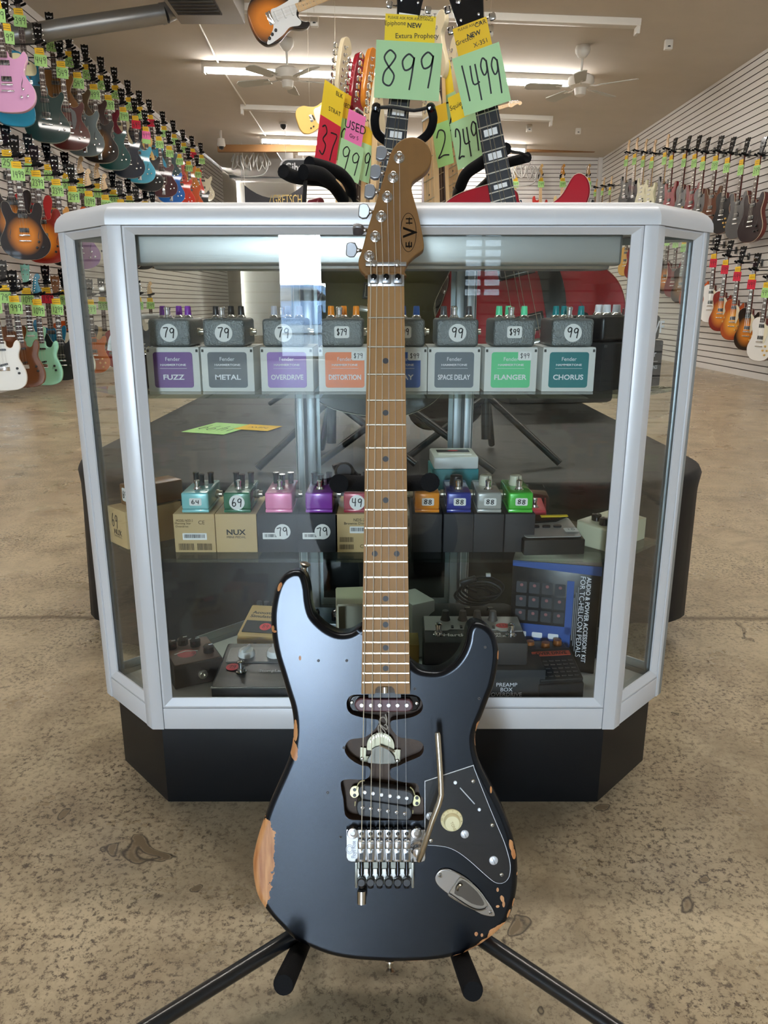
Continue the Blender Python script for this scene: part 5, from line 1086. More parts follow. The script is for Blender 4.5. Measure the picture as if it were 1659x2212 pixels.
# ================================================================== guitars on the walls
ORD = ['first','second','third','fourth','fifth','sixth','seventh','eighth','ninth','tenth','eleventh','twelfth','thirteenth','fourteenth','fifteenth','sixteenth','seventeenth','eighteenth','nineteenth','twentieth']
KN = {'lp': 'single cutaway guitar', 'hollow': 'hollow body guitar', 'semi': 'semi hollow guitar', 'strat': 'double cutaway guitar', 'tele': 'slab bodied guitar', 'sg': 'twin horned guitar', 'offset': 'offset waisted guitar'}
B_TOB = burst('tobacco_burst', 'c87820', '1c0c06'); B_CHE = burst('cherry_burst', 'd8862c', '7a1c10'); B_HON = burst('honey_burst', 'e09a30', 'a04414'); B_BRN = burst('brown_burst', '7a5020', '1a0f08')
def wall_guitar(kind, col, cname, x, y, z, yaw, where, group, side, price='499', tagc='g', hangyaw=None, **k):
    lab = '%s %s, %s' % (cname, KN[kind], where)
    g = guitar(kind, col, (x, y, z), yaw, random.uniform(-1.5, 1.5), random.uniform(-2, 1), label=lab, group=group, tag=price, tagc=tagc, **k)
    arm = (x-XL) if side == 'L' else ((XR-x) if side == 'R' else (YB-y))
    hy = {'L': 90, 'R': -90, 'B': 0}[side]
    hanger((x, y, z), hy, arm-0.012, 'padded hanger holding the guitar %s' % where, 'wall hangers')
    return g
def left(px, py, Xp): q = atX(px, py, Xp); return q.x, q.y, q.z+0.12
# (px, py of the price tag, kind, colour, colour name, price, tag colour, options)
UP = [(42,40,'tele','1f6f8c','ocean blue','399','g',dict(head='3',guard='e6dcae')),(112,95,'hollow','6e4a22','walnut brown','549','g',dict(tremolo=True)),(152,130,'hollow','54402a','dark amber','549','g',dict(tremolo=True)),(188,157,'hollow','3a2018','deep brown','549','g',{}),
      (221,180,'hollow','6a0f22','burgundy','549','g',dict(tremolo=True)),(250,200,'lp','c9bf9c','cream topped','599','g',dict(tremolo=True)),(279,225,'lp','16202e','midnight blue','599','g',{}),(303,245,'tele','e2c07c','butterscotch','699','g',dict(head='3')),
      (325,262,'lp','3d8fb4','sky blue','699','r',{}),(354,285,'hollow','12383a','bottle green','899','g',{}),(376,302,'tele','b03420','bright orange red','999','g',dict(head='3')),(397,320,'hollow','c8781c','orange','999','g',dict(gold=True)),
      (416,332,'sg','d0302a','scarlet','999','r',{}),(435,345,'hollow','d6cfb6','ivory','999','g',{})]
LO = [(15,75,'tele','1f7ea0','turquoise blue','399','g',dict(head='3',guard='e6dcae')),(87,125,'hollow','14302e','very dark green','449','g',{}),(133,152,'hollow','4a1710','oxblood','549','g',dict(guard='16161a')),(169,175,'hollow','5a6668','smoke grey','549','g',dict(tremolo=True)),
      (204,200,'hollow',B_BRN,'brown sunburst','499','g',dict(tremolo=True)),(235,222,'hollow','0f4a48','teal green','499','g',{}),(266,247,'hollow','0f1a2c','navy','799','g',{}),(293,265,'hollow','4aa6c4','light blue','699','r',dict(tremolo=True)),
      (315,288,'hollow','0b0b0c','black','499','p',dict(two=True)),(343,308,'hollow','3a0f18','dark wine','899','g',dict(tremolo=True)),(366,328,'hollow','1c5fae','royal blue','899','g',dict(tremolo=True)),(387,345,'hollow','c83018','vermilion','899','g',{}),(408,360,'hollow','c8541c','burnt orange','899','g',{}),(427,374,'hollow','141414','jet black','999','g',{})]
for i, (px, py, kd, c, cn, pr, tc, k) in enumerate(UP):
    x, y, z = left(px, py, -3.42); wall_guitar(kd, c, cn, x, y, z, random.uniform(16, 28), '%s from the camera in the highest row, left wall' % ORD[i], 'highest row of the left wall', 'L', pr, tc, **k)
for i, (px, py, kd, c, cn, pr, tc, k) in enumerate(LO):
    x, y, z = left(px, py, -3.25); wall_guitar(kd, c, cn, x, y, z, random.uniform(14, 26), '%s from the camera in the second row, left wall' % ORD[i], 'second row of the left wall', 'L', pr, tc, **k)
# one extra pink guitar hanging low at the frame edge
x, y, z = left(-4, 28, -3.12); wall_guitar('hollow', 'd8a0c8', 'glossy pink', x, y, z, 12, 'lowest at the upper left frame edge', 'second row of the left wall', 'L', '399', 'g')
MID = [(18,345,'semi',B_TOB,'tobacco burst','259','g',dict(guard='16161a')),(38,370,'semi',B_TOB,'tobacco sunburst','1499','g',{}),(66,360,'semi','a01418','cherry red','239','g',dict(guard='0d0d0f')),(80,388,'semi',B_CHE,'cherry sunburst','2399','g',{}),
       (106,374,'lp','e2a85c','natural blonde','299','g',{}),(123,406,'lp','0e0e10','glossy black','2399','g',{}),(145,392,'semi','b8501c','amber orange','399','g',{}),(158,420,'hollow','8a6a8e','faded violet','299','g',{}),(177,402,'tele','2a2a2c','charcoal','299','g',dict(head='6')),(193,430,'strat','d8d4c8','off white','1099','g',dict(head='6')),
       (212,412,'strat','7e1b22','wine','499','g',dict(head='6')),(228,437,'strat','e0d9c0','vintage white','499','g',dict(head='6')),(246,425,'semi','101010','plain black','899','g',{}),(262,446,'semi','3a1a12','walnut','899','g',{}),(280,437,'semi','6a1c1c','dark cherry','899','g',{}),(297,455,'lp','26262a','gunmetal','899','g',{}),(315,448,'lp','1a1a1a','ebony black','899','g',{}),(332,462,'lp','4a3020','coffee brown','899','g',{})]
for i, (px, py, kd, c, cn, pr, tc, k) in enumerate(MID):
    x, y, z = left(px, py, -3.38 if i % 2 == 0 else -3.2); wall_guitar(kd, c, cn, x, y, z, random.uniform(16, 26), '%s from the camera in the middle row, left wall' % ORD[i], 'middle row of the left wall', 'L', pr, tc, **k)
LOW = [(-12,655,'tele','e9e7df','pearl white','699','g',dict(head='3')),(12,635,'strat','5a3418','mahogany brown','799','g',dict(head='3')),(34,658,'tele','6a3e20','satin brown','999','g',dict(head='3')),(60,640,'strat','9ad8bc','pale mint','1099','g',dict(head='3',hcol='8fc8b4')),(84,664,'tele','98d4b4','seafoam green','1099','g',dict(head='6',hcol='1f6b80')),
       (103,638,'offset','1e6a8c','teal blue','199','r',dict(head='3')),(124,662,'sg','1a1a1c','matte black','1299','g',dict(head='3',hcol='6a4428')),(140,642,'hollow','b8501a','pumpkin orange','999','g',{}),(160,660,'tele','ddd6c0','aged white','399','g',{}),(178,648,'strat','3a3a3c','dark grey','399','g',dict(head='6')),(196,662,'lp','b8642a','copper','399','g',{}),
       (222,655,'tele','c8b080','sand','399','g',{}),(248,662,'lp','8e1c1c','brick red','399','g',{}),(270,655,'strat','223a5c','slate blue','399','g',dict(head='6')),(300,655,'lp','2c2c2e','soot black','399','g',{}),(325,655,'strat','d4d0c4','bone white','399','g',dict(head='6'))]
for i, (px, py, kd, c, cn, pr, tc, k) in enumerate(LOW):
    x, y, z = left(px, py, -3.42 if i % 2 else -3.25); wall_guitar(kd, c, cn, x, y, z, random.uniform(12, 24), '%s from the camera in the lowest row, left wall' % ORD[i], 'lowest row of the left wall', 'L', pr, tc, **k)
# the same wall continues behind the camera: seen only as reflections in the case glass
cols = [('e9e7df','snow white'),('2c7fb8','cobalt'),('d86a9a','rose pink'),('14161a','coal black'),('efe6d0','eggshell'),('c8b89a','beige'),('9c1c24','ruby'),('28508c','denim blue'),('6a4428','chestnut'),('dfe4e2','silver white'),('202226','onyx'),('b8763a','caramel')]
for i, (c, cn) in enumerate(cols):
    wall_guitar(['tele', 'strat', 'offset', 'lp'][i % 4], c, cn, -3.3, -3.0-0.42*i, 1.02, 150 if i % 2 else 160, 'lowest row behind the photographer, %s in line' % ORD[i], 'left wall behind the photographer', 'L', '499', 'p', two=True, head='6' if i % 4 in (0, 1) else '3')
    if i % 2 == 0: wall_guitar('hollow', c, cn, -3.3, -3.2-0.5*i, 2.15, 155, 'middle row behind the photographer, %s in line' % ORD[i], 'left wall behind the photographer', 'L', '499', 'g')
# right wall
def right(px, py, Xp): return atX(px, py, Xp)
TOPR = [(1645,335,'semi','241214','dark walnut burst'),(1610,335,'semi','15161a','charcoal burst'),(1579,332,'lp','151517','piano black'),(1553,328,'sg','5a3420','walnut brown'),(1526,330,'lp','1a1a1c','gloss black'),(1507,325,'sg','6a1018','dark cherry'),(1485,325,'lp','1c2024','blue black'),(1456,328,'sg','7a1420','cherry'),(1442,322,'strat','202224','graphite'),(1414,332,'strat','d8d6b4','cream'),(1395,330,'strat','dedcc0','pale ivory'),(1376,326,'tele','101012','black'),(1358,330,'strat','1a1a1a','matt black')]
for i, (px, py, kd, c, cn) in enumerate(TOPR):
    q = right(px, py, 4.02); wall_guitar(kd, c, cn, q.x, q.y, q.z, -78+random.uniform(-6, 6), '%s from the camera in the upper row, right wall' % ORD[i], 'upper row of the right wall', 'R', '399', 'g', back=MAHOG if kd in ('lp', 'semi') else None, head='6' if kd in ('strat', 'tele') else '3', scale=1.03)
for i, (px, py, c, cn) in enumerate([(1318,400,'c8b060','gold'),(1302,402,'d8c890','blonde'),(1286,405,'b89a50','dull gold')]):
    q = right(px+3, py, 4.05); wall_guitar('strat', c, cn, q.x, min(q.y, 15.6), q.z, -75, '%s of three small ones far down the right wall' % ORD[i], 'far guitars of the right wall', 'R', '199', 'g', head='6', scale=0.8)
LOWR = [(1664,600,'lp','ece9e2','cream white','g'),(1632,583,'lp',B_TOB,'tobacco burst','r'),(1601,567,'lp',B_HON,'honey burst','r'),(1574,553,'lp',B_CHE,'cherry burst','r'),(1548,540,'lp','efeeea','bright white','r'),(1524,528,'lp','c85a24','orange red','g'),(1503,519,'semi',B_HON,'amber sunburst','g'),(1484,510,'lp',B_BRN,'brown burst','g'),(1466,502,'sg','6a1018','deep cherry','g'),(1448,498,'lp',B_TOB,'smoky burst','g'),(1432,494,'lp','b84a20','rust','g'),(1417,490,'lp',B_CHE,'red burst','g'),(1403,487,'lp','2a2a2a','black','g'),(1388,484,'lp',B_HON,'light honey burst','g'),(1374,481,'lp','7c1c14','crimson','g'),(1360,478,'lp','d0a050','pale gold','g')]
for i, (px, py, kd, c, cn, tc) in enumerate(LOWR):
    q = right(px, py, 4.0); wall_guitar(kd, c, cn, q.x, q.y, q.z, -68+random.uniform(-6, 6), '%s from the camera in the lower row, right wall' % ORD[i], 'lower row of the right wall', 'R', '499', tc, back=MAHOG, guard='e4dcc0' if kd == 'lp' else None)
# back wall
for i, (px, tc, fb, hc) in enumerate([(1113,'g','m','d8b888'),(1168,'g','m','d8b070'),(1215,'g','m','c88a3c'),(1270,'g','r','c8a070')]):
    q = atY(px, 379, 15.9); wall_guitar('strat', ['2c3e50','b8342c','e0c890','20262a'][i], ['slate','red','straw yellow','off black'][i], q.x, 15.9, q.z, 4, '%s from the left on the back slatwall' % ORD[i], 'guitars on the back wall', 'B', '399', tc, head='6', hcol=hc, fb=fb, scale=1.1)
# guitars hung from the ceiling on wires
def wires(q, pts, label):
    m = MB()
    for (dx, dz) in pts: m.tube([(q.x+dx, q.y, q.z+dz), (q.x+dx, q.y, ceil_z(q.x+dx)-0.002)], 0.0015, NICKEL, seg=5)
    meta(m.build('hanging_wire'), label, 'wire')
S3 = burst('three_tone_burst', 'd07a20', '120a08', 0.0, -.66, .15, .19)
q = atY(760, -25, 5.0)
guitar('strat', S3, tuple(q), 4, 66, -14, label='sunburst double cutaway guitar with white guard hung from the ceiling, top left of centre', head='6', fb='m', guard='e6e6e4', scale=0.80)
wires(q, [(-0.22, -0.12), (-0.42, -0.20)], 'thin wires holding the sunburst guitar under the ceiling')
q = atY(772, 228, 7.9)
guitar('tele', 'e8c070', tuple(q), 6, 72, -12, label='butterscotch slab guitar hung from the ceiling left of the price cards', head='6', fb='m', guard='efe9dc', scale=0.72)
wires(q, [(-0.2, -0.05), (-0.45, -0.12)], 'thin wires holding the butterscotch guitar under the ceiling')
q = atY(1098, 228, 8.2)
guitar('strat', 'ecdcae', tuple(q), -4, 74, -10, label='cream double cutaway guitar hung from the ceiling behind the red guitar', head='6', fb='m', guard='f4f0e6', scale=0.72)
wires(q, [(-0.2, -0.05), (-0.45, -0.12)], 'thin wires holding the cream guitar under the ceiling')
# ================================================================== the worn black guitar in front
GD = 0.9
def gl(px, py, z=0.0): return ((px-CX)*(GD-z)/F-GO[0], -(py-CY)*(GD-z)/F-GO[1], z)
GO = (0, 0); GO = gl(833, 2085)[:2]
right_ = Vector((1, 0, 0)); up_ = Vector((0, S_, C_)); nrm = Vector((0, -C_, S_)); fwd = -nrm
org = Vector((0, 0, H))+fwd*GD+right_*GO[0]+up_*GO[1]
GM = Matrix(((right_.x, up_.x, nrm.x, org.x), (right_.y, up_.y, nrm.y, org.y), (right_.z, up_.z, nrm.z, org.z), (0, 0, 0, 1)))
def zp(pts, x0, y0, s, z=0.0): return [gl(x0+x/s, y0+y/s, z)[:2] for x, y in pts]
def sm(pts, n=4): return [(v.x, v.y) for v in cat_rom([(p[0], p[1], 0) for p in pts], n)]
U = GD/F    # metres per photo pixel at the guitar
g = thing('electric_guitar', 'worn matte black electric guitar with brown maple neck standing on the front stand', 'guitar', M=GM)
def worn_black():
    m = bpy.data.materials.new('worn_black_finish'); m.use_nodes = True; nt = m.node_tree; N = nt.nodes.new; L = nt.links.new; b = nt.nodes['Principled BSDF']
    tc = N('ShaderNodeTexCoord'); fl_ = N('ShaderNodeVectorMath'); fl_.operation = 'MULTIPLY'; fl_.inputs[1].default_value = (1, 1, 0); L(tc.outputs['Object'], fl_.inputs[0])
    n = N('ShaderNodeTexNoise'); n.inputs['Scale'].default_value = 130; n.inputs['Detail'].default_value = 4; L(tc.outputs['Object'], n.inputs[0])
    patches = [(558,1812,37,44,0),(560,1870,33,62,0),(556,1930,28,50,-14),(576,1790,10,22,0),(638,1580,5,26,0),(634,1620,9,24,8),(604,1268,4,10,-20),(589,1358,4,7,0),(592,1364,6,3,0),(648,1422,2.5,5,0),(1034,1572,6,14,-8),(1031,1600,5,18,0),(1077,1416,2.6,11,0),(1061,1708,2.6,7,0),(1105,1828,5,14,12),(1110,1845,5,12,12),(1118,1890,2,4,0),(1075,1922,3,5,0),(1085,1942,4,8,15),(1088,1953,3,7,0),(1075,1958,4,3,0),
               (1110,1952,2.5,10,-10),(1084,2003,16,8,20),(1068,2018,20,12,40),(1050,2036,26,9,33),(1020,2053,24,6,26),(990,2067,14,4,12),(1029,2018,4,5,0),(1041,2020,3,4,0),(905,2081,32,4,0),(1099,1975,3,10,-20)]
    last = None
    for px, py, rx, ry, a in patches:
        x, y, _ = gl(px, py); mp = N('ShaderNodeMapping'); mp.vector_type = 'TEXTURE'
        mp.inputs['Location'].default_value = (x, y, 0); mp.inputs['Rotation'].default_value = (0, 0, R(a)); mp.inputs['Scale'].default_value = (rx*U, ry*U, 1); L(fl_.outputs[0], mp.inputs[0])
        ln = N('ShaderNodeVectorMath'); ln.operation = 'LENGTH'; L(mp.outputs[0], ln.inputs[0])
        if last is None: last = ln.outputs['Value']
        else: mn = N('ShaderNodeMath'); mn.operation = 'MINIMUM'; L(last, mn.inputs[0]); L(ln.outputs['Value'], mn.inputs[1]); last = mn.outputs[0]
    ad = N('ShaderNodeMath'); ad.operation = 'MULTIPLY_ADD'; ad.inputs[1].default_value = 0.9; L(n.outputs[0], ad.inputs[0]); L(last, ad.inputs[2])
    lt = N('ShaderNodeMath'); lt.operation = 'LESS_THAN'; lt.inputs[1].default_value = 1.42; L(ad.outputs[0], lt.inputs[0])
    wd = N('ShaderNodeTexNoise'); wd.inputs['Scale'].default_value = 30; wd.inputs['Detail'].default_value = 6; mp = N('ShaderNodeMapping'); mp.inputs['Scale'].default_value = (6, 0.7, 1); L(tc.outputs['Object'], mp.inputs[0]); L(mp.outputs[0], wd.inputs[0])
    wr = N('ShaderNodeValToRGB'); L(wd.outputs[0], wr.inputs[0]); wr.color_ramp.elements[0].position = .3; wr.color_ramp.elements[0].color = srgb('a86a3c')+(1,); wr.color_ramp.elements[1].position = .65; wr.color_ramp.elements[1].color = srgb('d39a64')+(1,)
    mx = N('ShaderNodeMixRGB'); mx.inputs[1].default_value = srgb('08080b')+(1,); L(wr.outputs[0], mx.inputs[2]); L(lt.outputs[0], mx.inputs[0]); L(mx.outputs[0], b.inputs['Base Color'])
    rg = N('ShaderNodeMath'); rg.operation = 'MULTIPLY_ADD'; rg.inputs[1].default_value = 0.2; rg.inputs[2].default_value = BODY_ROUGH; L(lt.outputs[0], rg.inputs[0]); L(rg.outputs[0], b.inputs['Roughness'])
    b.inputs['Specular IOR Level'].default_value = BODY_SPEC; b.inputs['Specular Tint'].default_value = (0.8, 0.88, 1, 1)
    n2 = N('ShaderNodeTexNoise'); n2.inputs['Scale'].default_value = 420; n2.inputs['Detail'].default_value = 2; mp2 = N('ShaderNodeMapping'); mp2.inputs['Scale'].default_value = (1, .35, 1); L(tc.outputs['Object'], mp2.inputs[0]); L(mp2.outputs[0], n2.inputs[0])
    h = N('ShaderNodeMath'); h.operation = 'MULTIPLY_ADD'; h.inputs[1].default_value = -1.2; L(lt.outputs[0], h.inputs[0]); L(n2.outputs[0], h.inputs[2])
    bp = N('ShaderNodeBump'); bp.inputs['Strength'].default_value = 0.025; bp.inputs['Distance'].default_value = 0.001; L(h.outputs[0], bp.inputs['Height']); L(bp.outputs[0], b.inputs['Normal'])
    return m
BODY_ROUGH, BODY_SPEC = 0.24, 0.42
BLACKF = worn_black()
ROUT = mat('routed_wood_stained', '4a3626', 0.6, vary=0.5, vscale=60, bump=0.3, bscale=90)
cav = zp([(460,258),(400,262),(345,290),(315,345),(310,400),(322,460),(360,515),(430,548),(560,580),(700,598),(745,610),(755,640),(735,690),(690,745),(620,810),(560,845),(480,860),(390,868),(330,900),(292,960),(285,1030),(310,1090),(360,1145),(440,1200),(520,1235),(590,1243),(628,1270),(640,1320),(630,1370),(600,1410),(540,1432),(430,1428),(300,1428),(245,1448),(228,1500),(240,1580),(262,1680),(275,1800),(285,1900),(320,1955),(390,1985),(600,1992),(900,1992),(1200,1990),(1370,1988),(1376,1850),(1370,1700),(1335,1655),(1312,1600),(1308,1540),(1285,1495),(1235,1475),(1120,1468),(1000,1440),(925,1400),(905,1340),(915,1290),(955,1262),(1040,1235),(1130,1190),(1230,1150),(1320,1110),(1365,1055),(1375,985),(1350,925),(1290,890),(1180,865),(1090,858),(1020,835),(965,780),(925,720),(912,665),(925,625),(990,605),(1120,588),(1240,560),(1330,505),(1362,440),(1355,365),(1315,300),(1250,265),(1150,256),(800,256)], 700, 1460, 6.38)
m = MB(); outl = sm([gl(*p)[:2] for p in STRAT_PX], 4)
m.prism(outl, -0.044, 0.0, BLACKF, bev=0.0075, seg=6, holes=[(sm(cav, 2), -0.017, ROUT)])
m.build('body', g, angle=50)
# screw holes left in the top
m = MB()
for px, py in ((749,1427),(688,1427),(743,1615),(708,1712),(736,1808),(1048,1398),(1035,1509),(896,1488)):
    x, y, _ = gl(px, py); m.lathe([(0.0016, 0.0), (0.0017, 0.0003), (0.0009, 0.0003), (0.0008, -0.001)], mat('screw_hole', '3a3028', 0.5), TR(x, y, 0.0), 12)
m.build('screw_hole_ring', g)
# neck
RM = mat('roasted_maple', '98703f', 0.5, spec=0.3, vary=0.14, vscale=45, bump=0.04, bscale=300, stretch=(2, 0.8, 1))
HM = mat('roasted_maple_head', '7a562c', 0.5, spec=0.3, vary=0.14, vscale=60, bump=0.04, bscale=300, stretch=(2, 1, 1))
ZF = 0.013
def gz(px, py, z): return gl(px, py, z)
nt_l, nt_r = gl(794.5, 618, ZF)[0], gl(873, 618, ZF)[0]; nb_l, nb_r = gl(780.5, 1499, ZF)[0], gl(885.5, 1499, ZF)[0]
yt, yb = gl(833, 616, ZF)[1], gl(833, 1499, ZF)[1]
m = MB(); m.prism([(nt_l, yt), (nb_l, yb), (nb_r, yb), (nt_r, yt)], -0.013, ZF-0.005, RM, back_bev=0.008, seg=4)
trn = zp([(700,250),(712,175),(745,145),(930,145),(965,175),(985,250)], 700, 1460, 6.38, ZF)
yb2 = yb
fb = [(nt_l, yt), (nb_l, yb), (trn[0][0], yb), trn[1], trn[2], trn[3], trn[4], (trn[5][0], yb), (nb_r, yb), (nt_r, yt)]
m.prism(fb, ZF-0.005, ZF, RM); m.build('neck', g, angle=30)
m = MB(); x, y, _ = gl(831, 1489, ZF); m.box((x, y-0.003, 0.004), (0.038, 0.016, 0.008), BLK); m.tube([(x, y+0.003, 0.012), (x, y-0.004, 0.012)], 0.0045, NICKEL, seg=10); m.build('truss_wheel', g)
Lp = 1187
for n in range(1, 23):
    py = 620+Lp*(1-2**(-n/12)); t_ = (py-618)/(1499-618); x0 = nt_l+(nb_l-nt_l)*t_+0.0012; x1 = nt_r+(nb_r-nt_r)*t_-0.0008; y = gl(0, py, ZF)[1]
    m = MB(); m.prism([(p[0], p[1]) for p in [(-0.0013, -0.0002), (0.0013, -0.0002), (0.0012, 0.0006), (0.0006, 0.0012), (-0.0006, 0.0012), (-0.0012, 0.0006)]], x0, x1, NICKEL, Matrix(((0, 0, 1, 0), (1, 0, 0, y), (0, 1, 0, ZF), (0, 0, 0, 1)))); m.build('fret', g)
for n in (3, 5, 7, 9, 12, 15, 17, 19, 21):
    py = 620+Lp*(1-2**(-(n-0.5)/12))
    for px in ((809.5, 857) if n == 12 else (833,)):
        x, y, _ = gl(px, py, ZF); m = MB(); m.prism(circle(0.0034, x, y, 18), ZF-0.0002, ZF+0.0002, DOT); m.build('inlay_dot', g)
# headstock
hs = zp([(597,1640),(560,1618),(520,1580),(496,1535),(488,1490),(497,1430),(528,1345),(600,1080),(680,830),(760,570),(832,310),(862,235),(905,168),(965,115),(1040,85),(1120,82),(1200,110),(1260,162),(1295,230),(1307,300),(1296,380),(1258,450),(1200,500),(1135,543),(1096,585),(1084,625),(1086,680),(1102,745),(1130,840),(1160,955),(1190,1095),(1213,1215),(1222,1285),(1219,1330),(1185,1366),(1120,1410),(1062,1465),(1022,1530),(1003,1590),(997,1640)], 680, 280, 5.184, 0.004)
m = MB(); m.prism(sm(hs, 3), -0.010, 0.004, HM, bev=0.0016, seg=3)
m.prism([(nt_l, gl(0, 640, 0)[1]), (nt_r, gl(0, 640, 0)[1]), (nt_r, gl(0, 590, 0)[1]), (nt_l, gl(0, 590, 0)[1])], -0.012, 0.006, HM, bev=0.002)
m.build('headstock', g)
LG = MB(); INKB = mat('headstock_ink', '140d06', 0.8, spec=0.1); ex, ey, _ = gl(680+1048/5.184, 280+1150/5.184, 0.0045)
ring_o = [(ex+0.0092*math.cos(a), ey+0.0228*math.sin(a)) for a in [2*math.pi*k/48 for k in range(48)]]
LG.ribbon(ring_o+[ring_o[0], ring_o[1]], 0.0007, INKB, z=0.0042)
Mx = TR(ex+0.0012, ey, 0.0043) @ RZ(90)
LG.text('V', 0.0160, INKB, Mx @ TR(0.0, -0.0008, 0), True, w=0.0135)
LG.text('E', 0.0075, INKB, Mx @ TR(-0.0145, 0.0007, 0), True, w=0.0062); LG.text('H', 0.0075, INKB, Mx @ TR(0.0135, 0.0003, 0), True, w=0.0066)
for dx in (-0.0145, 0.0135): LG.box((dx, 0.0, 0), (0.0086, 0.0008, 0.0001), INKB, Mx)
LG.build('logo_print', g)
m = MB(); x0, x1, yy = gl(680+568/5.184, 0, .008)[0], gl(680+1026/5.184, 0, .008)[0], gl(0, 280+1506/5.184, .008)[1]
m.box(((x0+x1)/2, yy, 0.0075), (x1-x0, 0.0048, 0.003), STEEL, bev=0.0006); m.build('string_bar', g)
for zx in (668, 924):
    m = MB(); x = gl(680+zx/5.184, 0, .008)[0]; m.lathe([(0.0022, -0.004), (0.0022, 0.0), (0.0038, 0.0), (0.0038, 0.0015), (0.0022, 0.0022), (0, 0.002)], CHROME, TR(x, yy+0.0005, 0.009), 14); m.build('bar_screw', g)
BZ = [(750,270),(685,480),(620,697),(555,915),(490,1120),(415,1345)]; PZs = [(945,305),(878,525),(811,745),(745,963),(678,1187),(611,1405)]
for i, ((bx, by), (qx, qy)) in enumerate(zip(BZ, PZs)):
    X, Y, _ = gl(680+qx/5.184, 280+(qy+12)/5.184, 0.005); m = MB()
    m.lathe([(0.0066, 0.004), (0.0068, 0.0045), (0.0064, 0.0056), (0.0050, 0.006), (0.0048, 0.0075), (0.0034, 0.008), (0.0030, 0.010), (0.0033, 0.0135), (0.0030, 0.016), (0.0018, 0.017), (0, 0.0172)], CHROME, TR(X, Y, 0), 24); post = m.build('tuner_post', g)
    bX, bY, _ = gl(680+bx/5.184, 280+by/5.184, -0.004); k = MB()
    ax = Vector((X-bX, (Y-bY)*0.0+(-0.0016), 0)).normalized(); ang = math.degrees(math.atan2(ax.y, ax.x))
    tw = [0, 0, 0, 10, 75, 25][i]
    T = TR(bX, bY, -0.004) @ RZ(ang) @ RX(tw)
    k.prism([(-0.0068, -0.0045), (-0.0062, -0.0068), (-0.002, -0.0088), (0.0035, -0.0080), (0.0056, -0.0045), (0.0066, -0.003), (0.0066, 0.003), (0.0056, 0.0045), (0.0035, 0.0080), (-0.002, 0.0088), (-0.0062, 0.0068), (-0.0068, 0.0045)], -0.0032, 0.0032, mat('tuner_button', 'a2a4a8', 0.42, 1.0), T, bev=0.0012); 
    k.lathe([(0.0028, 0.0066), (0.0028, 0.008), (0.0018, 0.0085), (0.0026, 0.0095), (0.0018, 0.0105), (0.0018, 0.016)], CHROME, T @ RY(90), 12)
    k.build('tuner_button', g)
# locking nut
m = MB(); x0, x1 = gl(794.5, 0, .014)[0], gl(873, 0, .014)[0]; ym = gl(0, 606, .014)[1]
m.box(((x0+x1)/2, ym, 0.0115), (x1-x0, 0.0135, 0.006), STEEL, bev=0.0006); m.build('locking_nut', g)
for zx in (662, 800, 930):
    x, y, _ = gl(680+zx/5.184, 280+1665/5.184, .018); r_ = MB(); r_.box((x, y-0.0005, 0.0165), (0.0105, 0.0105, 0.005), mat('clamp_steel', '8e8f90', 0.35, 1.0), bev=0.001); cl = r_.build('clamp_block', g)
    s_ = MB(); s_.lathe([(0.0034, 0.019), (0.0034, 0.0215), (0.0022, 0.0218), (0.0018, 0.0205), (0, 0.0205)], BLKG, TR(x, y+0.001, 0), 16); s_.build('clamp_screw', cl)
# strings
nutx = [gl(801+13*i, 618, .016)[0] for i in range(6)]; sadx = [gl(700+zx/6.38, 1830, .02)[0] for zx in (515, 640, 765, 890, 1015, 1140)]
yn = gl(0, 618, .016)[1]; ys = gl(0, 1828, .02)[1]
SW = mat('wound_string', 'd8d0bc', 0.35, 0.5); SP = mat('plain_string', 'dcdcdc', 0.3, 0.6)
for i in range(6):
    rad = [0.00062, 0.00052, 0.00042, 0.0003, 0.00025, 0.00022][i]
    qx, qy = PZs[5-i]; X, Y, _ = gl(680+qx/5.184, 280+(qy+12)/5.184, 0.005)
    m = MB(); m.tube([(X, Y, 0.0095), (nutx[i], gl(0, 572, .01)[1], 0.0095), (nutx[i], ym+0.006, 0.0145), (nutx[i], yn, 0.0150), (sadx[i], ys, 0.0205), (sadx[i], gl(0, 1843, .02)[1], 0.0190)], rad, SW if i < 3 else SP, seg=6)
    m.build('string', g)
# neck pickup
m = MB(); x, y, _ = gl(830, 1524, 0.004); P_ = [gl(700+a/6.38, 1460+b/6.38, 0.004)[:2] for a, b in [(420,405),(450,345),(520,315),(700,320),(1120,325),(1190,345),(1225,405),(1215,460),(1160,495),(1050,500),(560,495),(470,480)]]
m.prism(sm(P_, 3), -0.012, 0.0035, mat('oxblood_bobbin', '5a3438', 0.45, vary=0.3, vscale=30), bev=0.0015); pk = m.build('neck_pickup', g)
m = MB(); P_ = [gl(700+a/6.38, 1460+b/6.38, 0)[:2] for a, b in [(345,400),(365,340),(430,290),(700,285),(1220,290),(1300,330),(1325,400),(1300,460),(1220,505),(800,520),(440,510),(365,465)]]
m.prism(sm(P_, 3), -0.014, -0.006, BLKG, bev=0.001); m.build('pickup_base', g)
for a in (517, 645, 768, 890, 1012, 1138): X, Y, _ = gl(700+a/6.38, 1460+408/6.38, 0.005); s_ = MB(); s_.lathe([(0.0024, 0.003), (0.0024, 0.0048), (0.002, 0.0052), (0, 0.0052)], mat('pole_piece', 'dcdcdc', 0.3, 0.6), TR(X, Y, 0), 14); s_.build('pole_piece', pk)
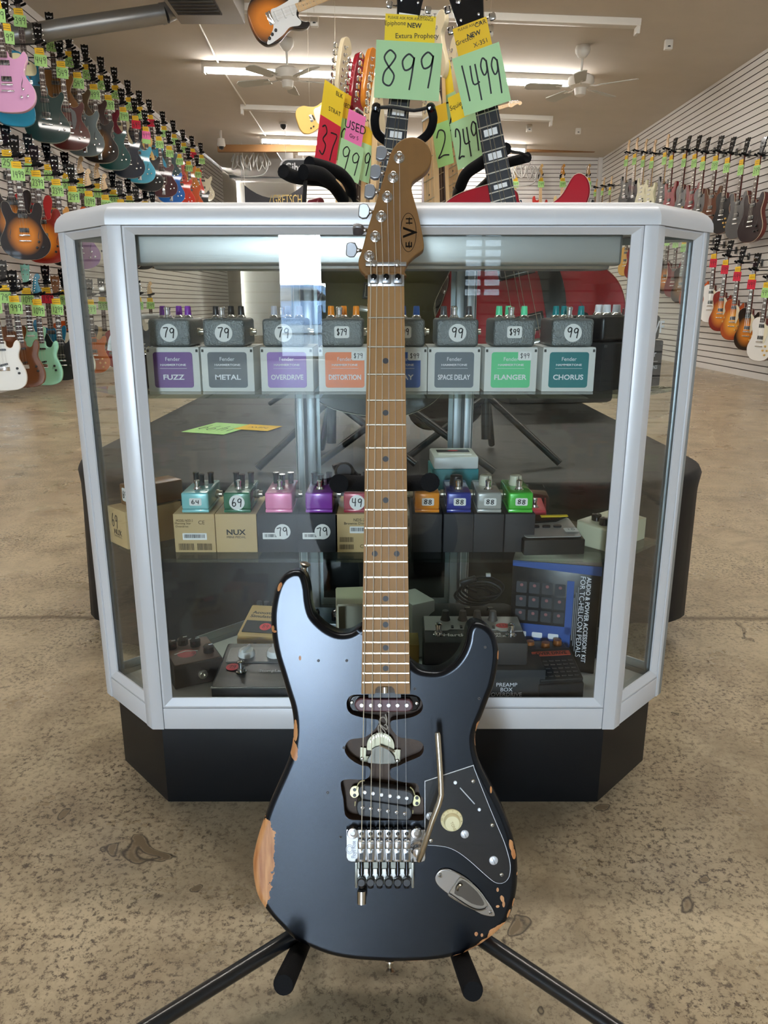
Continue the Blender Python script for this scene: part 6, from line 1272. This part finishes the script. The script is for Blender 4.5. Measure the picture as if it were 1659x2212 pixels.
def screw(px, py, z, r0=0.0022, col=NICKEL, par=None, nm='screw'):
    X, Y, _ = gl(px, py, z); s_ = MB(); s_.lathe([(r0, z-0.001), (r0, z+0.0004), (r0*0.7, z+0.0011), (0, z+0.0013)], col, TR(X, Y, 0), 14)
    for a in (20, 110): s_.box((0, 0, z+0.0013), (r0*1.3, r0*0.25, 0.0004), BLK, TR(X, Y, 0) @ RZ(a))
    return s_.build(nm, par or g)
screw(700+383/6.38, 1460+368/6.38, -0.005); screw(700+1280/6.38, 1460+378/6.38, -0.005)
# coiled pickup wires
m = MB()
for pts in ([(845,545),(865,620),(855,700)], [(860,640),(830,595),(785,600),(760,650),(775,710),(830,790),(850,830)], [(755,800),(745,740),(765,700),(820,735),(860,770),(875,740),(850,710),(825,725)], [(730,805),(695,850)], [(845,500),(900,520)], [(770,760),(800,800),(815,830)]):
    m.tube([(*gl(700+a/6.38, 1460+b/6.38, 0)[:2], -0.006-0.001*k) for k, (a, b) in enumerate(pts)], 0.00075, mat('wire_sleeve', 'b4aa9c', 0.5), smooth=5, seg=6)
m.build('pickup_wire', g)
# selector switch seen in the middle cavity
PLT = mat('switch_plate', '8a8672', 0.4, 0.75)
m = MB(); cx, cy, _ = gl(822, 1612, -0.008); arc = [(cx+0.0168*math.cos(R(a)), cy-0.001+0.0168*math.sin(R(a))) for a in range(-20, 201, 12)]
m.prism(arc, -0.012, -0.0105, PLT, bev=0.0003)
for a in range(35, 165, 13): m.box((cx+0.0135*math.cos(R(a)), cy-0.001+0.0135*math.sin(R(a)), -0.0098), (0.0012, 0.003, 0.0012), NICKEL, TR(0, 0, 0))
m.build('switch_wafer', g)
m = MB(); m.prism(zp([(500,1000),(580,1010),(575,1125),(690,1125),(1000,1030),(1055,1035),(1045,1235),(495,1205)], 700, 1460, 6.38, -0.008), -0.014, -0.0125, PLT); m.prism(sm(zp([(660,1010),(760,965),(850,985),(960,1100),(975,1150),(960,1215),(600,1205),(640,1090)], 700, 1460, 6.38, -0.008), 2), -0.0105, -0.0085, mat('switch_body', '6c6a62', 0.45, 0.6), bev=0.0006)
m.tube([(*gl(820, 1614, 0)[:2], -0.007), (*gl(836, 1620, 0)[:2], -0.006), (*gl(853, 1628, 0)[:2], -0.007)], 0.001, NICKEL, seg=8); m.build('switch_body', g)
for a, b in ((525,1145),(1010,1175)): screw(700+a/6.38, 1460+b/6.38, -0.011, 0.0022)
# bridge humbucker
def bob(pts, name):
    m = MB(); m.prism(sm(zp(pts, 700, 1460, 6.38, 0.005), 3), -0.010, 0.0055, mat('bobbin_black', '1c1d20', 0.45, bump=0.1, bscale=400), bev=0.0014); return m.build(name, g)
b1 = bob([(470,1590),(490,1535),(540,1505),(640,1510),(900,1545),(1130,1580),(1210,1610),(1238,1680),(1215,1755),(1150,1785),(1050,1778),(800,1745),(560,1710),(500,1680)], 'pickup_bobbin')
b2 = bob([(445,1790),(470,1730),(540,1712),(700,1728),(950,1765),(1130,1795),(1195,1830),(1215,1900),(1190,1965),(1120,1995),(900,1980),(640,1950),(500,1930),(455,1870)], 'pickup_bobbin')
for a, b in ((560,1605),(675,1620),(790,1638),(907,1655),(1025,1670),(1140,1685)): X, Y, _ = gl(700+a/6.38, 1460+b/6.38, 0.006); s_ = MB(); s_.lathe([(0.0023, 0.005), (0.0023, 0.0064), (0.0019, 0.0068), (0, 0.0068)], mat('pole_piece'), TR(X, Y, 0), 14); s_.build('pole_piece', b1)
for a, b in ((528,1820),(643,1832),(760,1848),(878,1865),(998,1883),(1112,1900)):
    X, Y, _ = gl(700+a/6.38, 1460+b/6.38, 0.006); s_ = MB(); s_.lathe([(0.0024, 0.005), (0.0024, 0.0062), (0.0016, 0.0071), (0, 0.0072)], CHROME, TR(X, Y, 0), 14); s_.box((0, 0, 0.0072), (0.004, 0.0006, 0.0004), BLK, TR(X, Y, 0) @ RZ(30)); s_.build('pole_screw', b2)
BR = mat('brass_ear', 'd8cf9e', 0.35, 0.4)
for pts in ([(470,1540),(395,1535),(358,1590),(360,1650),(400,1690),(450,1680),(480,1640)], [(1240,1680),(1275,1655),(1315,1680),(1328,1730),(1310,1790),(1250,1805),(1225,1770)]):
    m = MB(); m.prism(sm(zp(pts, 700, 1460, 6.38, -0.006), 2), -0.010, -0.0085, BR)
    cx = sum(p[0] for p in pts)/7; cy = sum(p[1] for p in pts)/7
    for dy in (-38, 38): X, Y, _ = gl(700+(cx+4)/6.38, 1460+(cy+dy)/6.38, -0.006); m.prism(circle(0.0021, X, Y, 12), -0.0086, -0.0081, BLK)
    m.build('mounting_ear', g)
m = MB()
for pts in ([(560,1440),(500,1455),(465,1500),(450,1560)], [(430,1730),(425,1790)], [(1185,1530),(1225,1570),(1250,1640)], [(1225,1850),(1220,1895)]):
    m.tube([(*gl(700+a/6.38, 1460+b/6.38, 0)[:2], 0.0005) for a, b in pts], 0.0007, BR, smooth=4, seg=6)
m.build('cover_edge_wire', g)
# floating bridge
ZB_ = 0.006
BRC = mat('bridge_chrome', 'd4d6da', 0.16, 1.0)
bp_ = zp([(305,205),(340,200),(350,235),(375,250),(395,215),(445,200),(1215,205),(1240,225),(1270,205),(1320,225),(1345,210),(1392,208),(1398,600),(1385,640),(1345,655),(430,650),(380,652),(330,635),(305,590)], 700, 1760, 6.38, ZB_)
m = MB(); m.prism(bp_, 0.001, ZB_, BRC, bev=0.0008); m.text('Floyd Rose', 0.0048, mat('engraved', '7a7c80', 0.4, 0.8), TR(*gl(700+415/6.38, 1760+480/6.38, ZB_)[:2], ZB_+0.0001) @ RZ(90), True, w=0.020)
ex, ey, _ = gl(700+352/6.38, 1760+475/6.38, ZB_)
for rr_ in (0.0042, 0.0028): m.ribbon([(ex+rr_*math.cos(R(a)), ey+rr_*1.3*math.sin(R(a))) for a in range(0, 372, 15)], 0.0005, mat('engraved'), z=ZB_+0.0001)
bpl = m.build('bridge_plate', g)
for a in (395, 1270): X, Y, _ = gl(700+a/6.38, 1760+262/6.38, 0.01); s_ = MB(); s_.lathe([(0.0068, -0.001), (0.0068, 0.0085), (0.0058, 0.010), (0.003, 0.0102), (0.0026, 0.009), (0, 0.009)], CHROME, TR(X, Y, 0), 24); s_.build('pivot_stud', bpl)
for i, a in enumerate((515, 640, 765, 890, 1015, 1140)):
    x, y1_, _ = gl(700+a/6.38, 1760+350/6.38, 0.016); w_ = 0.0092
    m = MB(); ya = gl(0, 1760+210/6.38, .014)[1]; yb_ = gl(0, 1760+355/6.38, .016)[1]; yc_ = gl(0, 1760+480/6.38, .018)[1]; yd = gl(0, 1760+655/6.38, .015)[1]
    m.box((x, (ya+yb_)/2, 0.009), (w_, ya-yb_-0.0006, 0.007), BRC, bev=0.0008); m.cyl((x, (ya+yb_)/2+0.001, 0.0125), 0.0022, 0.0012, BLKG, seg=12)
    m.box((x, (yb_+yc_)/2, 0.0115), (w_*0.98, yb_-yc_, 0.012), BRC, bev=0.0018, seg=3)
    m.box((x, (yc_+yd)/2, 0.0105), (w_, yc_-yd-0.0004, 0.010), STEEL, bev=0.001)
    m.box((x, (yc_+yd)/2-0.001, 0.0156), (0.0042, 0.0075, 0.0006), BLK); m.box((x, yc_+0.0015, 0.0165), (0.0022, 0.007, 0.0006), BLK)
    m.build('saddle', bpl)
    s_ = MB(); ye = gl(0, 1760+830/6.38, .012)[1]; s_.tube([(x, yd+0.001, 0.011), (x, ye, 0.0125)], 0.0024, BLKG, seg=12); s_.build('lock_screw', bpl)
    s_ = MB(); yk = gl(0, 1760+955/6.38, .02)[1]; s_.lathe([(0.0042, 0.010), (0.0050, 0.012), (0.0050, 0.0165), (0.0040, 0.0175), (0, 0.0175)], BLK, TR(x, yk, 0), 18); s_.tube([(x, yk, 0.011), (x, yk-0.0085, 0.009)], 0.0036, BLK, seg=12); s_.build('fine_tuner', bpl)
m = MB(); FT = mat('tailpiece_steel', 'cfd0cc', 0.28, 0.9)
x0, x1 = gl(700+428/6.38, 0, .01)[0], gl(700+1238/6.38, 0, .01)[0]; ya, yb_, yc_ = gl(0, 1760+660/6.38, .01)[1], gl(0, 1760+745/6.38, .01)[1], gl(0, 1760+880/6.38, .012)[1]
m.box(((x0+x1)/2, (ya+yb_)/2, 0.006), (x1-x0, ya-yb_, 0.006), mat('tailpiece_dark', '77776f', 0.4, 0.8))
teeth = [x0]
for a in (515, 640, 765, 890, 1015, 1140): X = gl(700+a/6.38, 0, .012)[0]; teeth += [X-0.0031, X+0.0031]
teeth.append(x1); pts = [(x0, yc_), (x1, yc_), (x1, yb_+0.001)]
for k in range(6, 0, -1): pts += [(teeth[2*k], yb_), (teeth[2*k], yc_+0.0045), (teeth[2*k-1], yc_+0.0045), (teeth[2*k-1], yb_)]
pts.append((x0, yb_+0.001)); m.prism(pts, 0.004, 0.0105, FT)
for X in (x0+0.0014, x1-0.0014): m.box((X, (ya+yc_)/2-0.005, 0.008), (0.0030, ya-yc_+0.012, 0.009), FT, bev=0.0008)
m.box(((x0+x1)/2, yc_-0.003, 0.007), (x1-x0, 0.007, 0.008), FT, bev=0.0012); m.build('fine_tuner_rail', bpl)
m = MB(); X = sadx[0]; y1_ = gl(0, 1928, .014)[1]; y2_ = gl(0, 1954, .014)[1]; m.tube([(X, y1_, 0.010), (X, y2_, 0.012)], 0.0052, NICKEL, seg=20); m.build('pull_lever', bpl)
m = MB(); X, Y, _ = gl(701.5+1280/6.38, 1760+470/6.38, .01); m.lathe([(0.0085, ZB_), (0.0085, 0.010), (0.0065, 0.012), (0.0060, 0.020), (0.0045, 0.021), (0, 0.021)], CHROME, TR(X, Y, 0), 24); m.build('arm_collar', bpl)
m = MB(); m.tube([gl(905, 1857, .020), gl(911, 1843, .028), gl(934, 1772, .034), gl(949, 1733, .036), gl(953, 1716, .036), gl(952, 1690, .036), gl(949, 1640, .035), gl(945.5, 1588, .034), gl(945, 1582, .034)], [.0034]*8+[.0026], NICKEL, seg=14); m.build('tremolo_arm', bpl)
# control plate
pg = zp([(187,640),(720,465),(728,500),(870,860),(965,1090),(1050,1290),(1100,1450),(1120,1560),(1112,1660),(1080,1720),(1035,1748),(980,1750),(920,1722),(800,1620),(680,1512),(560,1420),(450,1366),(340,1345),(230,1338),(187,1338)], 880, 1560, 5.027, 0.001)
def round_some(p, keep): 
    out = []
    n = len(p)
    for i in range(n):
        if i in keep: out.append(Vector((p[i][0], p[i][1], 0)))
        else:
            q = cat_rom([(a[0], a[1], 0) for a in p], 3); out += q[i*3:i*3+3]
    return [(v_.x, v_.y) for v_ in out]
pgs = round_some(pg, (0, 1, 18, 19))
m = MB(); m.prism(pgs, 0.0, 0.0012, mat('guard_white_ply', 'e8e8ea', 0.4)); m.prism(inset(ccw([Vector(p) for p in pgs]), 0.0007), 0.0012, 0.0018, mat('guard_black', '16181c', 0.2, spec=0.6, coat=0.5)); m.build('control_plate', g)
for a, b in ((715,642),(922,1118),(1022,1655),(255,1285)): screw(880+a/5.027, 1560+b/5.027, 0.0022, 0.0023)
for a, b, r0 in ((245,1020,.0047),(622,1215,.0049),(935,1500,.0052),(520,655,.0022),(780,948,.0020)):
    X, Y, _ = gl(880+a/5.027, 1560+b/5.027, .002); m = MB(); m.lathe([(r0, 0.0015), (r0, 0.0026), (r0*0.85, 0.0031), (0, 0.0031)], mat('shaft_aluminium', 'd2d4d8', 0.4, 0.5), TR(X, Y, 0), 20)
    if r0 > 0.004: m.box((0, 0, 0.0031), (0.0005, r0*1.8, 0.0003), DOT, TR(X, Y, 0) @ RZ(25))
    m.build('pot_shaft' if r0 > 0.004 else 'plate_screw', g)
m = MB(); a_, b_ = gl(880+572/5.027, 1560+712/5.027, .002), gl(880+730/5.027, 1560+888/5.027, .002); m.tube([(a_[0], a_[1], 0.0019), (b_[0], b_[1], 0.0019)], 0.0007, mat('slot_edge', 'c8ccd2', 0.4), seg=6); m.build('switch_slot', g)
X, Y, _ = gl(880+485/5.027, 1560+1082/5.027, .008); m = MB(); m.lathe([(0.0130, 0.002), (0.0132, 0.003), (0.0128, 0.0045), (0.0098, 0.0065), (0.0090, 0.0125), (0.0084, 0.0135), (0, 0.0136)], CREAM, TR(X, Y, 0), 32); m.text('TONE', 0.0034, mat('gold_print', 'a8925a', 0.5), TR(X+0.001, Y-0.003, 0.0138) @ RZ(-65), w=0.011)
for k, ch in enumerate(('10', '9', '8', '7', '6', '5', '4')):
    a = R(172-29*k); m.text(ch, 0.0024, mat('gold_print'), TR(X+0.0113*math.cos(a), Y+0.0113*math.sin(a), 0.0058) @ RZ(math.degrees(a)-90))
m.build('tone_knob', g)
# jack plate
jo = zp([(300,1710),(308,1655),(345,1610),(410,1592),(480,1605),(600,1665),(700,1740),(790,1840),(870,1940),(925,2025),(950,2085),(940,2108),(870,2105),(760,2070),(620,1985),(500,1905),(400,1835),(330,1770)], 880, 1560, 5.027, 0.002)
ji = zp([(560,1690),(600,1690),(690,1745),(780,1830),(850,1930),(870,1990),(850,2025),(780,2045),(690,2020),(560,1945),(470,1890),(445,1865),(455,1840),(500,1770)], 880, 1560, 5.027, 0.002)
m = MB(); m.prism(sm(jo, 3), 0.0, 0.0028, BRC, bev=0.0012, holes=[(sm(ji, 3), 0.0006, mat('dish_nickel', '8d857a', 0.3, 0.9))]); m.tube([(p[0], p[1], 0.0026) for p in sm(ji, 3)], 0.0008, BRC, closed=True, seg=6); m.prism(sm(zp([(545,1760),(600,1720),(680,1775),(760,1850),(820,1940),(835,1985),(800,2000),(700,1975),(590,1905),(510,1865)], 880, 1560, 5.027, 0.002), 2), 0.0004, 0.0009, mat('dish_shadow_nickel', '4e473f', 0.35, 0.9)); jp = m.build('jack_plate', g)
m = MB(); a_, b_ = gl(880+560/5.027, 1560+1790/5.027, .002)[:2], gl(880+640/5.027, 1560+1830/5.027, .002)[:2]
m.lathe([(0.0050, 0), (0.0050, 0.002), (0.0034, 0.002), (0.0030, -0.001)], NICKEL, TR(a_[0], a_[1], 0.0012) @ RZ(-40) @ RY(50), 18); m.build('jack_socket', jp)
screw(880+357/5.027, 1560+1665/5.027, 0.003, 0.0026, CHROME, jp); screw(880+905/5.027, 1560+2065/5.027, 0.003, 0.0026, CHROME, jp)
# strap buttons
def strap_button(px, py, z, d, L_=0.012):
    X, Y, _ = gl(px, py, z); d = Vector(d).normalized(); M = Matrix.Translation((X, Y, z)) @ d.to_track_quat('Z', 'Y').to_matrix().to_4x4(); m = MB()
    m.lathe([(0.0055, -0.002), (0.0055, 0.0), (0.0035, 0.002), (0.003, L_*.6), (0.0062, L_*.9), (0.0068, L_), (0.005, L_+0.001), (0, L_)], NICKEL, M, 20); m.build('strap_button', g)
strap_button(654, 1237, -0.020, (0.30, 1, 0.25)); strap_button(842, 2078, -0.020, (0, -1, 0.1), 0.010)
# ================================================================== the stand under it
def W(px, py, Y): return atY(px, py, Y)
hub = Vector((0.006, 0.835, 0.12))
r = thing('guitar_stand', 'black tripod guitar stand with foam padded arms holding the worn black guitar', 'stand', (hub.x, hub.y, 0))
def L3(p): return Vector(p)-Vector((hub.x, hub.y, 0))
TB = mat('stand_tube_black', '101113', 0.28, coat=0.3)
for tip in ((-.40, .600, .012), (.385, .598, .012), (.02, 1.10, .012)):
    top = hub+Vector((0, 0, -0.01)); d = (Vector(tip)-top).normalized(); t = MB(); t.tube([L3(top+d*0.02), L3(Vector(tip))], 0.0095, TB, seg=16); lg = t.build('leg', r)
    t = MB(); t.tube([L3(Vector(tip)-d*0.035), L3(Vector(tip))], 0.0115, BLK, seg=16); t.build('rubber_foot', lg)
t = MB(); t.lathe([(0.022, 0), (0.024, 0.01), (0.024, 0.035), (0.016, 0.045)], BLK, TR(0, 0, 0.095), 20); t.build('hub', r)
yk = W(833, 1045, 0.955); cp = Vector((0.004, 0.865, 0.25))
t = MB(); t.tube([L3(hub), L3(cp), L3((0.003, 0.985, yk.z-0.01))], 0.0095, TB, seg=16); t.build('post', r)
t = MB(); t.cyl((L3(cp)+Vector((0, 0.01, 0.12))), 0.015, 0.05, BLK, bev=0.003); t.lathe([(0.008, 0), (0.010, 0.012), (0.006, 0.016), (0, 0.016)], BLK, TR(*(L3(cp)+Vector((0.012, 0.01, 0.145)))) @ RY(90), 14); t.build('height_clamp', r)
t = MB(); yy = 0.962
pl = [W(731, 1046, 0.88), W(738, 1040, 0.93), W(760, 1030, yy), W(800, 1040, yy), W(833, 1048, yy), W(870, 1042, yy), W(905, 1036, yy-0.01), W(925, 1036, 0.92), W(932, 1042, 0.88)]
def seg_(ps, rr, nm, mt): t = MB(); t.tube([L3(p) for p in ps], rr, mt, smooth=4, seg=14); return t.build(nm, r)
seg_([W(731, 1044, .925), W(770, 1044, .95), W(833, 1046, .975), W(880, 1044, .965), W(930, 1042, .925)], 0.0105, 'neck_bar', FOAM)
for px, py in ((732, 1045), (929, 1042)): seg_([W(px, py, .95), W(px, py, .91), W(px, py, .895)], 0.0118, 'padded_end', FOAM)
t = MB(); q0 = W(716, 1015, 0.965); t.lathe([(0.012, 0), (0.013, 0.012), (0.009, 0.02), (0, 0.02)], BLK, Matrix.Translation(L3(W(745, 1022, .965))) @ RX(70), 16); t.tube([L3(W(720, 1010, .965)), L3(W(745, 1005, .97)), L3(W(775, 1035, .97))], 0.004, BLK, seg=8, smooth=3); t.build('lock_knob', r)
for a, b, c_ in (((668, 2005, .84), (640, 2058, .735), (612, 2128, .668)), ((968, 1995, .84), (996, 2060, .735), (1022, 2142, .668))):
    pa, pb, pc = W(*a), W(*b), W(*c_); t = MB(); t.tube([L3(hub+Vector((0, 0, 0.01))), L3(pa+Vector((0, 0.0, 0)))], 0.006, TB, seg=12); arm = t.build('support_arm', r)
    t = MB(); d = (pc-pa).normalized(); t.tube([L3(pa), L3(pa+(pc-pa)*0.5), L3(pc-d*0.004), L3(pc)], [0.0105, 0.0115, 0.0120, 0.0105], FOAM, seg=18); t.build('foam_pad', arm)
